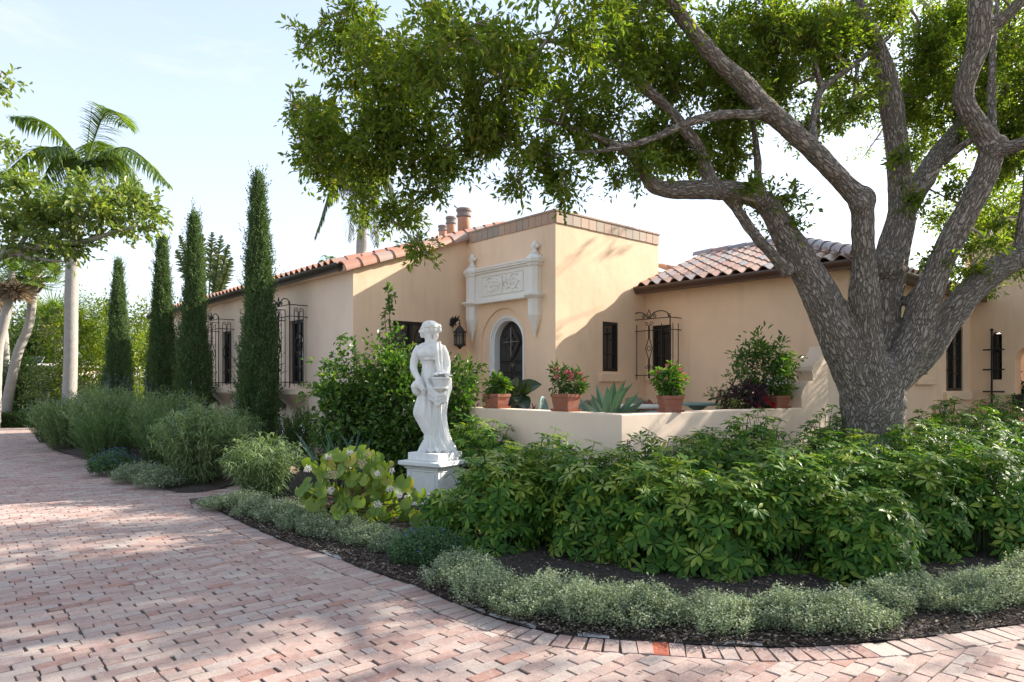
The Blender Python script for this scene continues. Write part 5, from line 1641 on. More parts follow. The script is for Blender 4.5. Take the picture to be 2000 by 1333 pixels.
# ------------------------------------------------------------------ pedestal and statue
SY = 8.35
PC = Vector(((850 - 1000) / FPX * SY, SY, 0))
th_ = R(33)
UX = Vector((math.cos(th_), -math.sin(th_), 0)); UY = Vector((math.sin(th_), math.cos(th_), 0))
ped = thing('pedestal', 'square white panelled pedestal standing among the shrubs under the statue', 'pedestal', PC)
ZP = .66
p_ = MB()
p_.cbox(PC + ZUP * .27, .245, .245, .285, UX, UY, ZUP, .006)
p_.build('shaft', M_MARBLE, ped)
p_ = MB(); p_.cbox(PC + ZUP * .04, .30, .30, .06, UX, UY, ZUP, .012); p_.cbox(PC + ZUP * .125, .272, .272, .028, UX, UY, ZUP, .012); p_.build('base', M_MARBLE, ped)
p_ = MB()
def sq_stack(mb, prof):
    vs = []
    for r, z in prof:
        for sx, sy in ((-1, -1), (1, -1), (1, 1), (-1, 1)):
            vs.append(tuple(PC + UX * (sx * r) + UY * (sy * r) + ZUP * z))
    m_ = len(prof)
    mb.add(vs, [[i * 4 + k, i * 4 + (k + 1) % 4, (i + 1) * 4 + (k + 1) % 4, (i + 1) * 4 + k] for i in range(m_ - 1) for k in range(4)], [[0, 1, 2, 3], [(m_ - 1) * 4 + k for k in range(4)]])
sq_stack(p_, [(.246, .475), (.262, .485), (.262, .497), (.285, .515), (.312, .525), (.318, .530), (.318, .568), (.312, .574), (.250, .578)])
p_.build('cap', M_MARBLE, ped)
for o_, u_ in ((-UY, UX), (UX, UY), (-UX, UY), (UY, UX)):
    p_ = MB()
    for s_ in (-1, 1):
        p_.cbox(PC + o_ * .247 + u_ * (s_ * .185) + ZUP * .29, .010, .006, .175, u_, o_, ZUP, .003)
        p_.cbox(PC + o_ * .2465 + ZUP * (.29 + s_ * .17), .195, .006, .010, u_, o_, ZUP, .003)
    p_.build('panel_moulding', M_MARBLE, ped)

st = thing('statue', 'white stone statue of a robed woman holding a flower basket', 'statue', PC + ZUP * ZP)
MB().cbox(PC + ZUP * (ZP - .035), .235, .235, .046, UX, UY, ZUP, .006).build('plinth', M_MARBLE, st)
K = 1.0
def S3(x, y, z):
    """statue space: x right in the picture, y towards the back, z up from the feet"""
    return PC + Vector((x - .005, y, z + ZP + .006))
b = MB()
# skirt: stacked ellipses, folds added afterwards
sk = [  # z, left, right, depth
    (.00, -.190, .275, .20), (.03, -.185, .262, .20), (.08, -.160, .230, .185), (.15, -.130, .190, .165), (.22, -.118, .172, .158), (.30, -.165, .160, .160), (.40, -.225, .152, .168),
    (.47, -.262, .148, .170), (.55, -.258, .152, .168), (.65, -.232, .165, .168), (.74, -.205, .172, .165), (.82, -.185, .165, .160), (.90, -.178, .120, .150), (.98, -.165, .070, .132), (1.06, -.160, .020, .115), (1.12, -.165, .010, .112), (1.15, -.168, .008, .115)]
prof = spline([(z, l, r, d) for z, l, r, d in sk], 6)
n_ = 72
vs = []
for z, l, r, d in prof:
    cx = (l + r) / 2; rx = (r - l) / 2
    for k in range(n_):
        t = 2 * PI * k / n_
        vs.append(tuple(S3(cx + rx * math.cos(t), d * math.sin(t) * .80 + .01, z)))
m_ = len(prof)
b.add(vs, [[i * n_ + k, i * n_ + (k + 1) % n_, (i + 1) * n_ + (k + 1) % n_, (i + 1) * n_ + k] for i in range(m_ - 1) for k in range(n_)], [list(range(n_))[::-1], [(m_ - 1) * n_ + k for k in range(n_)]])
# torso
b.tube([S3(-.078, .01, 1.08), S3(-.080, .0, 1.16), S3(-.068, .0, 1.22), S3(-.050, .01, 1.285), S3(-.055, .012, 1.32)], [.094, .112, .122, .108, .060], 16)
b.ball(S3(-.05, .012, 1.285), .165, .082, .062)                       # shoulders
b.ball(S3(-.135, -.085, 1.195), .062, .058, .060); b.ball(S3(-.030, -.095, 1.195), .064, .058, .060)
b.tube([S3(-.058, .01, 1.27), S3(-.070, .005, 1.345), S3(-.078, -.002, 1.40), S3(-.082, -.005, 1.44)], [.072, .050, .046, .048], 12)
# head in profile to the left
b.ball(S3(-.080, .0, 1.505), .093, .076, .088); b.ball(S3(-.112, -.002, 1.468), .066, .058, .078)
b.ball(S3(-.150, -.002, 1.415), .026, .030, .024)                      # chin
b.ball(S3(-.110, -.002, 1.430), .050, .046, .040)                     # jaw
b.tube([S3(-.166, -.002, 1.505), S3(-.182, -.002, 1.476), S3(-.190, -.002, 1.458)], [.012, .014, .015], 8)   # nose
b.ball(S3(-.170, -.002, 1.437), .014, .022, .008); b.ball(S3(-.168, -.002, 1.424), .013, .020, .008)           # lips
b.ball(S3(-.158, -.040, 1.508), .018, .020, .010); b.ball(S3(-.150, -.036, 1.487), .014, .014, .010)           # brow, eye
b.ball(S3(-.140, -.048, 1.462), .030, .024, .030)                     # cheek
b.ball(S3(-.070, -.076, 1.480), .013, .012, .030)                     # ear
# arms
b.tube([S3(-.180, -.005, 1.285), S3(-.225, -.010, 1.20), S3(-.252, -.015, 1.10), S3(-.258, -.03, 1.03), S3(-.225, -.08, .955), S3(-.175, -.125, .880), S3(-.150, -.140, .850)], [.052, .055, .050, .044, .042, .034, .027], 12)
b.tube([S3(.075, .010, 1.285), S3(.115, .0, 1.20), S3(.140, -.005, 1.10), S3(.148, -.02, 1.02), S3(.140, -.09, .93), S3(.128, -.165, .865), S3(.118, -.20, .83)], [.054, .058, .054, .048, .046, .036, .028], 12)
# hands: palm, thumb, four fingers
def hand(c, d, s, gather):
    d = Vector(d).normalized(); s = Vector(s).normalized(); n2 = d.cross(s)
    b.ball(Vector(c) + d * .03, .034, .018, .042, s, n2, d)
    for k, (o_, l_) in enumerate(((-.026, .062), (-.009, .072), (.009, .068), (.025, .052))):
        q = Vector(c) + d * .062 + s * o_
        b.tube([q, q + d * (l_ * .5) - n2 * gather * .4, q + d * (l_ * .75) - n2 * gather, q + d * (l_ * .7) - n2 * gather * 1.8], [.0105, .010, .009, .008], 7)
    q = Vector(c) + d * .015 - s * .030
    b.tube([q, q - s * .024 + d * .025 - n2 * gather * .5, q - s * .020 + d * .052 - n2 * gather], [.012, .011, .009], 7)
hand(S3(-.150, -.142, .855), (.35, -.25, -.9), (.8, -.5, .35), -.018)
hand(S3(.118, -.205, .832), (-.75, -.45, -.25), (.2, -.2, -.95), .016)
# drapery: gathered roll at the hip, swag below the basket, mantle over the far arm and the shoulder
b.tube([S3(-.205, -.10, .86), S3(-.225, -.10, .80), S3(-.215, -.08, .74), S3(-.19, -.07, .70)], [.045, .055, .045, .03], 10)
b.tube([S3(-.20, -.12, .90), S3(-.165, -.15, .83), S3(-.12, -.165, .77), S3(-.10, -.15, .68)], [.03, .042, .034, .02], 10)
for k, (dz, rr) in enumerate(((0, .042), (-.060, .042), (-.118, .036))):
    b.tube([S3(-.09 + .01 * k, -.12, .89 + dz * .6), S3(-.02, -.165, .77 + dz), S3(.06, -.195, .69 + dz * .9), S3(.135, -.185, .70 + dz * .6), S3(.180, -.13, .80 + dz * .3), S3(.190, -.09, .90)], [rr * .7, rr, rr * 1.15, rr * 1.1, rr, rr * .7], 10)
b.tube([S3(.020, -.075, 1.335), S3(.030, -.115, 1.22), S3(.045, -.120, 1.10), S3(.065, -.13, .98), S3(.10, -.15, .88)], [.030, .030, .026, .028, .03], 8)
b.tube([S3(.055, -.04, 1.345), S3(.075, -.085, 1.22), S3(.085, -.10, 1.08), S3(.10, -.12, .95)], [.026, .026, .024, .026], 8)
b.tube([S3(-.17, -.07, 1.135), S3(-.10, -.12, 1.13), S3(.02, -.115, 1.135), S3(.05, -.06, 1.14)], [.013] * 4, 8)
b.tube([S3(-.165, -.06, 1.31), S3(-.135, -.09, 1.26), S3(-.10, -.10, 1.22)], [.018, .016, .012], 6)
fme = remeshed(b, .0068, 3, 'figure')
co = get_co(fme); no = get_no(fme)
loc = co - np.array(S3(0, 0, 0))
x, y, z = loc[:, 0], loc[:, 1], loc[:, 2]
ang = np.arctan2(y, x + .02 - .05 * np.clip(.9 - z, 0, 1))
low = np.clip((1.02 - z) / .25, 0, 1) * np.where(z < 1.1, 1, 0)
hem = np.clip((.85 - z) / .8, 0, 1)
ph = ang + .75 * (z - .5) + .25 * np.sin(5 * z)
f1 = np.abs(np.sin(ph * 5.5 + .6 * np.sin(6 * z + 2 * ang))) ** .6
f2 = np.abs(np.sin(ph * 12 + 1.2 * np.sin(5 * z))) ** .7
body = low * (1 - np.exp(-((np.maximum(0, np.abs(x - .09) - .02)) / .05) ** 2) * np.where((z > .68) & (z < .95), 1, 0))
dd = body * ((.5 - f1) * (.013 + .038 * hem) + (.5 - f2) * (.005 + .013 * hem))
bod = np.where((z > 1.0) & (z < 1.13) & (np.abs(x + .08) < .12), 1, 0) * (np.sin(x * 190 + 3 * z) * .0028)
set_co(fme, co + no * (dd + bod)[:, None])
fme.materials.append(M_MARBLE); shade_smooth(fme)
link('figure', fme, st)
h = MB()
h.ball(S3(-.066, .0, 1.535), .098, .084, .070); h.ball(S3(-.030, .0, 1.500), .075, .082, .075)
rh = np.random.default_rng(3)
for k in range(110):
    u = rh.random() * 2 * PI; v = rh.random() * 1.25
    q = Vector((-.055 + .105 * math.cos(u) * math.cos(v), .088 * math.sin(u) * math.cos(v), 1.507 + .085 * math.sin(v)))
    if q.x < -.10 and q.z < 1.545: continue
    w = Vector((math.cos(u + 1.7), math.sin(u + 1.7), .25 * math.sin(k)))
    h.tube([S3(*(q - w * .020)), S3(*(q + Vector((0, 0, .009)))), S3(*(q + w * .020))], [.008, .012, .007], 6)
h.ball(S3(.048, .0, 1.530), .034, .036, .038); h.ball(S3(.055, .0, 1.490), .030, .032, .034); h.ball(S3(.030, .0, 1.515), .028, .04, .034)
h.tube([S3(.010, .0, 1.46), S3(.018, -.01, 1.42), S3(.005, -.02, 1.375), S3(-.01, -.03, 1.345)], [.032, .034, .028, .015], 8)
hm = remeshed(h, .0062, 1, 'hair'); hm.materials.append(M_MARBLE); shade_smooth(hm); link('hair', hm, st)
bk_ = MB(); bc = S3(.098, -.215, .765)
bk_.lathe([(.075, 0), (.084, .004), (.088, .03), (.080, .036), (.086, .05), (.094, .105), (.098, .118), (.112, .128), (.113, .142), (.104, .148), (.09, .14)], 28, bc)
for k in range(28):
    t = 2 * PI * k / 28
    bk_.tube([bc + Vector((.083 * math.cos(t), .083 * math.sin(t), .036)), bc + Vector((.097 * math.cos(t), .097 * math.sin(t), .12))], .0045, 5, False)
bk_.build('basket', M_MARBLE, st, smooth=True)
fl = MB()
for k in range(34):
    a = rh.random() * 2 * PI; r = .105 * math.sqrt(rh.random())
    c = bc + Vector((r * math.cos(a), r * math.sin(a), .155 + .05 * (1 - r / .11) + rh.random() * .02))
    rr = .018 + .012 * rh.random()
    for j in range(6):
        t = j * PI / 3 + a
        fl.ball(c + Vector((rr * .8 * math.cos(t), rr * .8 * math.sin(t), 0)), rr * .6, rr * .55, rr * .38, n=7, m=5)
    fl.ball(c + ZUP * .008, rr * .5, n=7, m=5)
fl.build('flower_heap', M_MARBLE, st, smooth=True)

# ------------------------------------------------------------------ garden wall round the court
GH = 1.16
gw = thing('garden_wall', 'low stucco court wall with flat top and a scrolled end rising against the house', 'wall', (1.2, 7.57, 0))
Rc = Vector((1.215, 7.57, 0)); Rl = Vector((-2.42, 12.10, 0)); Re = Vector((4.107, 9.694, 0)); Rw = Vector((5.02, 10.365, 0))
TH = .24
def wall_run(p, q, z, name):
    d = (q - p).normalized(); n = Vector((-d.y, d.x, 0))
    if n.y < 0: n = -n
    return d, n
m = MB()
dl, nl = wall_run(Rc, Rl, GH, ''); dr_, nr = wall_run(Rc, Re, GH, '')
inn = Rc + (nl + nr) * (TH / (1 + nl.dot(nr)))
pts_out = [Rl, Rc, Re]; pts_in = [Rl + nl * TH, inn, Re + nr * TH]
ch_ = .012
for (A, B) in (((Rl, Rc), (Rl + nl * TH, inn)), ((Rc, Re), (inn, Re + nr * TH))):
    o0, o1 = A; i0, i1 = B
    zt = Vector((0, 0, GH)); zc_ = Vector((0, 0, GH - ch_))
    nn = (i0 - o0).normalized() * ch_
    nn0 = nn; nn1 = (i1 - o1).normalized() * ch_
    m.add([tuple(o0 - ZUP * .05), tuple(o1 - ZUP * .05), tuple(o1 + zc_), tuple(o0 + zc_), tuple(o0 + nn0 + zt), tuple(o1 + nn1 + zt), tuple(i0 + zt), tuple(i1 + zt), tuple(i0 - ZUP * .05), tuple(i1 - ZUP * .05)],
          [[0, 1, 2, 3], [3, 2, 5, 4], [4, 5, 7, 6], [6, 7, 9, 8]])
m.build('wall_run', M_STUCCO2, gw)
# scrolled end
dS = (Rw - Re).normalized(); nS = Vector((-dS.y, dS.x, 0))
if nS.y < 0: nS = -nS
Ls = (Rw - Re).length
def at_x(px_):
    u = (px_ - 1000) / FPX
    t = (u * Re.y - Re.x) / (dS.x - u * dS.y)
    p = Re + dS * t
    return t, p
sp_ = []
for x_, y_ in ((1566, 796), (1565, 775), (1568, 764), (1573, 754), (1579, 746), (1588, 744), (1587, 733), (1586, 724), (1588, 716), (1593, 709), (1600, 702), (1605, 695), (1609, 686), (1611, 676)):
    t, p = at_x(x_)
    sp_.append((t, EYE + (HOR - y_) / FPX * p.y))
outl = [(sp_[0][0], -.05), (sp_[0][0], GH)] + sp_[1:] + [(Ls + .06, sp_[-1][1] + .03), (Ls + .06, -.05)]
m = MB(); m.prism([Re + dS * t + ZUP * z for t, z in outl], nS * TH)
m.build('scroll_end', M_STUCCO2, gw)
fl_ = MB(); fl_.poly([inn + ZUP * .45, Re + nr * TH + ZUP * .45, HP(AR, BR, .45), HP(0, BR, .45), HP(0, 0, .45), HP(AF, 0, .45), Rl + nl * TH + ZUP * .45])
fl_.build('court_floor', simple('court_paving', (.36, .26, .20), .8, .2, 5, 30, .3, .005), kind='structure')

# ------------------------------------------------------------------ wall lantern, bell, trellis and small fittings
b_, zt_l = on_a(882, 630, AF); P0 = HP(AF, b_, zt_l)
OUT = -E1
lan = thing('wall_lantern', 'black iron lantern hanging from a leaf bracket on the wall left of the door', 'lantern', P0)
m = MB()
m.ball(P0 + OUT * .01, .05, .02, .09, E2, OUT, ZUP)
for k in range(5):
    a = R(-150 + k * 60); m.tube([P0 + OUT * .02, P0 + OUT * .05 + E2 * (.05 * math.cos(a)) + ZUP * (.06 * math.sin(a)), P0 + OUT * .04 + E2 * (.10 * math.cos(a)) + ZUP * (.12 * math.sin(a))], [.018, .022, .004], 6)
m.build('wall_plate', M_IRON, lan, smooth=True)
m = MB()
tip = P0 + OUT * .26 + ZUP * .0
m.tube([P0 + OUT * .02, P0 + OUT * .09 + ZUP * -.03, P0 + OUT * .17 + ZUP * .02, tip + ZUP * .03, tip], [.014, .014, .012, .010, .010], 6)
for s_ in (-1, 1):
    m.tube([P0 + OUT * .10, P0 + OUT * .15 + ZUP * .06 + E2 * (.03 * s_), P0 + OUT * .20 + ZUP * .12 + E2 * (.04 * s_)], [.012, .025, .003], 6)
m.build('bracket', M_IRON, lan, smooth=True)
m = MB(); lc = tip - ZUP * .0
m.lathe([(.006, 0), (.012, -.03), (.02, -.05), (.012, -.07), (.05, -.12), (.06, -.13), (.115, -.20), (.125, -.205), (.125, -.225)], 6, lc)
for k in range(6):
    t = k * PI / 3
    m.tube([lc + Vector((.12 * math.cos(t), .12 * math.sin(t), -.20)), lc + Vector((.14 * math.cos(t), .14 * math.sin(t), -.16))], [.01, .003], 5)
m.build('hood', M_IRON, lan)
m = MB()
for k in range(6):
    t = k * PI / 3; t2 = t + PI / 3
    m.tube([lc + Vector((.108 * math.cos(t), .108 * math.sin(t), -.22)), lc + Vector((.10 * math.cos(t), .10 * math.sin(t), -.44))], .009, 5)
    mid = lc + Vector((.092 * math.cos(t + PI / 6), .092 * math.sin(t + PI / 6), 0))
    m.tube([mid + ZUP * -.22, mid + ZUP * -.44], .007, 5)
    m.tube([lc + Vector((.105 * math.cos(t), .105 * math.sin(t), -.30)), mid + ZUP * -.25, lc + Vector((.105 * math.cos(t2), .105 * math.sin(t2), -.30))], .006, 5)
m.lathe([(.09, -.44), (.115, -.435), (.115, -.46), (.06, -.48), (.01, -.53)], 6, lc)
m.build('cage', M_IRON, lan)
m = MB(); m.lathe([(.082, -.23), (.078, -.43)], 6, lc); m.build('glass', simple('amber_glass', (.22, .17, .11), .25, .3, 8), lan)

ab, zb0 = on_b(932, 737, 0); _, zb1 = on_b(932, 722, 0)
bell = thing('doorbell', 'small black and silver doorbell on the wall left of the arched door', 'doorbell', HP(ab, -.02, zb0))
MB().cbox(HP(ab, -.014, (zb0 + zb1) / 2 + .03), .030, .014, .036, E1, E2, ZUP, .004).build('camera_half', M_DKFRAME, bell)
MB().cbox(HP(ab, -.013, (zb0 + zb1) / 2 - .035), .029, .012, .034, E1, E2, ZUP, .004).build('body', M_STEEL, bell)
MB().lathe([(.014, 0), (.014, .006), (.010, .008)], 14, HP(ab, -.025, (zb0 + zb1) / 2 - .038), E1, ZUP, -E2).build('button', M_DKFRAME, bell)

at_, ztt = on_b(1937, 645, BK - .12); a1_, zr1 = on_b(1920, 684, BK - .12); a2_, zr2 = on_b(1962, 722, BK - .12)
tre = thing('iron_trellis', 'rusty iron trellis cross in front of the slit window on the far right wall', 'trellis', HP(at_, BK - .12, .1))
m = MB(); m.tube([HP(at_, BK - .12, .0), HP(at_, BK - .12, ztt)], .022, 6); m.ball(HP(at_, BK - .12, ztt), .035); m.build('post', M_IRON, tre)
for zz in (zr1, zr2, zr2 - .46):
    MB().tube([HP(a1_, BK - .125, zz), HP(a2_, BK - .125, zz)], .018, 6).build('crossbar', M_IRON, tre)
b0_, zu1 = on_a(1814, 785, AR); b1_, _ = on_a(1839, 785, AR)
ut = thing('utility_box', 'small beige utility box in a wire guard low on the right side wall', 'utility box', HP(AR - .1, (b0_ + b1_) / 2, .3))
MB().cbox(HP(AR - .09, (b0_ + b1_) / 2, zu1 - .28), .10, .08, .24, E2, E1, ZUP, .015).build('case', M_STUCCO2, ut)
m = MB()
for s_ in (-1, 1):
    m.tube([HP(AR - .22, (b0_ + b1_) / 2 + s_ * .18, .2), HP(AR - .22, (b0_ + b1_) / 2 + s_ * .18, zu1 + .02), HP(AR - .02, (b0_ + b1_) / 2 + s_ * .18, zu1 + .02)], .007, 5)
m.tube([HP(AR - .22, (b0_ + b1_) / 2 - .18, zu1 + .019), HP(AR - .22, (b0_ + b1_) / 2 + .18, zu1 + .019)], .007, 5)
m.build('wire_guard', simple('pale_wire', (.45, .33, .22), .6, .1, 10), ut)
ax, zx = on_b(1990, 788, BK - .05)
bb = thing('black_letterbox', 'small black box fixed by the arched passage at the right edge', 'box', HP(ax, BK - .06, zx - .2))
MB().cbox(HP(ax, BK - .07, zx - .0), .10, .06, .16, E1, E2, ZUP, .012).build('case', M_DKFRAME, bb)
MB().cbox(HP(ax, BK - .08, zx + .165), .115, .075, .014, E1, E2, ZUP, .006).build('lid', M_DKFRAME, bb)
# ------------------------------------------------------------------ planting
rp = np.random.default_rng(21)
# --- umbrella-leaf shrubs (schefflera): rosettes of eight leaflets on stalks
def rosette_mesh(name, nl, ll, droop, rng, mat):
    mb = MB()
    rows = [(0, .10), (.22, .50), (.5, .98), (.78, .80), (1.0, .06)]
    for k in range(nl):
        az = 2 * PI * k / nl + rng.normal() * .10
        L_ = ll * (.85 + .3 * rng.random()); w = L_ * .158 * (1 + .15 * rng.normal())
        d = np.array([math.cos(az), math.sin(az), 0]); s = np.array([-math.sin(az), math.cos(az), 0])
        el = rng.normal() * .12
        vs = []
        for t, ww_ in rows:
            c = d * (L_ * (.10 + .90 * t)) + np.array([0, 0, L_ * (.16 * t + el * t - droop * t * t)])
            lift = w * .28 * ww_
            vs += [tuple(c - s * w * ww_ + np.array([0, 0, lift])), tuple(c), tuple(c + s * w * ww_ + np.array([0, 0, lift]))]
        q = []
        for i in range(len(rows) - 1):
            q += [[i * 3, i * 3 + 1, i * 3 + 4, i * 3 + 3], [i * 3 + 1, i * 3 + 2, i * 3 + 5, i * 3 + 4]]
        mb.add(vs, q)
    mb.tube([(0, 0, 0), (0, 0, -.07), (.01, 0, -.15)], [.0035, .0035, .004], 4, False)
    return mb
ros = [rosette_mesh('leaf_rosette', 8 + (k % 2), .100, .12 + .09 * k, rp, None) for k in range(4)]
ros_me = [r.mesh('leaf_rosette', M_SCHEF, True) for r in ros]
M_SCHEF2 = leafmat('young_umbrella_leaf', [(0, (.14, .235, .028)), (.6, (.22, .31, .04)), (1, (.32, .38, .06))], .36, (1.4, 1.4, .45), .3, .5)
ros_y = [rosette_mesh('leaf_rosette', 8, .098, .18 + .12 * k, rp, None).mesh('leaf_rosette', M_SCHEF2, True) for k in range(2)]
ros_raw = []
for r in ros:
    V = np.concatenate(r.V)
    qs = np.concatenate([f for f in r.F])
    ros_raw.append((V, qs))
def quat_to(n, spin):
    q = Vector((0, 0, 1)).rotation_difference(Vector(n))
    return q @ Matrix.Rotation(spin, 3, 'Z').to_quaternion()
def schefflera(x, Y, r, h, label, nros, young=.3, nsingle=26, lean=0.0):
    p = Vector(((x - 1000) / FPX * Y, Y, 0))
    t = thing('umbrella_shrub', label, 'shrub', p, 'umbrella leaf shrubs filling the bed')
    stems = MB(); fol = MB()
    heads = []
    nb = max(5, int(nros / 9))
    for k in range(nb):
        a = rp.random() * 2 * PI; rad = r * math.sqrt((k + .5) / nb) * .95
        hh = h * (.62 + .42 * math.sqrt(max(0, 1 - (rad / r) ** 2)) - .10 * rp.random())
        tip = p + Vector((rad * math.cos(a), rad * math.sin(a), hh - .06))
        base = p + Vector((rad * .35 * math.cos(a), rad * .35 * math.sin(a), 0))
        mid = base.lerp(tip, .55) + Vector((rp.normal() * .04, rp.normal() * .04, .03))
        stems.tube([base, mid, tip], [.013, .010, .006], 5, False)
        for j in range(9):
            f = 1 - (j / 9) * .78
            c = base.lerp(mid, f / .55) if f < .55 else mid.lerp(tip, (f - .55) / .45)
            az = j * 2.4 + rp.random()
            out = Vector((math.cos(az), math.sin(az), .45 + .9 * (j < 2)))
            out = (out.normalized() + (c - p - Vector((0, 0, h * .4))).normalized() * .55).normalized()
            pos = c + out * (.10 + .07 * rp.random())
            if pos.z < .06: pos.z = .06 + .06 * rp.random()
            heads.append((pos, (out + Vector((rp.normal() * .22, rp.normal() * .22 - .28, .62))).normalized(), j))
    heads = heads[:max(nros, 20)]
    for k in range(int(20 + nros * .12)):                  # low skirt of leaves, thickest towards the open side
        a = -PI / 2 + rp.normal() * 1.15; rad = r * (.80 + .28 * rp.random())
        out = Vector((math.cos(a), math.sin(a), .35))
        heads.append((p + Vector((rad * math.cos(a), rad * math.sin(a), .07 + h * .55 * rp.random() ** 1.2)), (out + Vector((0, 0, .5 * rp.random()))).normalized(), 5))
    vis = sorted(range(len(heads)), key=lambda i: heads[i][0].y - heads[i][0].z * .8)
    single = set(vis[:nsingle])
    foly = MB()
    for i, (pos, n, j) in enumerate(heads):
        q = quat_to(n, rp.random() * 6.28); s = .78 + .42 * rp.random()
        if i in single:
            yng = rp.random() < young * (1.8 if j < 2 else .4)
            me = ros_y[int(rp.integers(2))] if yng else ros_me[int(rp.integers(4))]
            loose('leaf_rosette', me, t, pos, q, s)
        else:
            V, qs = ros_raw[int(rp.integers(4))]
            tgt = foly if rp.random() < young * (1.5 if j < 2 else .25) else fol
            M = np.array(q.to_matrix(), np.float32)
            tgt.add(V @ M.T * s + np.array(pos, np.float32), qs)
    if fol.n: fol.build('foliage', M_SCHEF, t, smooth=True, kind='stuff')
    if foly.n: foly.build('young_foliage', M_SCHEF2, t, smooth=True, kind='stuff')
    stems.build('stems', M_STEM, t, kind='stuff')
SCH = [
    (965, 6.15, .46, .80, 'broad umbrella leaf shrub in front right of the white pedestal', 150, .35),
    (1045, 6.4, .45, .82, 'umbrella leaf shrub second from the pedestal, below the court wall', 120, .3),
    (1165, 5.95, .52, .88, 'tall rounded umbrella leaf shrub in front of the court wall corner', 170, .3),
    (1285, 5.6, .50, .82, 'umbrella leaf shrub with lime tips right of the court wall corner', 170, .35),
    (1405, 5.4, .46, .74, 'low umbrella leaf shrub at the middle of the front row', 150, .25),
    (1525, 5.6, .48, .84, 'umbrella leaf shrub in the front row below the scrolled wall end', 160, .15),
    (1690, 5.15, .38, .62, 'lowest umbrella leaf shrub jutting forward to the silver edging', 120, .12),
    (1640, 6.1, .46, .84, 'umbrella leaf shrub just behind the lowest forward one', 140, .12),
    (1775, 5.95, .50, .86, 'umbrella leaf shrub in the front row below the oak trunk right side', 160, .15),
    (1915, 6.05, .52, .88, 'umbrella leaf shrub second from the right end of the front row', 160, .12),
    (2040, 6.3, .55, .90, 'umbrella leaf shrub cut by the right edge of the picture', 120, .12),
    (1345, 6.75, .50, .90, 'umbrella leaf shrub in the second row before the right court wall', 110, .15),
    (1465, 6.70, .50, .92, 'umbrella leaf shrub in the second row below the white flower pot', 110, .15),
    (1600, 7.0, .50, .92, 'umbrella leaf shrub in the second row left of the oak base', 110, .08),
    (1725, 7.05, .52, .96, 'umbrella leaf shrub hiding the foot of the oak trunk', 120, .1),
    (1850, 7.1, .55, 1.00, 'umbrella leaf shrub in the second row right of the oak base', 120, .1),
    (1975, 7.3, .55, 1.02, 'umbrella leaf shrub in the second row near the right edge', 120, .1),
    (1252, 7.15, .26, .97, 'thin umbrella leaf sprig standing up against the court wall corner', 40, .1),
    (1478, 7.75, .46, 1.12, 'dark umbrella leaf shrub against the court wall below the red flowers', 100, .05),
    (1395, 7.9, .40, .92, 'small dark umbrella leaf shrub against the right court wall', 80, .05),
    (1632, 8.35, .36, 1.20, 'dark umbrella leaf shrub between the scrolled wall end and the oak', 80, .05),
    (1790, 7.9, .45, 1.02, 'umbrella leaf shrub touching the right flank of the oak trunk', 100, .05),
    (1900, 8.3, .60, 1.14, 'umbrella leaf shrub below the tall dark side window', 120, .05),
    (2020, 8.6, .60, 1.16, 'umbrella leaf shrub at the right edge below the arched passage', 110, .05),
    (1860, 9.6, .55, 1.22, 'umbrella leaf shrub near the utility box by the side wall', 90, .03),
    (1955, 10.2, .60, 1.26, 'umbrella leaf shrub below the iron trellis', 90, .03),
    (940, 8.75, .44, 1.02, 'leafy umbrella shrub against the court wall just right of the statue', 120, .2),
    (1078, 7.40, .30, .92, 'upright umbrella leaf shrub in front of the left court wall', 70, .1),
    (1010, 7.6, .32, .78, 'low umbrella leaf shrub between the statue and the upright one', 70, .3),
    (880, 6.6, .26, .42, 'small umbrella leaf shrub right at the foot of the pedestal', 60, .25)]
for i_, a in enumerate(SCH):
    schefflera(a[0], a[1], a[2] * (.9 if i_ < 11 else 1), a[3], a[4], int(a[5] * 1.9), a[6])

# --- big round-leaved begonia with white flower heads
def begonia_leaf(name, rng):
    mb = MB(); n = 12
    rim = []
    for k in range(n + 1):
        a = R(-158) + R(316) * k / n
        rr = .5 * (1 + .10 * math.cos(a) + .05 * math.sin(5 * a))
        rim.append((rr * math.sin(a) * 1.05, .42 + rr * math.cos(a), .10 * (rr * 2) ** 2 + .035 * math.sin(a * 5 + rng.random() * 6)))
    mid = [(x * .5, .42 + (y - .42) * .5, z * .25 + .01 * math.sin(4 * i)) for i, (x, y, z) in enumerate(rim)]
    c = (0, .40, -.02)
    v = [c] + mid + rim
    q = [[1 + k, 2 + k, n + 3 + k, n + 2 + k] for k in range(n)]
    t = [[0, 2 + k, 1 + k] for k in range(n)]
    mb.add(v, q, t)
    return mb.mesh(name, M_BEGON, True)
beg_me = [begonia_leaf('leaf', rp) for _ in range(4)]
bp = Vector(((690 - 1000) / FPX * 7.25, 7.25, 0))
beg = thing('begonia', 'round-leaved yellow green begonia with white flower heads left of the pedestal', 'plant', bp)
stems = MB(); fl = MB()
BB = []
for x, y, Y, rx, ry, n in ((612, 965, 7.15, 28, 62, 26), (660, 955, 7.05, 48, 70, 50), (715, 955, 7.1, 50, 72, 54), (690, 905, 7.4, 55, 26, 26), (750, 935, 7.3, 32, 45, 24), (790, 985, 7.1, 22, 48, 16), (705, 1000, 6.95, 52, 28, 26), (815, 985, 7.0, 16, 34, 6)):
    for k in range(n):
        a = rp.random() * 2 * PI; r_ = math.sqrt(rp.random())
        c = PX(x + rx * r_ * math.cos(a), y + ry * r_ * math.sin(a), Y + rp.normal() * .12)
        if c.z < .05: c.z = .06
        BB.append(c)
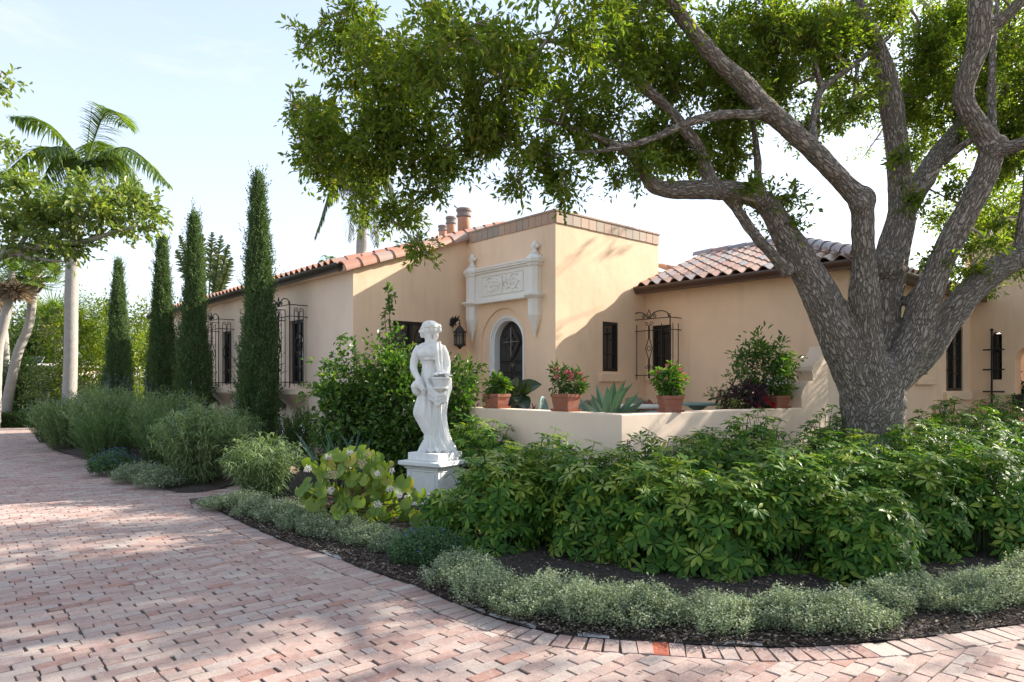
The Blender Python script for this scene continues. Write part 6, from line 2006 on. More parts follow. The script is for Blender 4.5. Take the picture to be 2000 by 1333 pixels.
for i, c in enumerate(BB):
    face = Vector((rp.normal() * .45 - .1, -1 + rp.normal() * .3, .35 + rp.normal() * .35)).normalized()
    dn = Vector((rp.normal() * .5, rp.normal() * .2, -1)).normalized()
    dn = (dn - face * dn.dot(face)).normalized()
    q = frame_quat(dn.cross(face), dn)
    s = .095 + .075 * rp.random()
    loose('leaf', beg_me[i % 4], beg, c - dn * (s * .4), q, (s * (1 if rp.random() < .6 else .62), s, s))
    if i % 2 == 0:
        ba = bp + Vector((rp.normal() * .18, rp.normal() * .10, 0))
        stems.tube([ba, ba.lerp(c, .6) + Vector((0, .04, .06)), c + Vector((0, .03, 0))], [.008, .006, .004], 5, False)
stems.build('stems', simple('reddish_stem', (.16, .10, .05), .6, .3, 12), beg, kind='stuff')
def flower_head(c, r, n, mat, parent, stem_to=None, name='flower_head', size=.013):
    f = MB()
    d = rand_dirs(n, rp); p = np.array(c) + d * r * (.5 + .5 * rp.random((n, 1))) * np.array([1, 1, .85])
    for _ in range(3):
        leaves(f, LEAF2, p + rp.normal(size=(n, 3)) * size * .3, d + rp.normal(size=(n, 3)) * .9, rand_dirs(n, rp), size * (.8 + .5 * rp.random(n)), size * .7)
    o = f.build(name, mat, parent)
    if stem_to is not None:
        s = MB(); s.tube([stem_to, Vector(stem_to).lerp(Vector(c), .6) + Vector((0, 0, .02)), Vector(c)], .0035, 4, False)
        s.build('flower_stem', M_STEM, parent)
for x, y, Y, r, mt in ((575, 918, 7.0, .055, M_FCREAM), (601, 916, 6.95, .045, M_FWHITE), (648, 928, 6.85, .060, M_FCREAM), (645, 958, 6.8, .042, M_FWHITE), (683, 885, 7.3, .050, M_FWHITE), (706, 905, 6.9, .055, M_FCREAM), (648, 893, 7.2, .04, M_FWHITE), (640, 893, 7.2, .035, M_FWHITE),
                       (718, 888, 7.3, .045, M_FCREAM), (738, 925, 6.9, .035, M_FWHITE), (762, 955, 6.8, .045, M_FWHITE), (738, 985, 6.75, .045, M_FWHITE), (780, 968, 6.8, .035, M_FWHITE), (765, 920, 7.0, .03, M_FWHITE), (840, 967, 6.75, .03, M_FWHITE)):
    c = PX(x, y, Y - .22); flower_head(c, r * .85, 46, mt, beg, c + Vector((rp.normal() * .05, .12, -.14)))

# --- silver thyme edging: upright sprigs of tiny leaves
def sprig_field(mb, bases, hts, nleaf, ls, rng, spread=.26, lw=.78):
    n = len(bases)
    lean = rng.normal(size=(n, 3)) * spread; lean[:, 2] = 1
    d = norm(lean)
    t = np.linspace(.12, 1, nleaf)[None, :]
    side = rng.normal(size=(n, nleaf, 3)); side[..., 2] *= .4
    pos = bases[:, None, :] + d[:, None, :] * (t * hts[:, None])[..., None] + side * .013
    ld = side * .9 + d[:, None, :] * .55
    m = n * nleaf
    sz = ls * (.6 + .7 * rng.random(m)) * np.repeat(np.ones((n, 1)), nleaf, 1).ravel()
    leaves(mb, LEAF2, pos.reshape(-1, 3), ld.reshape(-1, 3), np.broadcast_to(d[:, None, :], (n, nleaf, 3)).reshape(-1, 3), sz, sz * lw)
def band_pts(px_line, n, w, rng, clump=.25):
    P = [GP(x, y) for x, y in px_line]; P = spline([tuple(p) for p in P], 6); P = np.array(P)
    seg = np.linalg.norm(np.diff(P, axis=0), axis=1); cum = np.concatenate([[0], np.cumsum(seg)])
    nc = int(cum[-1] / clump); out = []; hts = []
    per = max(1, n // nc)
    for k in range(nc):
        s = (k + .5 + rng.normal() * .18) * clump
        i = min(np.searchsorted(cum, s), len(P) - 1); c = P[i - 1] + (P[i] - P[i - 1]) * ((s - cum[i - 1]) / max(1e-6, seg[i - 1]))
        r = w * (.60 + .6 * rng.random()); h = .10 + .11 * rng.random()
        c = c + rng.normal(size=3) * np.array([.04, .05, 0])
        a = rng.random(per) * 2 * PI; q = np.sqrt(rng.random(per))
        bx_ = np.stack([c[0] + r * q * np.cos(a), c[1] + r * q * np.sin(a), np.full(per, .035)], 1)
        out.append(bx_); hts.append(h * (1.15 - .55 * q ** 2) * (.8 + .4 * rng.random(per)))
    return np.concatenate(out), np.concatenate(hts)
def thyme(name_label, line, n, w, nl=26, ls=.016):
    mb = MB(); b_, h_ = band_pts(line, n, w, rp)
    sprig_field(mb, b_, h_, nl, ls, rp)
    o = mb.build('silver_thyme', M_THYME, None, kind='stuff')
    o['label'] = name_label
thyme('low band of silver thyme along the near curve of the brick edge', [(880, 1128), (940, 1160), (1020, 1188), (1120, 1208), (1230, 1218), (1330, 1222), (1450, 1226), (1560, 1226), (1660, 1222), (1740, 1212), (1830, 1196), (1900, 1182), (1980, 1162), (2080, 1134)], 3600, .25, 40, .0155)
thyme('low band of silver thyme running from the drive corner to the begonia', [(425, 990), (470, 1002), (520, 1015), (580, 1030), (640, 1048), (690, 1058), (740, 1075), (775, 1085)], 2000, .25, 34, .018)
def mound(name, label, cat, x, Y, r, h, n, mat, nl=24, ls=.016, fl=None, nf=0, group=None):
    p = Vector(((x - 1000) / FPX * Y, Y, 0))
    t = thing(name, label, cat, p, group)
    a = rp.random(n) * 2 * PI; q = np.sqrt(rp.random(n))
    bs = np.stack([p.x + r * q * np.cos(a), p.y + r * q * np.sin(a), np.full(n, .03)], 1)
    hs = h * np.sqrt(np.maximum(.08, 1 - q ** 2 * .85)) * (.75 + .35 * rp.random(n))
    mb = MB(); sprig_field(mb, bs, hs, nl, ls, rp); mb.build('foliage', mat, t, kind='stuff')
    if nf:
        i = rp.choice(n, nf, replace=True); c = bs[i] + np.stack([rp.normal(size=nf) * .02, rp.normal(size=nf) * .02, hs[i] + .01], 1)
        f = MB(); s = .015
        for k in range(5):
            leaves(f, LEAF2, c, np.stack([np.cos(k * 1.257 + a[i]), np.sin(k * 1.257 + a[i]), np.full(nf, .25)], 1), np.tile([0, 0, 1.], (nf, 1)), s, s * .9)
        f.build('flowers', fl, t, kind='stuff')
M_BLUEHERB = leafmat('green_herb_leaf', [(0, (.055, .12, .05)), (.6, (.09, .17, .075)), (1, (.15, .23, .11))], .25, (1.3, 1.4, .6), .6, .25)
mound('blue_daze', 'low bushy plant with a few blue flowers spilling onto the bricks beside the begonia', 'plant', 835, 5.75, .30, .28, 420, M_BLUEHERB, 26, .020, M_FBLUE, 26)
mound('blue_daze', 'low mound thick with small blue flowers at the far drive edge', 'plant', 222, 11.25, .36, .40, 380, M_BLUEHERB, 22, .026, M_FBLUE, 190)
mound('silver_mound', 'low silver mound between the blue flowers and the big sage', 'plant', 272, 10.45, .36, .30, 380, M_THYME, 22, .022, M_FBLUE, 12)
mound('silver_mound', 'low silver mound at the paved corner below the big sage', 'plant', 322, 10.0, .40, .28, 420, M_THYME, 22, .022)

# --- sage and rosemary shrubs: wands of narrow arching leaves
def wand_bush(name, label, x, Y, r, h, nst, mat, nl=34, ll=.085, lw=.010, arch=.6, flowers=0, group=None, droop=.55, stem=True):
    p = Vector(((x - 1000) / FPX * Y, Y, 0))
    t = thing(name, label, 'shrub', p, group)
    a = rp.random(nst) * 2 * PI; q = np.sqrt(rp.random(nst))
    base = np.stack([p.x + r * .35 * q * np.cos(a), p.y + r * .35 * q * np.sin(a), np.zeros(nst)], 1)
    hh = h * (.62 + .45 * np.sqrt(np.maximum(0, 1 - q ** 2))) * (.85 + .25 * rp.random(nst))
    tip = np.stack([p.x + r * q * np.cos(a), p.y + r * q * np.sin(a), hh], 1) + rp.normal(size=(nst, 3)) * .04
    tt = np.linspace(.12, 1, nl)[None, :, None]
    mid = (base + tip) / 2 + np.stack([-np.cos(a) * r * .1, -np.sin(a) * r * .1, hh * .18], 1)
    pos = (1 - tt) ** 2 * base[:, None] + 2 * tt * (1 - tt) * mid[:, None] + tt ** 2 * tip[:, None]
    tang = norm((tip - base)); 
    side = rp.normal(size=(nst, nl, 3)); side = side - (side * tang[:, None]).sum(-1, keepdims=True) * tang[:, None]
    d = side / np.linalg.norm(side, axis=-1, keepdims=True) * .9 + tang[:, None] * arch
    up = np.array([0, 0, 1.0]) + rp.normal(size=(nst, nl, 3)) * .3
    m = nst * nl
    mb = MB()
    L_ = ll * (.55 + .7 * rp.random(m))
    tmpl = (np.array([[-.5, 0, 0], [.5, 0, 0], [-.45, .5, .08], [.45, .5, .08], [0, 1, -droop * .4]], np.float32), [np.array([[0, 1, 3, 2]]), np.array([[2, 3, 4]])])
    leaves(mb, tmpl, pos.reshape(-1, 3), d.reshape(-1, 3), up.reshape(-1, 3), L_, lw)
    mb.build('foliage', mat, t, kind='stuff')
    s = MB()
    for k in range(0, nst, 2):
        s.tube([base[k], tuple((1 - .5) ** 2 * base[k] + .5 * mid[k] + .25 * tip[k]), tip[k]], [.006, .004, .002], 4, False)
    s.build('stems', M_STEM, t, kind='stuff')
    if flowers:
        f = MB()
        i = rp.choice(nst, flowers)
        for j in range(12):
            c = tip[i] + np.stack([rp.normal(size=flowers) * .006, rp.normal(size=flowers) * .006, np.full(flowers, .015 * j)], 1) + (tip[i] - base[i]) * .012 * j
            leaves(f, LEAF2, c, rand_dirs(flowers, rp), rand_dirs(flowers, rp), .020, .012)
        f.build('flower_spikes', M_FLAV, t, kind='stuff')
G_S = 'grey sage and rosemary bushes along the drive'
wand_bush('sage_bush', 'airy grey sage bush standing by itself at the paved corner before the begonia', 515, 8.75, .52, .72, 150, M_SALVIA, 36, .13, .011, .45, 2, G_S, .9)
wand_bush('sage_bush', 'big grey sage bush in front of the tallest cypress', 392, 10.2, .72, 1.02, 290, M_SALVIA, 38, .13, .012, .45, 5, G_S, .9)
wand_bush('sage_bush', 'sage bush at the foot of the tallest cypress, right of the big one', 450, 11.3, .55, .95, 170, M_SALVIA, 36, .11, .012, .5, 2, G_S, .8)
wand_bush('rosemary_bush', 'upright green rosemary bush between the big sage and the blue flowers', 315, 11.6, .55, .92, 230, M_ROSE, 46, .05, .008, .9, 0, G_S, .2)
wand_bush('sage_bush', 'sage bush behind the rosemary below the second tallest cypress', 335, 13.2, .80, 1.22, 230, M_SALVIA, 36, .11, .013, .5, 6, G_S, .8)
wand_bush('sage_bush', 'broad pale sage bush with lavender spikes below the farthest cypress', 215, 14.0, .85, 1.22, 270, M_SALVIA, 38, .10, .013, .55, 26, G_S, .6)
wand_bush('rosemary_bush', 'dark green rosemary bush bulging over the drive edge', 205, 12.5, .62, .86, 280, M_ROSE, 46, .055, .009, .9, 0, G_S, .2)
wand_bush('sage_bush', 'silvery sage bush with lavender spikes at the far bend of the drive', 130, 15.6, .80, 1.05, 230, M_SALVIA, 34, .10, .014, .6, 30, G_S, .5)
wand_bush('rosemary_bush', 'farthest rosemary bush at the bend, in front of the clipped hedge', 100, 17.6, .75, .95, 200, M_ROSE, 44, .065, .011, .9, 0, G_S, .2)
wand_bush('sage_bush', 'sage bush with lavender spikes behind the farthest two cypresses', 190, 17.0, .95, 1.30, 240, M_SALVIA, 34, .10, .015, .6, 30, G_S, .5)
wand_bush('sage_bush', 'grey sage between the two far cypresses by the facade', 285, 15.5, .75, 1.15, 190, M_SALVIA, 34, .10, .014, .6, 4, G_S, .6)
wand_bush('podocarpus', 'small dark needle-leaved shrub against the facade right of the tallest cypress', 592, 11.8, .34, 1.0, 90, M_HEDGE, 60, .07, .010, .6, 0, None, .1)
wand_bush('podocarpus', 'thin dark needle-leaved shrub close behind the tallest cypress', 562, 12.3, .28, .85, 60, M_HEDGE, 60, .07, .010, .6, 0, None, .1)

# --- strap-leaved clump behind the begonia
sp0 = Vector(((668 - 1000) / FPX * 9.2, 9.2, 0))
t = thing('strap_leaf_plant', 'clump of stiff grey green strap leaves behind the begonia', 'plant', sp0)
for k in range(34):
    a = rp.random() * 2 * PI; L_ = .75 + .4 * rp.random(); q = .30 + .5 * rp.random()
    d = Vector((math.cos(a) * q, math.sin(a) * q, 1)).normalized()
    b0 = sp0 + Vector((rp.normal() * .16, rp.normal() * .08, 0)); s = d.cross(Vector((rp.normal(), rp.normal(), 0))).normalized() * .019
    mb = MB()
    pts = [b0, b0 + d * (L_ * .5), b0 + d * (L_ * .8) + Vector((d.x, d.y, -.2)) * .04, b0 + d * L_ + Vector((d.x, d.y, -.5)) * .09]
    mb.strip([p_ - s * w for p_, w in zip(pts, (.8, 1, .7, .05))], [p_ + s * w for p_, w in zip(pts, (.8, 1, .7, .05))])
    mb.build('leaf', M_AGAVE, t)

# --- the big vine bush against the gable wall
def bush(name, label, cat, blobs, n, mat, ll, lw, stem_base, nl=14, tl=.3, dens=1.0, shoots=(), spread=.2, leaf=LEAF4, wood=M_TWIG, nstems=10, droop=.2, group=None):
    """blobs: (px, py, depth, rx px, ry px, thickness m, weight)"""
    t = thing(name, label, cat, stem_base, group)
    W_ = sum(b[6] for b in blobs); mb = MB(); st_ = MB(); tw_ = MB()
    for x, y, Y, rx, ry, th, wt in blobs:
        c = PX(x, y, Y); k = Y / FPX
        m = max(6, int(n * wt / W_ / nl))
        p, o_ = clump_pts(tuple(c), (rx * k, th, ry * k), m, max(5, m // 7), spread, .5, rp)
        p[:, 2] = np.maximum(p[:, 2], .05)
        sprays(mb, p, o_ + rp.normal(size=p.shape) * .5, nl, tl, ll, lw, rp, droop, leaf, tw_)
        if nstems:
            b0 = Vector(stem_base) + Vector((rp.normal() * .12, rp.normal() * .08, 0))
            st_.tube(spline([tuple(b0), tuple(b0.lerp(c, .5) + Vector((rp.normal() * .08, 0, .08))), tuple(c)], 4), [.02, .018, .016, .014, .012, .010, .008, .007, .006], 5, False)
            for _ in range(6):
                e = Vector(p[rp.integers(len(p))]); st_.tube([c, c.lerp(e, .5) + Vector((0, 0, .03)), e], [.007, .005, .003], 4, False)
    for pts, n_l in shoots:
        P = [PX(*q) for q in pts]; path = spline([tuple(p) for p in P], 6)
        st_.tube(path, list(np.linspace(.008, .003, len(path))), 5, False)
        path = np.array(path); i = rp.integers(2, len(path), n_l)
        leaves(mb, leaf, path[i] + rp.normal(size=(n_l, 3)) * .015, rand_dirs(n_l, rp) + np.array([0, -.2, .2]), rp.normal(size=(n_l, 3)) * .5 + np.array([0, -.4, 1]), ll * (.7 + .7 * rp.random(n_l)), lw * 1.1)
    mb.build('foliage', mat, t, kind='stuff')
    if st_.n: st_.build('stems', wood, t, kind='stuff')
    tw_.build('twigs', wood, t, kind='stuff')
    return t
bush('flowering_vine', 'large bushy green vine with tall loose shoots against the gable wall behind the statue', 'bush',
     [(700, 770, 10.2, 62, 80, .45, 1.2), (750, 745, 10.3, 55, 58, .45, 1.1), (790, 790, 10.1, 60, 80, .45, 1.2), (715, 850, 10.0, 75, 60, .45, 1.2), (800, 860, 9.9, 55, 50, .4, 1.0), (675, 820, 10.1, 38, 60, .35, .7), (765, 672, 10.6, 16, 26, .15, .15), (890, 760, 10.1, 26, 55, .25, .5), (905, 800, 10.0, 18, 30, .2, .25), (850, 800, 10.2, 40, 70, .3, .6), (655, 780, 10.0, 25, 40, .25, .3), (830, 735, 10.5, 26, 34, .2, .25)],
     14500, M_VINE, .082, .046, PX(760, 965, 10.2), 9, .24,
     shoots=(([(765, 700, 10.6), (762, 640, 10.7), (760, 590, 10.75), (757, 556, 10.8)], 70), ([(762, 690, 10.6), (752, 620, 10.6), (770, 575, 10.7)], 30), ([(690, 760, 10.0), (672, 710, 10.0), (665, 680, 10.0), (667, 655, 10.0)], 40), ([(700, 740, 10), (694, 700, 10), (690, 668, 10)], 30), ([(680, 800, 10), (640, 790, 9.9), (622, 770, 9.9)], 30), ([(690, 850, 9.9), (640, 830, 9.9), (615, 822, 9.9)], 30), ([(700, 880, 9.8), (650, 870, 9.8), (622, 850, 9.8)], 24), ([(760, 660, 10.5), (775, 640, 10.5)], 18)))
# ------------------------------------------------------------------ pots on the wall and things in the court
def pot(name_label, x, yb, Y, w, d, h, kind):
    """tapered square terracotta planter on a saucer; origin at the wall top"""
    z = GH
    p = Vector(((x - 1000) / FPX * Y, Y, z))
    t = thing('flower_pot', name_label, 'flower pot', p, 'terracotta pots on the court wall')
    ax, ay = (dl, nl) if x < 1200 else (dr_, nr)
    if x > 1200:
        q_ = Matrix.Rotation(R(-28 if x < 1400 else -20), 3, 'Z'); ax = q_ @ ax; ay = q_ @ ay
    def ring_(sx, sy, zz, ins=0.0):
        c = .012
        o = []
        for a_, b_ in ((-1, -1), (1, -1), (1, 1), (-1, 1)):
            o.append(p + ax * (a_ * sx) + ay * (b_ * sy) + ZUP * zz)
        return o
    m = MB()
    prof = [(.40, 0.018), (.50 * .96, h * .80), (.52, h * .80), (.52, h), (.455, h), (.44, h * .86)]
    vs = []
    for s_, zz in prof: vs += [tuple(q) for q in ring_(w * s_, d * s_, zz)]
    m.add(vs, [[i * 4 + k, i * 4 + (k + 1) % 4, (i + 1) * 4 + (k + 1) % 4, (i + 1) * 4 + k] for i in range(len(prof) - 1) for k in range(4)], [[3, 2, 1, 0]])
    o = m.build('pot', M_TERRA, t)
    bv = o.modifiers.new('bevel', 'BEVEL'); bv.width = .003; bv.segments = 2
    m = MB(); vs = []
    for s_, zz in ((.42, .002), (.50, .004), (.54, .030), (.51, .030), (.48, .014), (.05, .014)): vs += [tuple(q) for q in ring_(w * s_, d * s_, zz)]
    m.add(vs, [[i * 4 + k, i * 4 + (k + 1) % 4, (i + 1) * 4 + (k + 1) % 4, (i + 1) * 4 + k] for i in range(5) for k in range(4)])
    m.build('saucer', M_TERRA, t)
    m = MB(); m.poly(ring_(w * .45, d * .45, h * .88)); m.build('soil', M_SOILPOT, t)
    return t, p + ZUP * h * .88
def pot_plant(label, cat, base, blobs, n, mat, ll, lw, fl=None, nf=0, fr=.02, leaf=LEAF4, stems=8, gname=None, name='potted_plant'):
    """a plant growing in a pot: blobs (dx, dy, dz, rx, ry, rz)"""
    t = thing(name, label, cat, base, gname)
    mb = MB(); f = MB(); s = MB()
    allp = []
    for dx, dy, dz, rx, ry, rz in blobs:
        c = Vector(base) + Vector((dx, dy, dz))
        m = int(n / len(blobs))
        p, o_ = clump_pts(tuple(c), (rx, ry, rz), m, max(6, m // 9), .16, .5, rp)
        leaves(mb, leaf, p, o_ * .8 + rp.normal(size=p.shape) * .45 + np.array([0, 0, .1]), rp.normal(size=p.shape) * .4 + np.array([0, 0, 1]), ll * (.6 + .7 * rp.random(m)), lw * (.7 + .5 * rp.random(m)))
        allp.append((p, c, (rx, ry, rz)))
        for _ in range(stems):
            e = Vector(p[rp.integers(m)]); b0 = Vector(base) + Vector((dx * .8 + rp.normal() * .02, dy * .8 + rp.normal() * .02, 0))
            s.tube([b0, b0.lerp(e, .5) + Vector((0, 0, .02)), e], [.005, .004, .003], 5, False)
    mb.build('foliage', mat, t, kind='stuff'); s.build('stems', M_STEM, t, kind='stuff')
    if nf:
        for k in range(nf):
            p, c, r = allp[k % len(allp)]
            dd = rand_dirs(1, rp)[0]; dd[2] = abs(dd[2]) * .9 + .05; dd[1] = -abs(dd[1]) * .8
            q = np.array(c) + dd * np.array(r) * 1.03
            fm = MB(); m = 7
            a = np.arange(m) * 2 * PI / m
            leaves(fm, LEAF4, np.tile(q, (m, 1)), np.stack([np.cos(a), np.full(m, -.35), np.sin(a)], 1), np.tile([0, -1., .3], (m, 1)), fr * (.9 + .3 * rp.random(m)), fr * .9)
            fm.build('flower', fl, t)
    return t
def wall_at(x, front=True):
    """depth of the wall top centre line at a photograph column"""
    u = (x - 1000) / FPX
    A, B = (Rc, Rl) if x < 1213 else (Rc, Re)
    n = nl if x < 1213 else nr
    A = A + n * TH * .5; d = (B - A + n * TH * .5).normalized()
    t_ = (u * A.y - A.x) / (d.x - u * d.y)
    return (A + d * t_).y
pts_p = {}
for x, lab, w, d, h in ((970, 'long terracotta pot on the court wall in front of the door', .34, .22, .20), (1105, 'terracotta pot with two pink flowered plants on the left court wall', .31, .22, .215),
                        (1309, 'square terracotta pot of pink flowers on the wall before the iron grille', .25, .25, .20), (1520, 'terracotta pot of small white flowers beside the scrolled wall end', .23, .23, .175)):
    Y = wall_at(x); pts_p[x] = pot(lab, x, 0, Y, w, d, h, '')
b0 = pts_p[970][1]
pot_plant('glossy green bushy plant in the pot before the door', 'plant', b0, [(-.03, 0, .12, .17, .10, .13), (.05, 0, .15, .12, .09, .13)], 330, M_VINE, .085, .042)
b0 = pts_p[1105][1]
pot_plant('pair of dark leaved plants with pink flowers, left one taller, in the wall pot', 'plant', b0, [(-.07, 0, .20, .12, .10, .16), (.10, -.01, .16, .12, .10, .15)], 620, M_HEDGE, .075, .017, M_FPINK, 22, .024, stems=10)
b0 = pts_p[1309][1]
pot_plant('bushy plant with sparse pink flowers in the pot before the grille', 'plant', b0, [(0, 0, .20, .18, .15, .20)], 650, M_VINE, .075, .032, M_FPINK, 14, .020)
b0 = pts_p[1520][1]
pot_plant('round dark plant dotted with tiny white flowers in the last wall pot', 'plant', b0, [(0, 0, .15, .165, .15, .15)], 800, M_HEDGE, .045, .022, M_FWHITE, 34, .013)

FZ = .45
def court(x, Y, z=FZ):
    return Vector(((x - 1000) / FPX * Y, Y, z))
# spiky agave behind the wall corner
ap = court(1188, 8.5, .85)
ag = thing('agave', 'spiky blue green agave rising above the court wall corner', 'plant', ap)
for (tx, ty, w, bz) in ((1155, 770, .10, 0), (1140, 785, .10, 0), (1130, 800, .09, 0), (1165, 752, .11, 0), (1200, 745, .13, .05), (1186, 755, .13, 0), (1222, 742, .08, .06), (1237, 748, .07, .1), (1248, 766, .09, 0), (1258, 783, .10, 0), (1215, 765, .12, 0), (1232, 790, .10, 0), (1170, 775, .12, 0), (1205, 775, .13, -.1), (1150, 798, .1, -.05)):
    tip = PX(tx, ty, 8.5 + rp.normal() * .22)
    mid = ap.lerp(tip, .5) + Vector((0, 0, .05 + bz))
    s = Vector((tip - ap)).cross(Vector((0, -1, .2))).normalized()
    path = [Vector(q) for q in spline([tuple(ap), tuple(mid), tuple(tip)], 4)]
    ww_ = [w * .35, w * .42, w * .48, w * .5, w * .48, w * .42, w * .32, w * .18, .002]
    m = MB(); n2 = [s.cross((path[min(i + 1, 8)] - path[max(i - 1, 0)])).normalized() for i in range(9)]
    L_ = [p - s * a for p, a in zip(path, ww_)]; C_ = [p + q * (a * .35) for p, a, q in zip(path, ww_, n2)]; R_ = [p + s * a for p, a in zip(path, ww_)]
    m.strip(L_, C_); m.strip(C_, R_)
    m.build('leaf', M_AGAVE, ag, smooth=True)
MB().lathe([(.05, 0), (.12, .06), (.10, .14), (.04, .2)], 10, ap - ZUP * .06).build('heart', M_AGAVE, ag, smooth=True)
MB().lathe([(.14, 0), (.18, .30), (.20, .31), (.20, .36), (.17, .36), (.16, .32)], 18, court(1188, 8.5, FZ)).build('tub', M_TERRA, ag, smooth=True)
# big dark broad leaves by the door
def broad_leaf(base, tip, w, nrm, mat, parent, name='leaf'):
    base, tip = Vector(base), Vector(tip); d = tip - base; L_ = d.length; d.normalize()
    s = d.cross(Vector(nrm)).normalized(); n2 = s.cross(d)
    rows = [(0, .25, 0), (.15, .8, .02), (.4, 1, .04), (.65, .85, .02), (.85, .5, -.04), (1, .03, -.12)]
    m = MB()
    Lx = [base + d * (L_ * t) - s * (w * k / 2) + n2 * (L_ * (z + .10 * k)) for t, k, z in rows]
    C_ = [base + d * (L_ * t) + n2 * (L_ * z) for t, k, z in rows]
    Rx = [base + d * (L_ * t) + s * (w * k / 2) + n2 * (L_ * (z + .10 * k)) for t, k, z in rows]
    m.strip(Lx, C_); m.strip(C_, Rx)
    m.build(name, mat, parent, smooth=True)
e0 = court(1018, 10.6)
el = thing('broad_leaf_plant', 'large dark glossy broad leaved plant in front of the arched door', 'plant', e0)
sm = MB()
for bx_, by_, tx_, ty_, w in ((1010, 768, 1056, 748, .30), (1000, 775, 975, 742, .26), (1005, 765, 1000, 738, .26), (1012, 775, 1030, 800, .26), (985, 775, 942, 782, .24), (1000, 790, 1006, 800, .20), (990, 790, 960, 775, .22), (1022, 772, 1032, 745, .16)):
    b_ = PX(bx_, by_, 10.5 + rp.normal() * .1); t_ = PX(tx_, ty_, 10.3 + rp.normal() * .15)
    broad_leaf(b_, t_, w, (rp.normal() * .3, -.8, .7), M_DARKLEAF, el)
    sm.tube([e0, e0.lerp(b_, .6) + Vector((0, .03, .05)), b_], [.014, .010, .007], 6, False)
sm.build('stems', M_STEM, el, kind='stuff')
e1 = court(918, 10.9)
el = thing('broad_leaf_plant', 'dark purplish broad leaved plant in the corner left of the door', 'plant', e1)
sm = MB()
for bx_, by_, tx_, ty_, w in ((912, 765, 905, 742, .20), (916, 760, 930, 740, .18), (915, 775, 925, 762, .18), (905, 780, 895, 765, .16), (915, 790, 900, 788, .16), (920, 790, 932, 780, .14)):
    b_ = PX(bx_, by_, 10.8); t_ = PX(tx_, ty_, 10.6)
    broad_leaf(b_, t_, w, (rp.normal() * .3, -.8, .6), M_DARKLEAF, el)
    sm.tube([e1, e1.lerp(b_, .6) + Vector((0, .03, .05)), b_], [.012, .009, .006], 6, False)
sm.build('stems', M_STEM, el, kind='stuff')
for x, Y, lab in ((930, 10.3, 'small dark spiky seedling behind the wall near the statue'), (1042, 10.0, 'small purple spiky plant behind the wall right of the door')):
    c = court(x, Y, .9); t = thing('spiky_plant', lab, 'plant', c)
    m = MB(); n = 26; a = rp.random(n) * 2 * PI
    leaves(m, BLADE, np.tile(c, (n, 1)) + np.stack([np.zeros(n), np.zeros(n), rp.random(n) * .22], 1), np.stack([np.cos(a) * .7, np.sin(a) * .7, np.full(n, .8)], 1), np.tile([0, 0, 1.], (n, 1)), .16, .018)
    m.build('foliage', M_PURPLE, t, kind='stuff'); MB().tube([c - ZUP * .45, c + ZUP * .2], .008, 5).build('stem', M_STEM, t)
# caladiums
def heart(name, mat):
    m = MB(); n = 14; v = [(0, .35, -.02)]
    for k in range(n):
        a = 2 * PI * k / n
        r_ = .36 * (1 + .35 * max(0, math.cos(a)) ** 3) * (1 - .55 * max(0, math.cos(a - PI)) ** 12)
        v.append((r_ * math.sin(a) * .95, .35 + r_ * math.cos(a) * 1.15, .05 * math.cos(2 * a)))
    m.add(v, [[0, 1 + k, 1 + (k + 1) % n] for k in range(n)])
    return m.mesh(name, mat, True)
cal = heart('leaf', M_CALAD)
for x, lab in ((1165, 'pale veined caladium leaves behind the agave, left of the chair'), (1262, 'pale pink veined caladium below the iron grille in the court corner')):
    c = court(x, 11.2); t = thing('caladium', lab, 'plant', c); sm = MB()
    for k in range(11):
        q = c + Vector((rp.normal() * .22, rp.normal() * .10, .62 + .22 * rp.random()))
        d = Vector((rp.normal() * .4, -.4, -.75)).normalized(); f = Vector((rp.normal() * .2, -.8, .55)).normalized(); d = (d - f * d.dot(f)).normalized()
        loose('leaf', cal, t, q, frame_quat(d.cross(f), d), .26 + .10 * rp.random())
        sm.tube([c + Vector((rp.normal() * .05, 0, 0)), c.lerp(q, .6), q], .005, 5, False)
    sm.build('stems', M_STEM, t, kind='stuff')
